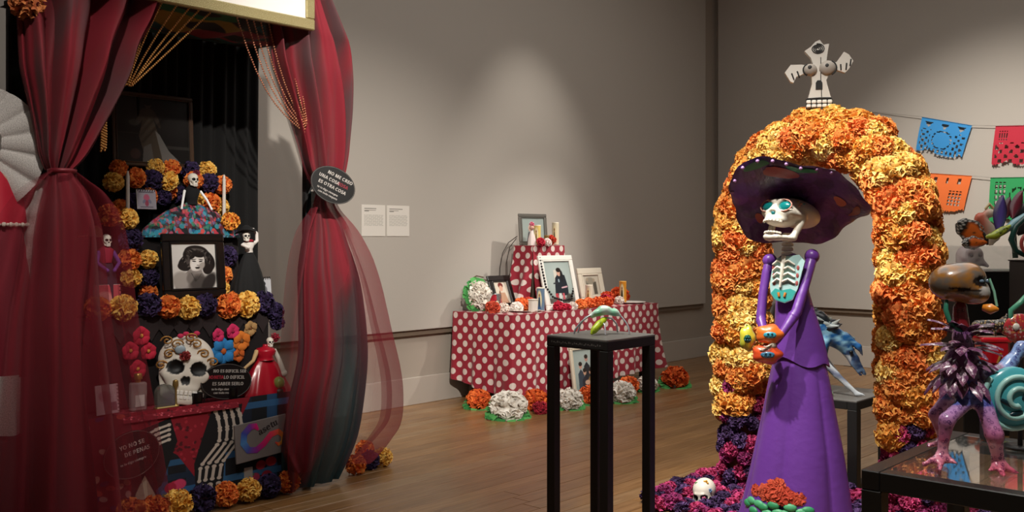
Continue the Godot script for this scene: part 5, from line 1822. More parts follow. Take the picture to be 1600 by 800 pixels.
	skull_parts[0] = ["e", Vector3(0, 0.08, -0.12), Vector3(0.40, 0.31, 0.46), 0, 0, 0.01]
	skull_parts[5] = ["c", Vector3(-0.14, 0.14, 0.34), Vector3(0.14, 0.14, 0.34), 0.06, 0.06, 0.05]
	nets(mesh_g, skull_parts, Vector3(-0.48, -0.94, -0.60), Vector3(0.48, 0.60, 0.56), 0.026)
	teeth(mesh_g, -0.375, 0.055)
	teeth(mesh_g, -0.625, 0.05, 0.17, 0.12, 0.26)
	var h = part(mesh_g, "skull", M("e6dfd0", 0.45, {"coat": 0.2}), t, Vector3(-0.012, 1.566, 0.02))
	h.basis = Basis(Vector3.UP, -0.5) * Basis(Vector3(1, 0, 0), -0.34) * Basis.from_scale(Vector3(0.275, 0.195, 0.275))
	sk.free()
	for s in [-1, 1]:
		g = G.new()
		g.ball(Vector3(s * 0.165, 0.01, 0.35), Vector3(0.125, 0.12, 0.055), 16, 10)
		part(g, "eye", M("0f7a7a", 0.2, {"coat": 0.5}), h)
		g = G.new()
		var ring = []
		for k in 25:
			var a = TAU * k / 24
			ring.append(Vector3(s * 0.165 + cos(a) * 0.15, 0.01 + sin(a) * 0.145, 0.40 - absf(cos(a)) * 0.03))
		g.tube(ring, 0.014, 5)
		part(g, "pink_outline", M("c98a78", 0.6), h)
	g = G.new()
	g.ball(Vector3(0, -0.17, 0.40), Vector3(0.04, 0.05, 0.03), 10, 6)
	part(g, "nose_paint", M("0f6a70", 0.3), h)
	for k in 7:
		g = G.new()
		var a = k * 0.9
		g.ball(Vector3(0.30 + 0.05 * cos(a), 0.14 + 0.06 * sin(a), 0.20 - 0.10 * (k % 2)), Vector3(0.025, 0.02, 0.02), 7, 5)
		part(g, "painted_dot", M(["c98a78", "5a8a8a", "b8a070"][k % 3], 0.6), h)
	# hat: a big wavy brim tipped back, with a crown behind
	var tip = deg_to_rad(38)
	var e2 = Vector3(0, sin(tip), cos(tip))
	var nrm = Vector3(0, -cos(tip), sin(tip))
	var c0 = Vector3(0.016, 1.632, -0.005)
	var hatprint = blob_print(256, 256, "4c2a66", ["643a86", "40205a", "6e4290", "553070", "3c1c50"], 90, 0.04, 0.12, 6)
	var brim = func(a, b, side):
		var an = a * TAU
		var r = 0.306 * (1.0 + 0.055 * sin(3.0 * an + 0.9) + 0.035 * sin(5.0 * an + 2.2) + 0.012 * sin(17.0 * an)) * (0.12 + 0.88 * b)
		var w = (0.028 * sin(2.0 * an + 0.6) + 0.020 * sin(5.0 * an + 1.0)) * b * b
		return c0 + Vector3(1, 0, 0) * r * cos(an) + e2 * r * sin(an) + nrm * (w + side * (0.007 if b < 0.98 else 0.0) + 0.03 * b * b)
	g = G.new()
	for s in [1.0, -1.0]:
		g.grid(90, 14, func(a, b): return brim.call(a, b, s), true)
	var hat = part(g, "hat", M("ffffff", 0.4, {"tex": hatprint, "tri": Vector3(2.2, 2.2, 2.2), "bump": noise(0.04, 12), "depth": 0.5, "coat": 0.3}), t)
	g = G.new()
	var cb = Basis(Vector3(1, 0, 0), -nrm, e2)
	g.xf = Transform3D(cb, c0)
	g.lathe([Vector2(0.135, 0.0), Vector2(0.128, 0.06), Vector2(0.11, 0.10), Vector2(0.06, 0.12), Vector2(0, 0.124)], 28)
	part(g, "crown", M("3f1f5a", 0.4, {"coat": 0.3}), hat)
	for q in [[1.75, 0.66, 0.13, 0.05, "9c2030", "red_patch"], [1.35, 0.86, 0.09, 0.03, "2a8a5c", "green_patch"], [2.1, 0.88, 0.07, 0.025, "277a54", "green_patch"], [0.1, 0.55, 0.07, 0.028, "b8662a", "orange_patch"], [-0.2, 0.8, 0.08, 0.02, "8a4a2c", "orange_patch"], [3.6, 0.62, 0.05, 0.022, "a8481c", "orange_patch"]]:
		g = G.new()
		g.grid(14, 8, func(a, b):
			var rr = b
			var an = q[0] + rr * q[2] * cos(a * TAU) * 3.0
			var bb = q[1] + rr * q[3] * sin(a * TAU) * 3.0
			return brim.call(fposmod(an, TAU) / TAU, bb, 1.0) + nrm * 0.003, true)
		part(g, q[5], M(q[4], 0.4, {"coat": 0.3}), hat)
	for k in 9:
		g = G.new()
		g.ball(brim.call(fposmod(0.9 + k * 0.23, TAU) / TAU, 0.94, 1.0), Vector3.ONE * 0.009, 8, 6)
		part(g, "pale_bead", M("b58ac0", 0.3), hat)
	# raised roses and leaves on the hem
	for q in [[4.44, 0.325, 0.056, "c24a30"], [4.66, 0.31, 0.046, "b83e28"], [4.24, 0.315, 0.040, "c8543a"], [4.00, 0.31, 0.032, "be4830"], [4.92, 0.305, 0.034, "c04a30"], [4.52, 0.355, 0.034, "cc583a"]]:
		var an: float = q[0]
		var b: float = q[1] / 0.98
		var w = interp(rows, q[1] / 0.98 * 0.95)
		var y: float = q[1]
		var rr: float = lerpf(0.295, 0.193, clampf(y / 0.485, 0, 1)) * 1.0
		var at = Vector3(0.012 + rr * cos(an), y, -rr * 0.92 * sin(an))
		var out = Vector3(cos(an), 0.18, -sin(an)).normalized()
		var o = bloom(pom(int(q[1] * 100) % 4, q[3], q[3], 46, 0.2, 0.05), at, q[2], out, t, "rose", 0.3)
	for k in 13:
		var an = 3.82 + k * 0.105
		var y = 0.245 + 0.022 * sin(k * 2.3)
		var rr = lerpf(0.29, 0.193, y / 0.485) * 1.01
		g = G.new()
		var out = Vector3(cos(an), 0.18, -sin(an)).normalized()
		var x = out.cross(Vector3.UP).normalized()
		g.xf = Transform3D(Basis(x, out.cross(x) * -1.0, out), Vector3(0.012 + rr * cos(an), y, -rr * 0.92 * sin(an)))
		g.ball(Vector3.ZERO, Vector3(0.03, 0.018, 0.012), 10, 6)
		part(g, "leaf", M("2f8a5a" if k % 2 == 0 else "4aa070", 0.5), t)
	# the bouquet in her hands
	var bq = thing("painted_bouquet", "bunch of three painted flowers in red, orange and green held by the skeleton statue", "bouquet", V(4.196, 0.0, 2.082))
	bq.basis = statue_x
	for q in [[Vector3(-0.168, 1.003, 0.195), Vector3(0.036, 0.058, 0.03), "5a9a3a", "d8d040", "0f5a40"], [Vector3(-0.068, 1.026, 0.205), Vector3(0.06, 0.046, 0.04), "c8381c", "ec7a30", "3aa0b4"], [Vector3(-0.078, 0.938, 0.205), Vector3(0.066, 0.046, 0.042), "b8281c", "e2552c", "3a7090"]]:
		var f = Node3D.new()
		f.name = "painted_flower"
		bq.add_child(f, true)
		f.position = q[0]
		f.rotation.y = 0.25
		g = G.new()
		var rad: Vector3 = q[1]
		var ca = lin(q[2])
		var cb2 = lin(q[3])
		var o0 = g.v.size()
		for j in 13:
			for i in 40:
				var an = TAU * i / 40.0
				var e = (j / 12.0 - 0.5) * PI
				var lob = 1.0 + 0.08 * cos(an * 5.0) * cos(e)
				g.col = ca.lerp(cb2, clampf(0.5 + 0.7 * sin(e) + 0.25 * sin(an * 3.0), 0, 1))
				g.p(Vector3(rad.x * cos(e) * cos(an) * lob, rad.y * cos(e) * sin(an) * lob, rad.z * sin(e)))
		for j in 12:
			for i in 40:
				g.quad(o0 + j * 40 + i, o0 + j * 40 + (i + 1) % 40, o0 + (j + 1) * 40 + (i + 1) % 40, o0 + (j + 1) * 40 + i)
		part(g, "petals", M("ffffff", 0.35, {"vc": true, "coat": 0.4}), f)
		g = G.new()
		g.ball(Vector3(0, 0, rad.z * 0.82), Vector3(rad.x * 0.5, rad.y * 0.36, rad.z * 0.28), 14, 6)
		part(g, "painted_centre", M(q[4], 0.3, {"coat": 0.4}), f)
		g = G.new()
		for k in 5:
			g.ball(Vector3((k - 2) * rad.x * 0.14, 0.0 + 0.006 * ((k % 2) * 2 - 1), rad.z * 1.06), Vector3.ONE * 0.005, 7, 5)
		part(g, "dark_dots", M("1a4a5a", 0.4), f)
	g = G.new()
	for q in [Vector3(-0.168, 1.003, 0.18), Vector3(-0.068, 1.026, 0.19), Vector3(-0.078, 0.938, 0.19)]:
		g.tube([q, q.lerp(Vector3(-0.06, 0.985, 0.17), 0.6), Vector3(-0.045, 0.975, 0.165)], 0.007, 7)
	part(g, "stems", M("2f6a3a", 0.5), bq)


func arch() -> void:
	var a0 = Vector2(4.99, 2.79)
	var a1 = Vector2(4.79, 1.77)
	var ev = (a1 - a0).normalized()
	var R = (a1 - a0).length() / 2
	var spring = 1.47
	var along = func(s: float) -> Array:
		# place, tangent
		var L = PI * R
		if s < spring:
			return [V(a0.x, s, a0.y), Vector3.UP]
		if s < spring + L:
			var an = (s - spring) / R
			var c = a0 + ev * R * (1 - cos(an))
			return [V(c.x, spring + R * sin(an), c.y), Vector3(ev.x * sin(an), cos(an), -ev.y * sin(an))]
		var y = spring - (s - spring - L)
		return [V(a1.x, y, a1.y), Vector3.DOWN]
	var total = spring * 2 + PI * R
	var t = thing("flower_arch", "tall arch thickly covered in orange and yellow paper marigolds behind the skeleton statue", "arch")
	var g = G.new()
	var pts = []
	for k in 61:
		pts.append(along.call(total * k / 60.0)[0])
	pts[0].y = 0.0
	g.tube(pts, 0.095, 14)
	part(g, "arch_frame", M("5a3a1c", 0.9), t)
	var sets = [["de6a2a", "f29a52"], ["e08432", "f8c864"], ["e8a838", "fbe08a"], ["dc7430", "f4ac58"], ["eab646", "ffe896"], ["da6428", "f3b458"]]
	var meshes = []
	for k in 6:
		meshes.append(pom(k, sets[k][0], sets[k][1], 130, 0.35, 0.14))
	var lowsets = [["8a1a4c", "dc5088"], ["2a1a40", "6a4a82"], ["5a1846", "b43a7c"], ["2a1838", "4a3060"], ["d86a2a", "f4b058"]]
	var lows = []
	for k in 5:
		lows.append(pom(k + 10, lowsets[k][0], lowsets[k][1], 60, 0.3, 0.2))
	var eye = Vector3(0, 1.45, 0)
	var back = {}
	var rows = 43
	var count = 0
	var axis_n = Vector3(-ev.y, 0, -ev.x).normalized()
	for k in range(0, 48):
		var s = 0.05 + k * total / 48.0
		if s > total - 0.04:
			break
		var q = along.call(s)
		var c: Vector3 = q[0]
		var tg: Vector3 = q[1]
		var low = clampf((0.68 - c.y) / 0.26, 0, 1)
		var n1 = axis_n
		var n2 = tg.cross(n1).normalized()
		var around = 8 if low < 0.5 else 11
		for i in around:
			var an = TAU * (i + (k % 2) * 0.5) / around + rng.randf_range(-0.12, 0.12)
			var out = n1 * cos(an) + n2 * sin(an)
			var dark = rng.randf() < low
			var r = rng.randf_range(0.066, 0.088) if not dark else rng.randf_range(0.042, 0.055)
			var at = c + out * (0.094 + rng.randf_range(0.0, 0.02)) + tg * rng.randf_range(-0.04, 0.04)
			var mesh: Mesh = lows[rng.randi() % (5 if low < 0.95 else 4)] if dark else meshes[rng.randi() % 6]
			var sq = rng.randf_range(0.72, 0.92)
			if out.dot((eye - at).normalized()) > 0.12 and count < 296:
				bloom(mesh, at, r, out + Vector3(0, 0.1, 0), t, "marigold" if not dark else "purple_flower", sq)
				count += 1
			else:
				if not back.has(mesh):
					back[mesh] = []
				var x = out.cross(Vector3.UP if absf(out.y) < 0.95 else Vector3.RIGHT).normalized()
				back[mesh].append(Transform3D(Basis(x, out.cross(x), out) * Basis(Vector3(0, 0, 1), rng.randf() * TAU) * Basis.from_scale(Vector3(r, r, r * sq)), at))
	for mesh in back:
		var mm = MultiMesh.new()
		mm.transform_format = MultiMesh.TRANSFORM_3D
		mm.mesh = mesh
		mm.instance_count = back[mesh].size()
		for k in back[mesh].size():
			mm.set_instance_transform(k, back[mesh][k])
		var o = MultiMeshInstance3D.new()
		o.name = "rear_flowers"
		o.multimesh = mm
		o.material_override = paper
		o.set_meta("kind", "stuff")
		t.add_child(o, true)
	# flowers heaped round the feet
	var heap = thing("flower_heap", "heap of magenta and purple paper flowers on the floor round the arch", "flower heap")
	var r2 = RandomNumberGenerator.new()
	r2.seed = 91
	var placed = []
	var tries = 0
	while placed.size() < 210 and tries < 6000:
		tries += 1
		var u = r2.randf_range(4.34, 5.55)
		var v = r2.randf_range(1.45, 3.1)
		var p2 = Vector2(u, v)
		if p2.distance_to(Vector2(4.196, 2.082)) < 0.36 or p2.distance_to(a0) < 0.16 or p2.distance_to(a1) < 0.16:
			continue
		if u > 5.36 and v > 2.25:
			continue
		var near = minf(p2.distance_to(a0), p2.distance_to(a1))
		if near > 0.62 and p2.distance_to(Vector2(4.5, 2.5)) > 0.5:
			continue
		if Vector2(4.60, 2.80).distance_to(p2) < 0.10:
			continue
		var ok = true
		for o in placed:
			if o.distance_to(p2) < 0.062:
				ok = false
				break
		if ok:
			placed.append(p2)
			var rr = r2.randf_range(0.045, 0.06)
			bloom(lows[r2.randi() % 4], V(u, rr * 0.55 + 0.01 * r2.randf(), v), rr, Vector3(r2.randf_range(-0.3, 0.3), 1, r2.randf_range(-0.3, 0.3)), heap, "flower", 0.8)
	# the painted cross on top
	t = thing("painted_cross", "white cross painted with a skull face and hands standing on top of the marigold arch", "cross", along.call(spring + PI * R / 2)[0] + Vector3(0, 0.15, 0))
	t.basis = Basis(Vector3.UP, -1.02)
	var white = M("cfcac0", 0.6)
	var black = M("181614", 0.6)
	g = G.new()
	var cr = [[-0.068, 0.0], [-0.036, 0.13], [-0.038, 0.165], [-0.052, 0.20], [-0.032, 0.235], [-0.042, 0.268], [-0.075, 0.305], [-0.045, 0.325], [-0.02, 0.352], [0.002, 0.362], [0.022, 0.335], [0.05, 0.34], [0.042, 0.29], [0.036, 0.245], [0.054, 0.225], [0.056, 0.19], [0.036, 0.15], [0.042, 0.12], [0.072, 0.01]]
	var pp = []
	for q in cr:
		pp.append(Vector2(q[0], q[1]))
	g.prism(pp, 0.04)
	part(g, "upright", white, t)
	g = G.new()
	g.prism([Vector2(-0.05, 0.195), Vector2(-0.115, 0.172), Vector2(-0.13, 0.14), Vector2(-0.145, 0.145), Vector2(-0.175, 0.195), Vector2(-0.145, 0.235), Vector2(-0.09, 0.235), Vector2(-0.05, 0.225)], 0.036)
	part(g, "hand_arm", white, t)
	g = G.new()
	g.prism([Vector2(0.05, 0.225), Vector2(0.09, 0.245), Vector2(0.125, 0.295), Vector2(0.15, 0.28), Vector2(0.172, 0.245), Vector2(0.15, 0.205), Vector2(0.13, 0.185), Vector2(0.09, 0.20), Vector2(0.05, 0.20)], 0.036)
	part(g, "hand_arm", white, t)
	for q in [[-0.045, 0.205, 0.036], [0.042, 0.212, 0.044]]:
		g = G.new()
		g.ball(Vector3(q[0], q[1], 0.018), Vector3(q[2], q[2] * 0.9, 0.026), 16, 10)
		part(g, "cheek", M("9a9288", 0.5), t)
		g = G.new()
		g.ball(Vector3(q[0] - 0.004, q[1] + 0.008, 0.037), Vector3(0.013, 0.014, 0.008), 10, 6)
		part(g, "eye", black, t)
		g = G.new()
		var arc = []
		for k in 9:
			var a = (k / 8.0 - 0.5) * 2.2 + (PI if q[0] < 0 else 0.0)
			arc.append(Vector3(q[0] + cos(a) * q[2], q[1] + sin(a) * q[2] * 0.9, 0.024))
		g.tube(arc, 0.005, 6)
		part(g, "painted_line", black, t)
	g = G.new()
	g.prism([Vector2(-0.018, 0.10), Vector2(0.016, 0.10), Vector2(0.016, 0.135), Vector2(0.008, 0.148), Vector2(-0.010, 0.148), Vector2(-0.018, 0.135)], 0.046)
	part(g, "nose", black, t)
	for j in 2:
		for k in 5:
			g = G.new()
			g.box(Vector3((k - 2) * 0.027, 0.014 + j * 0.022, 0.021), Vector3(0.023, 0.018, 0.012), 0.004)
			part(g, "tooth", M("e4e0d6", 0.5), t)
	g = G.new()
	g.box(Vector3(0, 0.026, 0.019), Vector3(0.136, 0.05, 0.006), 0.001)
	g.tube([Vector3(-0.062, 0.052, 0.021), Vector3(0, 0.055, 0.021), Vector3(0.062, 0.054, 0.021)], 0.004, 6)
	g.tube([Vector3(0.012, 0.06, 0.021), Vector3(0.008, 0.16, 0.021), Vector3(0.008, 0.27, 0.021)], 0.002, 5)
	for q in [[-0.1, 0.165, -0.112, 0.20], [-0.128, 0.155, -0.14, 0.19], [0.11, 0.198, 0.108, 0.23], [0.135, 0.20, 0.138, 0.235], [0.155, 0.22, 0.16, 0.255]]:
		g.tube([Vector3(q[0], q[1], 0.018), Vector3(q[2], q[3], 0.019)], 0.004, 6)
	part(g, "painted_line", black, t)
	g = G.new()
	pts = []
	for k in 50:
		var a = k * 0.42
		pts.append(Vector3(-0.008 + cos(a) * (0.006 + k * 0.0006), 0.315 + sin(a) * (0.005 + k * 0.00045), 0.022))
	g.tube(pts, 0.0028, 5)
	part(g, "painted_rose", M("2a2826", 0.6), t)
	# little skull lying among the flowers
	t = thing("ceramic_skull", "small white ceramic skull with flowers painted on it lying on the floor before the arch", "skull", V(4.60, 0.0, 2.80), -1.45)
	var hs = head(t, Vector3(0, 0.068, 0), 0.15, Vector3(0.2, 0.0, 0.1))
	for q in [[0.02, 0.135, 0.02, "d8a030", 0.012], [-0.03, 0.125, 0.03, "5a8a4a", 0.008], [0.03, 0.06, 0.065, "c05a7a", 0.010], [0.05, 0.10, 0.03, "6a8ab0", 0.009]]:
		g = G.new()
		for k in 5:
			g.ball(Vector3(q[0], q[1], q[2]) + Vector3(cos(k * 1.257), sin(k * 1.257), 0.2) * q[4] * 0.8, Vector3.ONE * q[4] * 0.55, 7, 5)
		part(g, "painted_flower", M(q[3], 0.5), t)


func blue_creature() -> void:
	pedestal("low square black pedestal, top painted grey for reflected light, behind the marigold arch", 5.40, 2.29, 0.5, 0.5, 0.53, 0.058, 0.055, true, "black open display stands")
	var t = camnode("creature_sculpture", "blue four-legged painted creature bending its head on the low pedestal", "sculpture", V(5.57, 0.531, 2.52))
	t.scale = Vector3.ONE * 1.12
	var sh = [
		["c", Vector3(-0.24, 0.42, 0.0), Vector3(-0.08, 0.37, 0.0), 0.085, 0.075, 0.03], ["c", Vector3(-0.06, 0.335, 0.01), Vector3(0.045, 0.285, 0.015), 0.066, 0.05, 0.03],
		["c", Vector3(0.05, 0.275, 0.02), Vector3(0.11, 0.185, 0.03), 0.040, 0.026, 0.02], ["c", Vector3(0.11, 0.185, 0.03), Vector3(0.165, 0.108, 0.04), 0.026, 0.010, 0.015], ["c", Vector3(0.10, 0.165, 0.04), Vector3(0.142, 0.10, 0.05), 0.014, 0.006, 0.01],
		["c", Vector3(0.07, 0.31, 0.04), Vector3(0.125, 0.255, 0.06), 0.012, 0.016, 0.01], ["c", Vector3(0.125, 0.255, 0.06), Vector3(0.15, 0.205, 0.06), 0.016, 0.004, 0.01], ["c", Vector3(0.08, 0.315, -0.02), Vector3(0.14, 0.285, -0.03), 0.014, 0.005, 0.01],
		["c", Vector3(-0.06, 0.28, 0.06), Vector3(-0.085, 0.20, 0.075), 0.034, 0.023, 0.02], ["c", Vector3(-0.085, 0.20, 0.075), Vector3(0.0, 0.11, 0.09), 0.021, 0.017, 0.01], ["c", Vector3(0.0, 0.11, 0.09), Vector3(0.10, 0.014, 0.11), 0.017, 0.012, 0.01], ["c", Vector3(0.10, 0.014, 0.11), Vector3(0.135, 0.01, 0.12), 0.012, 0.006, 0.01],
		["c", Vector3(-0.02, 0.28, -0.04), Vector3(-0.02, 0.19, -0.06), 0.03, 0.018, 0.02], ["c", Vector3(-0.02, 0.19, -0.06), Vector3(0.12, 0.014, -0.08), 0.016, 0.010, 0.01],
		["c", Vector3(-0.23, 0.40, 0.06), Vector3(-0.14, 0.20, 0.09), 0.05, 0.022, 0.02], ["c", Vector3(-0.14, 0.20, 0.09), Vector3(-0.03, 0.012, 0.10), 0.02, 0.012, 0.01],
		["c", Vector3(-0.25, 0.38, -0.06), Vector3(-0.26, 0.22, -0.06), 0.04, 0.02, 0.02], ["c", Vector3(-0.26, 0.22, -0.06), Vector3(-0.2, 0.012, -0.07), 0.018, 0.011, 0.01],
	]
	var mane_grain = streak(61)
	var g = G.new()
	nets(g, sh, Vector3(-0.34, -0.01, -0.16), Vector3(0.22, 0.54, 0.18), 0.0095, func(q: Vector3):
		var k = clampf(mane_grain.get_noise_3d(q.x * 16.0, q.y * 26.0, q.z * 16.0) * 1.6 + 0.3, 0, 1)
		var c = lin("1f5a96").lerp(lin("8fc4dc"), k)
		if q.x > 0.06 and q.y < 0.24 and q.z < 0.075:
			c = lin("2a3a5a").lerp(lin("7a9ab8"), k * 0.7)
		if q.y < 0.21 and q.x < 0.09 or q.y < 0.04:
			c = lin("c4ccd2").lerp(lin("44527a"), clampf(sin(q.y * 70.0 + q.x * 30.0) * 0.8, 0, 1))
			if q.x < -0.02 and q.z > 0.08 and q.x + q.y < 0.10 and q.y < 0.19 and q.x < -0.25 * q.y - 0.02:
				c = lin("86ae58")
		if q.y > 0.375 or q.x < -0.16 and q.y > 0.24:
			c = lin("1c1d22")
		return c)
	part(g, "body", M("ffffff", 0.3, {"vc": true, "coat": 0.4}), t)
	var r = RandomNumberGenerator.new()
	r.seed = 6
	for k in 26:
		g = G.new()
		var at = Vector3(r.randf_range(-0.2, -0.01), 0.0, r.randf_range(-0.04, 0.07))
		at.y = 0.465 - (at.x + 0.18) * 0.55 - absf(at.z) * 0.4
		var d = Vector3(r.randf_range(0.3, 0.9), r.randf_range(-0.25, 0.4), r.randf_range(-0.2, 0.7)).normalized()
		g.tube([at - d * 0.02, at + d * 0.03, at + d * 0.065], [0.016, 0.013, 0.002], 6)
		part(g, "mane_tuft", M(["1c1d20", "8f9a9a", "3a3d42", "b8c0bc"][k % 4], 0.35), t)
	for s in [-1, 1]:
		g = G.new()
		g.ball(Vector3(0.085, 0.225, 0.03 + s * 0.035), Vector3(0.011, 0.011, 0.007), 8, 6)
		part(g, "eye", M("101114", 0.2), t)


func dotted(bg: String, dots_: Array, seed_: int) -> ImageTexture:
	var r = RandomNumberGenerator.new()
	r.seed = seed_
	var S = []
	for k in 90:
		var x = r.randf()
		var y = r.randf()
		var a = r.randf_range(0.018, 0.034)
		S.append(["e", x, y, a, a, 0, 6.0, dots_[k % dots_.size()]])
		S.append(["e", x, y, a * 0.4, a * 0.4, 0, 6.0, bg])
	return paint(128, 128, bg, S, true)


func glass_table() -> void:
	var u0 = 2.86
	var v1 = 1.20
	var su = 0.80
	var sv = 1.40
	var h = 0.76
	var m = M("11100f", 0.4)
	var t = thing("glass_table", "low black framed table with a glass top at the right front", "table", V(u0 + su / 2, 0, v1 - sv / 2))
	for s in [[-1, -1], [1, -1], [1, 1], [-1, 1]]:
		var g = G.new()
		g.box(Vector3(s[0] * (su - 0.06) / 2, (h - 0.058) / 2, s[1] * (sv - 0.06) / 2), Vector3(0.06, h - 0.058, 0.06), 0.003)
		part(g, "leg", m, t)
	for s in [-1, 1]:
		var g = G.new()
		g.box(Vector3(0, h - 0.029, s * (sv - 0.055) / 2), Vector3(su, 0.058, 0.055), 0.003)
		part(g, "rail", m, t)
		g = G.new()
		g.box(Vector3(s * (su - 0.055) / 2, h - 0.029, 0), Vector3(0.055, 0.058, sv - 0.11), 0.003)
		part(g, "rail", m, t)
	var g = G.new()
	g.box(Vector3(0, h - 0.005, 0), Vector3(su - 0.11, 0.008, sv - 0.11), 0.0)
	part(g, "glass_top", M("e6ece8", 0.02, {"alpha": 0.03, "spec": 0.5}), t)


func spiny_creature() -> void:
	var t = camnode("creature_sculpture", "crouching painted creature with golden head, spiny chest and turquoise shell on the glass table", "sculpture", V(3.172, 0.761, 0.979))
	var px = func(x: float, y: float, z := 0.0) -> Vector3: return Vector3((x - 1520.0) / 507.0, (735.0 - y) / 507.0, z)
	var sh = [
		["e", px.call(1502, 595, 0.0), Vector3(0.062, 0.085, 0.06), 0, 0, 0.02], ["e", px.call(1508, 618, 0.02), Vector3(0.06, 0.04, 0.06), 0, 0, 0.02],
		["c", px.call(1500, 636, 0.04), px.call(1459, 660, 0.09), 0.024, 0.021, 0.015], ["c", px.call(1459, 660, 0.09), px.call(1455, 712, 0.075), 0.021, 0.015, 0.015], ["c", px.call(1456, 716, 0.075), px.call(1416, 724, 0.12), 0.016, 0.007, 0.012], ["c", px.call(1456, 718, 0.07), px.call(1432, 729, 0.16), 0.014, 0.006, 0.012], ["c", px.call(1456, 718, 0.07), px.call(1468, 722, 0.12), 0.013, 0.006, 0.012],
		["c", px.call(1520, 632, 0.06), px.call(1526, 680, 0.11), 0.027, 0.024, 0.015], ["c", px.call(1526, 680, 0.11), px.call(1537, 722, 0.09), 0.024, 0.017, 0.015], ["c", px.call(1538, 726, 0.09), px.call(1560, 738, 0.12), 0.016, 0.007, 0.012], ["c", px.call(1538, 726, 0.09), px.call(1530, 738, 0.15), 0.015, 0.007, 0.012], ["c", px.call(1536, 724, 0.09), px.call(1514, 733, 0.13), 0.014, 0.006, 0.012],
		["c", px.call(1502, 628, -0.05), px.call(1482, 668, -0.09), 0.026, 0.02, 0.015], ["c", px.call(1482, 668, -0.09), px.call(1497, 712, -0.1), 0.02, 0.014, 0.015], ["c", px.call(1497, 712, -0.1), px.call(1465, 716, -0.07), 0.014, 0.008, 0.012],
		["c", px.call(1522, 612, -0.01), px.call(1568, 604, -0.03), 0.044, 0.036, 0.03], ["c", px.call(1568, 604, -0.03), px.call(1588, 582, -0.04), 0.030, 0.02, 0.02], ["c", px.call(1588, 582, -0.04), px.call(1610, 558, -0.05), 0.02, 0.018, 0.02], ["c", px.call(1610, 558, -0.05), px.call(1640, 566, -0.06), 0.02, 0.010, 0.02],
		["c", px.call(1504, 560, 0.0), px.call(1500, 492, 0.0), 0.032, 0.021, 0.02],
	]
	var g = G.new()
	nets(g, sh, Vector3(-0.24, -0.012, -0.16), Vector3(0.28, 0.52, 0.20), 0.0095, func(q: Vector3):
		if q.x > 0.10:
			return lin("8fb4e6").lerp(lin("c9b4dc"), clampf((0.30 - q.y) * 12.0, 0, 1))
		if q.y > 0.42:
			return lin("8a2028")
		if q.y < 0.085:
			return lin("e0607a").lerp(lin("f0a8bc"), clampf(q.y * 16.0, 0, 1))
		if q.y < 0.19:
			return lin("d06a8a").lerp(lin("c49ad2"), clampf((q.y - 0.085) * 10.0, 0, 1))
		if q.y < 0.26 and q.x < 0.06:
			return lin("6a78c8")
		return lin("9a6a9a"))
	part(g, "body", M("ffffff", 0.25, {"vc": true, "tex": dotted("f4f0f6", ["6a4a80", "8a6aa0", "4a3470"], 4), "tri": Vector3(6, 6, 6), "coat": 0.6}), t)
	# head with brow, beak and painted eyes
	var hs = [["e", px.call(1489, 453, 0.0), Vector3(0.072, 0.058, 0.062), 0, 0, 0.02], ["e", px.call(1511, 452, 0.015), Vector3(0.050, 0.058, 0.052), 0, 0, 0.03], ["e", px.call(1519, 470, 0.035), Vector3(0.032, 0.028, 0.036), 0, 0, 0.03], ["E", px.call(1519, 450, 0.082), Vector3(0.024, 0.014, 0.026), 0, 0, 0.012], ["E", px.call(1534, 450, 0.06), Vector3(0.014, 0.012, 0.026), 0, 0, 0.012]]
	var grain = streak(44)
	g = G.new()
	nets(g, hs, Vector3(-0.17, 0.46, -0.09), Vector3(0.07, 0.64, 0.13), 0.006, func(q: Vector3):
		var x = 1520.0 + q.x * 507.0
		var y = 735.0 - q.y * 507.0
		var k = grain.get_noise_3d(q.x * 22.0, q.y * 30.0, q.z * 22.0) * 1.3 + 0.45
		var c = lin("94642c").lerp(lin("665c54"), clampf(k, 0, 1))
		if y > 470 and x < 1512:
			c = c.lerp(lin("b8803a"), 0.6)
		if q.z > 0.02:
			if Vector2((x - 1519.0) / 15.0, (y - 450.0) / 8.0).length() < 1.0 or Vector2((x - 1534.0) / 9.0, (y - 450.0) / 7.0).length() < 1.0:
				c = lin("17120f")
			elif absf(y - lerpf(461.0, 464.0, (x - 1470.0) / 45.0)) < 3.4 - absf(x - 1492.0) * 0.13:
				c = lin("1c1510")
			elif Vector2((x - 1524.0) / 13.0, (y - 465.0) / 7.0).length() < 1.0 or Vector2((x - 1520.0) / 17.0, (y - 480.0) / 4.0).length() < 1.0:
				c = lin("b8b4b0")
		return c)
	var h = part(g, "head", M("ffffff", 0.25, {"vc": true, "coat": 0.5}), t)
	for q in [[1520, 450, 0.056], [1533, 450, 0.043]]:
		g = G.new()
		g.ball(px.call(q[0], q[1], q[2]), Vector3(0.008, 0.006, 0.005), 12, 8)
		part(g, "eye", M("6a7f92", 0.12, {"coat": 0.6}), h)
	g = G.new()
	g.tube([px.call(1521, 490, 0.06), px.call(1530, 492, 0.075), px.call(1540, 492, 0.08)], [0.01, 0.017, 0.004], 10)
	part(g, "beak", M("e08a2a", 0.3, {"coat": 0.5}), h)
	g = G.new()
	g.tube([px.call(1532, 446, 0.055), px.call(1538, 465, 0.06), px.call(1540, 488, 0.07)], 0.004, 7)
	part(g, "green_strap", M("7fb49a", 0.3), h)
	g = G.new()
	g.tube([px.call(1474, 480, 0.02), px.call(1471, 495, 0.03), px.call(1474, 512, 0.04), px.call(1486, 524, 0.04), px.call(1496, 528, 0.03)], [0.006, 0.008, 0.008, 0.007, 0.004], 8)
	part(g, "collar_hoop", M("2f7a62", 0.3, {"coat": 0.4}), t)
	# leaf-shaped spines over the chest
	var r = RandomNumberGenerator.new()
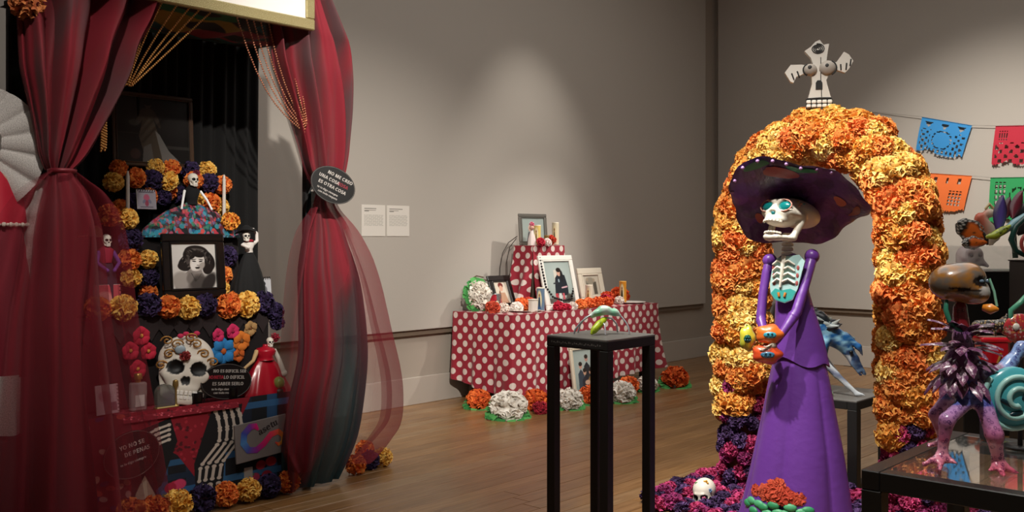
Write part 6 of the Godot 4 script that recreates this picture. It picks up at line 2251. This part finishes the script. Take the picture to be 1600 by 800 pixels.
	r.seed = 15
	var spm = M("ffffff", 0.3, {"tex": dotted("6e3f62", ["f8ecf2", "e8ccdc", "c88aa0"], 8), "tri": Vector3(7, 7, 7), "coat": 0.1})
	for k in 44:
		var a = (k % 11 - 5) / 5.0 * 1.75 + r.randf_range(-0.1, 0.1)
		var row = k / 11
		var at = px.call(1502, 530 + row * 23 + r.randf_range(-6, 6), 0.0) + Vector3(sin(a) * (0.034 + row * 0.009), 0, cos(a) * (0.034 + row * 0.009))
		var out = Vector3(sin(a) * 0.9, 0.55 - row * 0.38 + r.randf_range(-0.25, 0.25), cos(a) * 0.8).normalized()
		var side = out.cross(Vector3.UP).normalized()
		var nn = side.cross(out)
		var l = r.randf_range(0.05, 0.08)
		g = G.new()
		g.grid(4, 5, func(aa, bb):
			var w = sin(clampf(bb * 0.9 + 0.1, 0, 1) * PI) * 0.018
			return at + out * l * bb + side * (aa - 0.5) * 2.0 * w - nn * (0.02 * bb * bb) + nn * 0.006 * (1.0 - pow(absf(aa - 0.5) * 2.0, 2.0)))
		part(g, "spine", spm, t)
	# spiral shell at its side
	g = G.new()
	var sc = px.call(1566, 630, 0.06)
	g.ball(sc, Vector3(0.094, 0.098, 0.035), 26, 12)
	var shell = part(g, "shell", M("4fb0bc", 0.25, {"coat": 0.6}), t)
	g = G.new()
	var pts = []
	for k in 90:
		var a = k * 0.17
		var rr = 0.012 + 0.082 * pow(1.0 - k / 90.0, 0.9)
		pts.append(sc + Vector3(cos(a + 2.4) * rr, sin(a + 2.4) * rr * 1.03, 0.036 * sqrt(maxf(0.05, 1.0 - rr * rr / 0.0096))))
	g.tube(pts, 0.0085, 7)
	part(g, "shell_spiral", M("a8dcd6", 0.3, {"coat": 0.5}), shell)
	for q in [[1550, 634, 0.03, -0.5], [1562, 650, 0.026, 0.3], [1578, 622, 0.02, 0.9]]:
		g = G.new()
		g.xf = Transform3D(Basis(Vector3(0, 0, 1), q[3]), px.call(q[0], q[1], 0.093))
		g.ball(Vector3.ZERO, Vector3(q[2], 0.008, 0.006), 10, 6)
		part(g, "shell_mark", M("12323c", 0.3), shell)
	# red lacquer box and green-horned face behind it
	t = camnode("lacquer_box", "glossy red box behind the spiny creature's shoulder", "box", V(3.56, 0.806, 1.036))
	g = G.new()
	g.box(Vector3(0.0, 0.26, 0), Vector3(0.10, 0.095, 0.07), 0.014)
	part(g, "box_body", M("b3101f", 0.15, {"coat": 0.8}), t)
	g = G.new()
	g.box(Vector3(0.0, 0.302, 0), Vector3(0.106, 0.02, 0.076), 0.008)
	part(g, "lid", M("c01626", 0.15, {"coat": 0.8}), t)
	g = G.new()
	g.box(Vector3(0.0, 0.08, 0), Vector3(0.07, 0.25, 0.05), 0.008)
	g.box(Vector3(0.0, 0.206, 0), Vector3(0.09, 0.014, 0.06), 0.004)
	part(g, "stand", M("141313", 0.4), t)
	g = G.new()
	g.tube([Vector3(0.0, 0.225, 0.037), Vector3(0.012, 0.26, 0.037)], 0.004, 6)
	part(g, "gold_clasp", M("c89a4a", 0.3, {"metal": 0.5}), t)
	t = camnode("mask_sculpture", "small painted mask with curved green horns right of the red box", "mask", V(3.49, 0.761, 0.93))
	var bx = Vector3(0.0, 0.395, 0.0)
	g = G.new()
	g.ball(bx, Vector3(0.055, 0.05, 0.02), 20, 10)
	part(g, "face", M("ffffff", 0.25, {"tex": dotted("b03038", ["e8e0d8", "2f7a5a", "d8a040"], 3), "tri": Vector3(9, 9, 9), "coat": 0.5}), t)
	g = G.new()
	g.tube([bx + Vector3(-0.03, 0.03, 0), bx + Vector3(-0.03, 0.06, 0), bx + Vector3(0.0, 0.085, 0), bx + Vector3(0.03, 0.12, 0), bx + Vector3(0.05, 0.19, 0)], [0.008, 0.009, 0.009, 0.008, 0.003], 9)
	part(g, "horn", M("4f9a7c", 0.3, {"coat": 0.5}), t)
	g = G.new()
	g.tube([bx + Vector3(0.03, 0.03, 0), bx + Vector3(0.06, 0.06, 0), bx + Vector3(0.09, 0.10, 0), bx + Vector3(0.10, 0.17, 0)], [0.008, 0.009, 0.008, 0.003], 9)
	part(g, "horn", M("4f9a7c", 0.3, {"coat": 0.5}), t)
	for s in [-1, 1]:
		g = G.new()
		g.ball(bx + Vector3(s * 0.022, 0.008, 0.018), Vector3(0.012, 0.012, 0.006), 10, 6)
		part(g, "eye", M("e8e2d6", 0.3), t)
	g = G.new()
	g.tube([Vector3(0.0, 0.0, 0), Vector3(0.0, 0.36, 0)], 0.008, 8)
	g.lathe([Vector2(0, 0), Vector2(0.05, 0), Vector2(0.05, 0.012), Vector2(0, 0.012)], 20)
	part(g, "stand", M("141313", 0.4), t)
	t = camnode("beaded_animal", "tiny black and white beaded animal standing on the red box", "figurine", V(3.56, 0.784, 1.036))
	g = G.new()
	nets(g, [["c", Vector3(-0.05, 0.37, 0), Vector3(0.03, 0.37, 0), 0.02, 0.022, 0.01], ["e", Vector3(0.05, 0.385, 0), Vector3(0.022, 0.02, 0.02), 0, 0, 0.01], ["c", Vector3(0.045, 0.40, 0.01), Vector3(0.04, 0.42, 0.012), 0.006, 0.003, 0.005], ["c", Vector3(-0.05, 0.36, 0.01), Vector3(-0.06, 0.34, 0.02), 0.01, 0.006, 0.006], ["c", Vector3(0.0, 0.36, 0.01), Vector3(0.0, 0.34, 0.02), 0.01, 0.006, 0.006], ["c", Vector3(0.03, 0.36, 0.01), Vector3(0.035, 0.34, 0.02), 0.01, 0.006, 0.006]], Vector3(-0.1, 0.31, -0.04), Vector3(0.1, 0.44, 0.05), 0.006)
	part(g, "body", M("ffffff", 0.4, {"tex": dotted("1c1a1a", ["f0ece6", "e8c070"], 7), "tri": Vector3(12, 12, 12)}), t)


func back_displays() -> void:
	var black = M("0e0d0d", 0.45)
	var t = thing("display_plinth", "tall black plinth with a glass case on top behind the marigold arch's right leg", "plinth", V(7.95, 0, 2.30), turn, "tall black plinths")
	var g = G.new()
	g.box(Vector3(-0.04, 0.605, 0), Vector3(0.62, 1.21, 0.5), 0.006)
	part(g, "plinth_body", black, t)
	g = G.new()
	g.box(Vector3(-0.04, 1.214, 0), Vector3(0.63, 0.008, 0.51), 0.001)
	part(g, "top_edge", M("8a8884", 0.4), t)
	g = G.new()
	g.box(Vector3(0.17, 1.13, 0.252), Vector3(0.15, 0.012, 0.006), 0.001)
	part(g, "pull_strip", M("5a5856", 0.4), t)
	for q in [[-0.04, 0.22, 0.245, 0.58, 0.36, 0.004], [-0.04, 0.22, -0.245, 0.58, 0.36, 0.004]]:
		g = G.new()
		g.box(Vector3(q[0], 1.218 + 0.09, q[2]), Vector3(q[3], 0.18, q[5]), 0.0)
		part(g, "glass_pane", M("e8f0ee", 0.02, {"alpha": 0.08}), t)
	for s in [-1, 1]:
		g = G.new()
		g.box(Vector3(-0.04 + s * 0.288, 1.218 + 0.09, 0), Vector3(0.004, 0.18, 0.486), 0.0)
		part(g, "glass_pane", M("e8f0ee", 0.02, {"alpha": 0.08}), t)
	g = G.new()
	g.box(Vector3(-0.04, 1.40, 0), Vector3(0.58, 0.004, 0.494), 0.0)
	part(g, "glass_pane", M("e8f0ee", 0.02, {"alpha": 0.08}), t)
	t = thing("display_plinth", "tall bare black plinth at the right edge, nearer than the glass case", "plinth", V(7.36, 0, 1.80), turn, "tall black plinths")
	g = G.new()
	g.box(Vector3(0.06, 0.65, 0), Vector3(0.42, 1.30, 0.4), 0.006)
	part(g, "plinth_body", black, t)
	g = G.new()
	g.box(Vector3(0.06, 1.303, 0), Vector3(0.43, 0.008, 0.41), 0.002)
	part(g, "top_board", M("1a1918", 0.35), t)
	# pale lumpy head in the glass case
	t = camnode("painted_mask", "pale pink and white painted mask inside the glass case", "sculpture", V(7.80, 1.219, 2.43))
	g = G.new()
	nets(g, [["e", Vector3(0, 0.11, 0), Vector3(0.10, 0.085, 0.08), 0, 0, 0.02], ["e", Vector3(-0.05, 0.06, 0.02), Vector3(0.06, 0.06, 0.06), 0, 0, 0.03], ["c", Vector3(0.06, 0.07, 0.03), Vector3(0.11, 0.03, 0.05), 0.03, 0.015, 0.02], ["E", Vector3(-0.02, 0.11, 0.085), Vector3(0.022, 0.022, 0.03), 0, 0, 0.01], ["E", Vector3(0.05, 0.11, 0.075), Vector3(0.02, 0.02, 0.03), 0, 0, 0.01], ["c", Vector3(-0.06, 0.015, 0), Vector3(0.06, 0.015, 0), 0.018, 0.018, 0.03]], Vector3(-0.15, -0.01, -0.11), Vector3(0.15, 0.22, 0.12), 0.014, func(q: Vector3): return lin("e6d6d8").lerp(lin("a8808c"), clampf(sin(q.x * 60.0) * sin(q.y * 70.0 + q.z * 40.0), 0, 1)))
	part(g, "face", M("ffffff", 0.25, {"vc": true, "coat": 0.5}), t)
	for s in [[-0.02, 0.075], [0.05, 0.066]]:
		g = G.new()
		g.ball(Vector3(s[0], 0.11, s[1]), Vector3(0.014, 0.014, 0.008), 8, 6)
		part(g, "eye", M("5a2a3a", 0.3), t)
	# winged creature over the case
	t = camnode("winged_sculpture", "painted winged creature with leaf-shaped wings and curling teal tail on a black plinth", "sculpture", V(7.69, 1.31, 2.12))
	var K = 211.0
	var px = func(x: float, y: float, z := 0.0) -> Vector3: return Vector3((x - 1565.0) / K, (407.0 - y) / K, z)
	var wing = func(base: Vector2, tipp: Vector2, w: float, c1: String, c2: String, z: float) -> void:
		var gg = G.new()
		var b0 = px.call(base.x, base.y, z)
		var b1 = px.call(tipp.x, tipp.y, z - 0.04)
		var d: Vector3 = b1 - b0
		var s = Vector3(-d.y, d.x, 0).normalized()
		var n1 = 9
		var o = gg.v.size()
		for j in 11:
			for i in n1:
				var bb = j / 10.0
				var aa = i / 8.0 - 0.5
				var ww = pow(sin(clampf(bb * 0.93 + 0.05, 0, 1) * PI), 0.8) * w
				gg.col = lin(c1).lerp(lin(c2), clampf(absf(aa) * 2.2 - 0.25 + bb * 0.35, 0, 1))
				gg.p(b0 + d * bb + s * aa * 2.0 * ww + Vector3(0, 0, 0.02 * (1.0 - aa * aa * 4.0)))
		for j in 10:
			for i in 8:
				gg.quad(o + j * n1 + i, o + j * n1 + i + 1, o + (j + 1) * n1 + i + 1, o + (j + 1) * n1 + i)
		part(gg, "wing", M("ffffff", 0.35, {"vc": true, "coat": 0.3}), t)
	wing.call(Vector2(1545, 366), Vector2(1556, 309), 0.052, "5a4a9a", "2a1c40", 0.02)
	wing.call(Vector2(1560, 345), Vector2(1570, 312), 0.04, "5a2a34", "3a1c28", -0.01)
	wing.call(Vector2(1568, 345), Vector2(1588, 302), 0.045, "7a2838", "4a1c2c", 0.0)
	wing.call(Vector2(1580, 370), Vector2(1612, 318), 0.09, "2a3034", "1a2426", -0.05)
	g = G.new()
	g.tube([px.call(1550, 368, 0.03), px.call(1570, 352, 0.03), px.call(1602, 330, 0.03)], [0.02, 0.03, 0.012], 10)
	part(g, "pale_neck", M("8fbcc6", 0.3, {"coat": 0.4}), t)
	g = G.new()
	g.tube([px.call(1523, 374, 0.06), px.call(1535, 372, 0.06), px.call(1548, 364, 0.06), px.call(1560, 356, 0.06)], [0.012, 0.032, 0.03, 0.008], 12)
	part(g, "body", M("ffffff", 0.3, {"tex": blob_print(64, 64, "a8b83a", ["5a6a1a", "d8e06a", "2a3010"], 24, 0.04, 0.09, 5), "tri": Vector3(6, 6, 6), "coat": 0.4}), t)
	g = G.new()
	g.tube([px.call(1604, 328, 0.08), px.call(1585, 340, 0.08), px.call(1566, 358, 0.08), px.call(1559, 378, 0.08), px.call(1566, 395, 0.08), px.call(1582, 403, 0.08), px.call(1604, 404, 0.08)], [0.012, 0.017, 0.02, 0.022, 0.02, 0.016, 0.012], 12)
	part(g, "tail", M("12453e", 0.3, {"coat": 0.5}), t)
	g = G.new()
	var ring = []
	for k in 21:
		var a = TAU * k / 20
		ring.append(px.call(1588 + cos(a) * 17, 384 - sin(a) * 17, 0.11))
	g.tube(ring, 0.013, 8)
	part(g, "red_hoop", M("b04a44", 0.3, {"coat": 0.4}), t)
	g = G.new()
	g.tube([px.call(1570, 350, 0.0), px.call(1572, 380, 0.0), px.call(1574, 406, 0.0)], 0.02, 8)
	part(g, "leg", M("3a5a50", 0.4), t)
	# butterfly and a small pink bird on the case
	t = camnode("butterfly_sculpture", "orange and black painted butterfly beside the marigold arch's right leg", "sculpture", V(7.62, 1.41, 2.36))
	var bp = func(x: float, y: float, z := 0.0) -> Vector3: return Vector3((x - 1508.0) / 206.0, (380.0 - y) / 206.0, z)
	for q in [[Vector2(1530, 374), Vector2(1484, 346), 0.085, 0.0], [Vector2(1528, 376), Vector2(1490, 378), 0.05, 0.02], [Vector2(1526, 372), Vector2(1512, 344), 0.05, -0.02]]:
		g = G.new()
		var b0: Vector3 = bp.call(q[0].x, q[0].y, q[3])
		var d: Vector3 = bp.call(q[1].x, q[1].y, q[3]) - b0
		var s = Vector3(-d.y, d.x, 0).normalized()
		for j in 17:
			for i in 13:
				var bb = j / 16.0
				var aa = (i / 12.0 - 0.5) * 2.0
				var ww = pow(sin(clampf(pow(bb, 1.3) * 0.92 + 0.06, 0, 1) * PI), 0.7) * q[2] * (1.0 + 0.1 * sin(bb * 16.0))
				var rim = maxf(absf(aa), bb * 1.15 - 0.1)
				g.col = lin("d0621e").lerp(lin("15110f"), clampf((rim - 0.62) * 9.0, 0, 1))
				if rim > 0.8 and (i + j) % 3 == 0:
					g.col = lin("c8c4bc")
				if j % 4 == 3 and absf(aa) < 0.5 and i % 4 == 2:
					g.col = lin("15110f")
				g.p(b0 + d * bb + s * aa * ww + Vector3(0, 0, 0.02 * (1.0 - aa * aa)))
		for j in 16:
			for i in 12:
				g.quad(j * 13 + i, j * 13 + i + 1, (j + 1) * 13 + i + 1, (j + 1) * 13 + i)
		part(g, "wing", M("ffffff", 0.4, {"vc": true}), t)
	g = G.new()
	g.tube([bp.call(1530, 380, 0.02), bp.call(1528, 372, 0.03), bp.call(1524, 362, 0.02)], [0.008, 0.015, 0.008], 8)
	part(g, "body", M("14110f", 0.5), t)
	t = camnode("bird_sculpture", "small pink and cream painted bird above the butterfly's wing", "sculpture", V(7.74, 1.41, 2.30))
	var pb = func(x: float, y: float, z := 0.0) -> Vector3: return Vector3((x - 1520.0) / 204.0, (380.0 - y) / 204.0, z)
	g = G.new()
	nets(g, [["c", pb.call(1512, 338, 0), pb.call(1532, 366, 0), 0.035, 0.05, 0.02], ["e", pb.call(1526, 332, 0), Vector3(0.045, 0.035, 0.035), 0, 0, 0.02], ["c", pb.call(1508, 340, 0), pb.call(1502, 348, 0), 0.02, 0.008, 0.02], ["c", pb.call(1530, 370, 0), pb.call(1528, 379, 0), 0.03, 0.02, 0.02]], Vector3(-0.13, -0.01, -0.08), Vector3(0.13, 0.30, 0.08), 0.013, func(q: Vector3): return lin("d0705a").lerp(lin("d8cdb8"), clampf(q.x * 14.0 + 0.5, 0, 1)))
	part(g, "body", M("ffffff", 0.4, {"vc": true}), t)
	g = G.new()
	g.tube([pb.call(1520, 326, 0.0), pb.call(1526, 318, 0.0), pb.call(1533, 326, 0.0), pb.call(1540, 334, 0.0)], [0.01, 0.012, 0.012, 0.004], 7)
	part(g, "crest", M("c8b480", 0.5), t)


# cut paper: cells of a sheet are left out where the pattern has holes
func banner(label: String, corners: Array, color: String, kind: int) -> void:
	var t = thing("paper_banner", label, "banner", Vector3.ZERO, 0, "cut paper banners on the right wall")
	var g = G.new()
	var nx = 44
	var ny = 34
	var at = func(a, b):
		var top: Vector2 = corners[0].lerp(corners[1], a)
		var bot: Vector2 = corners[3].lerp(corners[2], a)
		var q = top.lerp(bot, b)
		return Vector3(10.715 - 0.015 * sin(b * PI) - 0.008 * sin(a * 5.0) * b, q.y, -q.x)
	var r = RandomNumberGenerator.new()
	r.seed = kind * 7 + 3
	for j in ny:
		for i in nx:
			var x = (i + 0.5) / nx
			var y = (j + 0.5) / ny
			var hole = false
			var edge = x > 0.05 and x < 0.95 and y > 0.06 and y < 0.93
			var dx = absf(x - 0.5)
			if edge:
				match kind:
					0:
						hole = (y < 0.24 and absf(fposmod(x * 3.0, 1.0) - 0.5) < 0.36 * (1.0 - y / 0.26) and y > 0.08) or (y > 0.3 and y < 0.85 and dx > 0.24 and sin(x * 43.0) * sin(y * 37.0) > 0.2) or (absf(Vector2((x - 0.5) * 1.3, y - 0.55).length() - 0.25) < 0.02 and j % 3 != 0) or (y > 0.82 and y < 0.9 and i % 4 < 2)
					1:
						hole = (x > 0.1 and x < 0.28 and y > 0.12 and y < 0.36 and i % 2 == 0 and j % 5 != 0) or (x > 0.72 and x < 0.9 and y > 0.12 and y < 0.36 and i % 2 == 0 and j % 5 != 0) or (sin(x * 31.0) * sin(y * 27.0) > 0.4 and y > 0.4) or (x < 0.12 and y > 0.4 and y < 0.7 and j % 6 < 2)
					2:
						hole = (y > 0.42 and y < 0.82 and x > 0.12 and x < 0.9 and i % 3 != 0 and j % 3 != 0 and sin(x * 9.0) > -0.6) or (y < 0.25 and y > 0.1 and sin(x * 26.0) > 0.7)
					_:
						hole = (x > 0.1 and x < 0.3 and y > 0.1 and y < 0.8 and i % 3 != 0 and j % 4 != 0) or (x > 0.7 and x < 0.9 and y > 0.1 and y < 0.8 and i % 3 != 0 and j % 4 != 0) or (absf(Vector2((x - 0.5) * 1.4, y - 0.42).length() - 0.2) < 0.025 and i % 4 != 0)
			# scalloped lower edge
			if y > 0.86 + 0.12 * absf(cos(x * PI * 1.5 + 0.2)) or (y > 0.94 and i % 2 == 0):
				hole = true
			if hole:
				continue
			var a0 = float(i) / nx
			var a1 = float(i + 1) / nx
			var b0 = float(j) / ny
			var b1 = float(j + 1) / ny
			var id = [g.p(at.call(a0, b0)), g.p(at.call(a0, b1)), g.p(at.call(a1, b1)), g.p(at.call(a1, b0))]
			g.quad(id[0], id[1], id[2], id[3])
	part(g, "cut_sheet", M(color, 0.8, {"back": Color(color).darkened(0.6)}), t)
	g = G.new()
	g.tube([at.call(0.0, 0.0), at.call(0.5, 0.0), at.call(1.0, 0.0)], 0.006, 6)
	part(g, "folded_edge", M(Color(color).darkened(0.12).to_html(false), 0.8), t)


func banners() -> void:
	banner("sky blue cut paper banner, topmost beside the marigold arch", [Vector2(3.824, 2.766), Vector2(3.315, 2.636), Vector2(3.430, 2.269), Vector2(3.892, 2.405)], "2f86c4", 0)
	banner("red cut paper banner at the right edge", [Vector2(3.085, 2.611), Vector2(2.583, 2.583), Vector2(2.629, 2.18), Vector2(3.128, 2.200)], "b01e34", 1)
	banner("orange cut paper banner half hidden by the marigold arch", [Vector2(3.824, 2.167), Vector2(3.315, 2.110), Vector2(3.410, 1.705), Vector2(3.905, 1.782)], "dc6a2c", 2)
	banner("green cut paper banner at the right edge below the red one", [Vector2(3.135, 2.082), Vector2(2.583, 2.068), Vector2(2.606, 1.60), Vector2(3.153, 1.608)], "1f8a4c", 3)
	var cord = M("9a948c", 0.8)
	for q in [[[4.5, 2.90], [3.824, 2.772], [3.315, 2.64], [3.085, 2.616], [2.583, 2.588], [1.6, 2.64]], [[4.5, 2.25], [3.824, 2.172], [3.315, 2.114], [3.135, 2.087], [2.583, 2.073], [1.6, 2.13]]]:
		var g = G.new()
		var pts = []
		for c in q:
			pts.append(V(10.712, c[1], c[0]))
		# the ends are pinned to the wall
		pts[0].x = 10.745
		pts[-1].x = 10.745
		g.tube(pts, 0.0035, 6)
		tag(part(g, "banner_string", cord, null), "thin string carrying the %s cut paper banners" % ("blue and red" if q[0][1] > 2.5 else "orange and green"), "string")


func mannequin() -> void:
	var base = V(1.67, 0.0, 4.93)
	var t = camnode("display_plinth", "dark draped plinth under the figure in white lace at the left edge", "plinth", base, "")
	var g = G.new()
	g.box(Vector3(0, 0.27, 0), Vector3(0.42, 0.54, 0.40), 0.01)
	part(g, "plinth_body", M("2a1418", 0.8), t)
	t = camnode("dressed_mannequin", "figure in a red blouse with a white pleated lace headdress at the left edge", "mannequin", base + Vector3(0, 0.54, 0))
	# body: one continuous figure under the clothes
	var sh = [
		["e", Vector3(0, 1.42, 0.0), Vector3(0.078, 0.105, 0.095), 0, 0, 0.02], ["e", Vector3(0, 1.37, 0.03), Vector3(0.055, 0.065, 0.065), 0, 0, 0.03], ["c", Vector3(0, 1.40, 0.088), Vector3(0, 1.375, 0.106), 0.010, 0.014, 0.012],
		["c", Vector3(0.076, 1.41, -0.01), Vector3(0.082, 1.375, -0.005), 0.014, 0.010, 0.01], ["c", Vector3(-0.076, 1.41, -0.01), Vector3(-0.082, 1.375, -0.005), 0.014, 0.010, 0.01],
		["E", Vector3(0.03, 1.42, 0.10), Vector3(0.018, 0.010, 0.018), 0, 0, 0.012], ["E", Vector3(-0.03, 1.42, 0.10), Vector3(0.018, 0.010, 0.018), 0, 0, 0.012], ["c", Vector3(-0.02, 1.338, 0.088), Vector3(0.02, 1.338, 0.088), 0.009, 0.009, 0.01],
		["c", Vector3(0, 1.34, -0.01), Vector3(0, 1.22, -0.01), 0.05, 0.055, 0.03], ["c", Vector3(-0.12, 1.19, -0.01), Vector3(0.12, 1.19, -0.01), 0.065, 0.065, 0.04], ["c", Vector3(0, 1.16, 0), Vector3(0, 0.80, 0), 0.12, 0.115, 0.05],
		["c", Vector3(0.13, 1.17, 0), Vector3(0.145, 0.95, 0.02), 0.045, 0.035, 0.03], ["c", Vector3(0.145, 0.95, 0.02), Vector3(0.05, 0.86, 0.18), 0.034, 0.024, 0.02], ["c", Vector3(-0.13, 1.17, 0), Vector3(-0.145, 0.95, 0.02), 0.045, 0.035, 0.03], ["c", Vector3(-0.145, 0.95, 0.02), Vector3(-0.05, 0.86, 0.18), 0.034, 0.024, 0.02],
		["c", Vector3(0.07, 0.80, 0), Vector3(0.07, 0.06, 0), 0.09, 0.045, 0.03], ["c", Vector3(-0.07, 0.80, 0), Vector3(-0.07, 0.06, 0), 0.09, 0.045, 0.03], ["c", Vector3(0.07, 0.035, 0), Vector3(0.07, 0.03, 0.13), 0.035, 0.03, 0.02], ["c", Vector3(-0.07, 0.035, 0), Vector3(-0.07, 0.03, 0.13), 0.035, 0.03, 0.02],
	]
	g = G.new()
	nets(g, sh, Vector3(-0.34, -0.02, -0.2), Vector3(0.34, 1.58, 0.24), 0.018)
	part(g, "body", M("a87e60", 0.5), t)
	hand_bones(t, Vector3(0.05, 0.86, 0.18), Vector3(-0.6, -0.3, 0.4), Vector3(0, 0.5, 0.6), 0.15, M("a87e60", 0.5), 0.4)
	hand_bones(t, Vector3(-0.05, 0.86, 0.18), Vector3(0.6, -0.3, 0.4), Vector3(0, 0.5, 0.6), 0.15, M("a87e60", 0.5), 0.4)
	g = G.new()
	for s in [-1, 1]:
		g.ball(Vector3(s * 0.03, 1.42, 0.086), Vector3(0.013, 0.009, 0.008), 10, 6)
	part(g, "eyes", M("e8e2da", 0.3), t)
	g = G.new()
	g.ball(Vector3(0, 1.46, -0.03), Vector3(0.092, 0.10, 0.105), 18, 12)
	g.ball(Vector3(0, 1.50, 0.035), Vector3(0.07, 0.045, 0.06), 16, 10)
	part(g, "hair", M("1a1412", 0.6), t)
	# red blouse with a beaded hem
	g = G.new()
	var bl = [[0.98, 0.0, 0.21], [1.05, 0.0, 0.205], [1.13, 0.0, 0.19], [1.20, 0.0, 0.165], [1.26, 0.0, 0.11], [1.285, 0.0, 0.072]]
	g.grid(64, 20, func(a, b):
		var q = interp(bl, b)
		var an = a * TAU
		var r: float = q[2] * (1.0 + 0.04 * sin(an * 7.0) * (1 - b))
		return Vector3(r * cos(an), q[0], -r * 0.8 * sin(an)), true)
	var blouse = part(g, "blouse", M("b00f2c", 0.6, {"sheen": 0.3}), t)
	g = G.new()
	for k in 60:
		var an = TAU * k / 60
		var r = 0.212 * (1.0 + 0.04 * sin(an * 7.0))
		g.ball(Vector3(r * cos(an), 0.978, -r * 0.8 * sin(an)), Vector3.ONE * (0.012 if k % 2 == 0 else 0.008), 7, 5)
	part(g, "bead_trim", M("d8cabc", 0.4), blouse)
	g = G.new()
	g.box(Vector3(0.07, 1.08, 0.158), Vector3(0.10, 0.10, 0.01), 0.003)
	part(g, "embroidered_panel", M("ffffff", 0.8, {"tex": blob_print(64, 64, "141414", ["c86a2a", "2f7a3a", "d8a050", "8a2a2a"], 26, 0.05, 0.1, 2), "tri": Vector3(8, 8, 8)}), blouse)
	# skirt with a white flounce
	g = G.new()
	var sr = [[0.28, 0.0, 0.29], [0.45, 0.0, 0.27], [0.65, 0.0, 0.24], [0.85, 0.0, 0.215], [1.0, 0.0, 0.195]]
	g.grid(80, 20, func(a, b):
		var q = interp(sr, b)
		var an = a * TAU
		var r: float = q[2] * (1.0 + 0.05 * sin(an * 11.0) * (1 - b))
		return Vector3(r * cos(an), q[0], -r * 0.75 * sin(an)), true)
	part(g, "skirt", M("7a1026", 0.7, {"sheen": 0.3}), t)
	var lace = noise(0.12, 17, 256, 256, [[0.0, 0.45, 0.55, 1.0], ["8f8a86", "b4aeaa", "c6c0bc", "d0cbc6"]], 3)
	var lacem = M("ffffff", 0.85, {"tex": lace, "tri": Vector3(5, 5, 5), "bump": lace, "depth": 0.5})
	g = G.new()
	g.grid(120, 8, func(a, b):
		var an = a * TAU
		var r = (0.305 - 0.01 * b) * (1.0 + 0.06 * sin(an * 16.0) * (1.1 - b))
		return Vector3(r * cos(an), 0.02 + b * 0.27, -r * 0.75 * sin(an)), true)
	part(g, "lace_flounce", lacem, t)
	# pleated lace ruff standing round the head and falling over the shoulders
	g = G.new()
	g.grid(150, 10, func(a, b):
		var an = deg_to_rad(lerpf(-58, 238, a))
		var pleat = sqrt(absf(sin(a * 13.0 * PI))) * 2.0 - 1.0
		var inner = 0.135
		var outer = 0.335 if sin(an) < 0.1 else lerpf(0.335, 0.27, clampf(sin(an), 0, 1))
		var r = lerpf(inner, outer, b) * (1.0 + 0.012 * pleat * b)
		return Vector3(r * cos(an) * 1.02, 1.36 + r * sin(an), 0.045 - 0.03 * b + (0.006 + 0.012 * b) * pleat))
	part(g, "lace_ruff", lacem, t)
	for s in [-1, 1]:
		g = G.new()
		g.grid(20, 16, func(a, b):
			var x = lerpf(0.13, lerpf(0.24, 0.33, b), a)
			var y = lerpf(0.70, 1.24, b)
			return Vector3(s * x, y - 0.06 * a * b, -0.04 + 0.012 * sin(a * 12.0) + 0.008 * sin(b * 30.0)))
		part(g, "lace_fall", lacem, t)
	# flower tucked at the top of the canopy
	var f = bloom(pom(3, "8a3a1c", "c87a40", 70, 0.5), V(1.735, 2.50, 4.52), 0.075, Vector3(0.0, -0.2, 1), null, "paper_flower")
	tag(f, "faded orange paper flower at the top left corner of the canopy", "paper flower")


func _ready() -> void:
	rng.seed = 20
	camera_and_light()
	paper = M("ffffff", 0.85, {"vc": true, "back": "4a3a30"})
	bonepaint = M("ffffff", 0.5, {"vc": true})
	setting()
	canopy()
	curtains()
	arch()
	statue()
	table_altar()
	glass_table()
	altar_items()
	pedestal_creature()
	blue_creature()
	spiny_creature()
	back_displays()
	banners()
	mannequin()
	wall_labels()
	track_lamps()
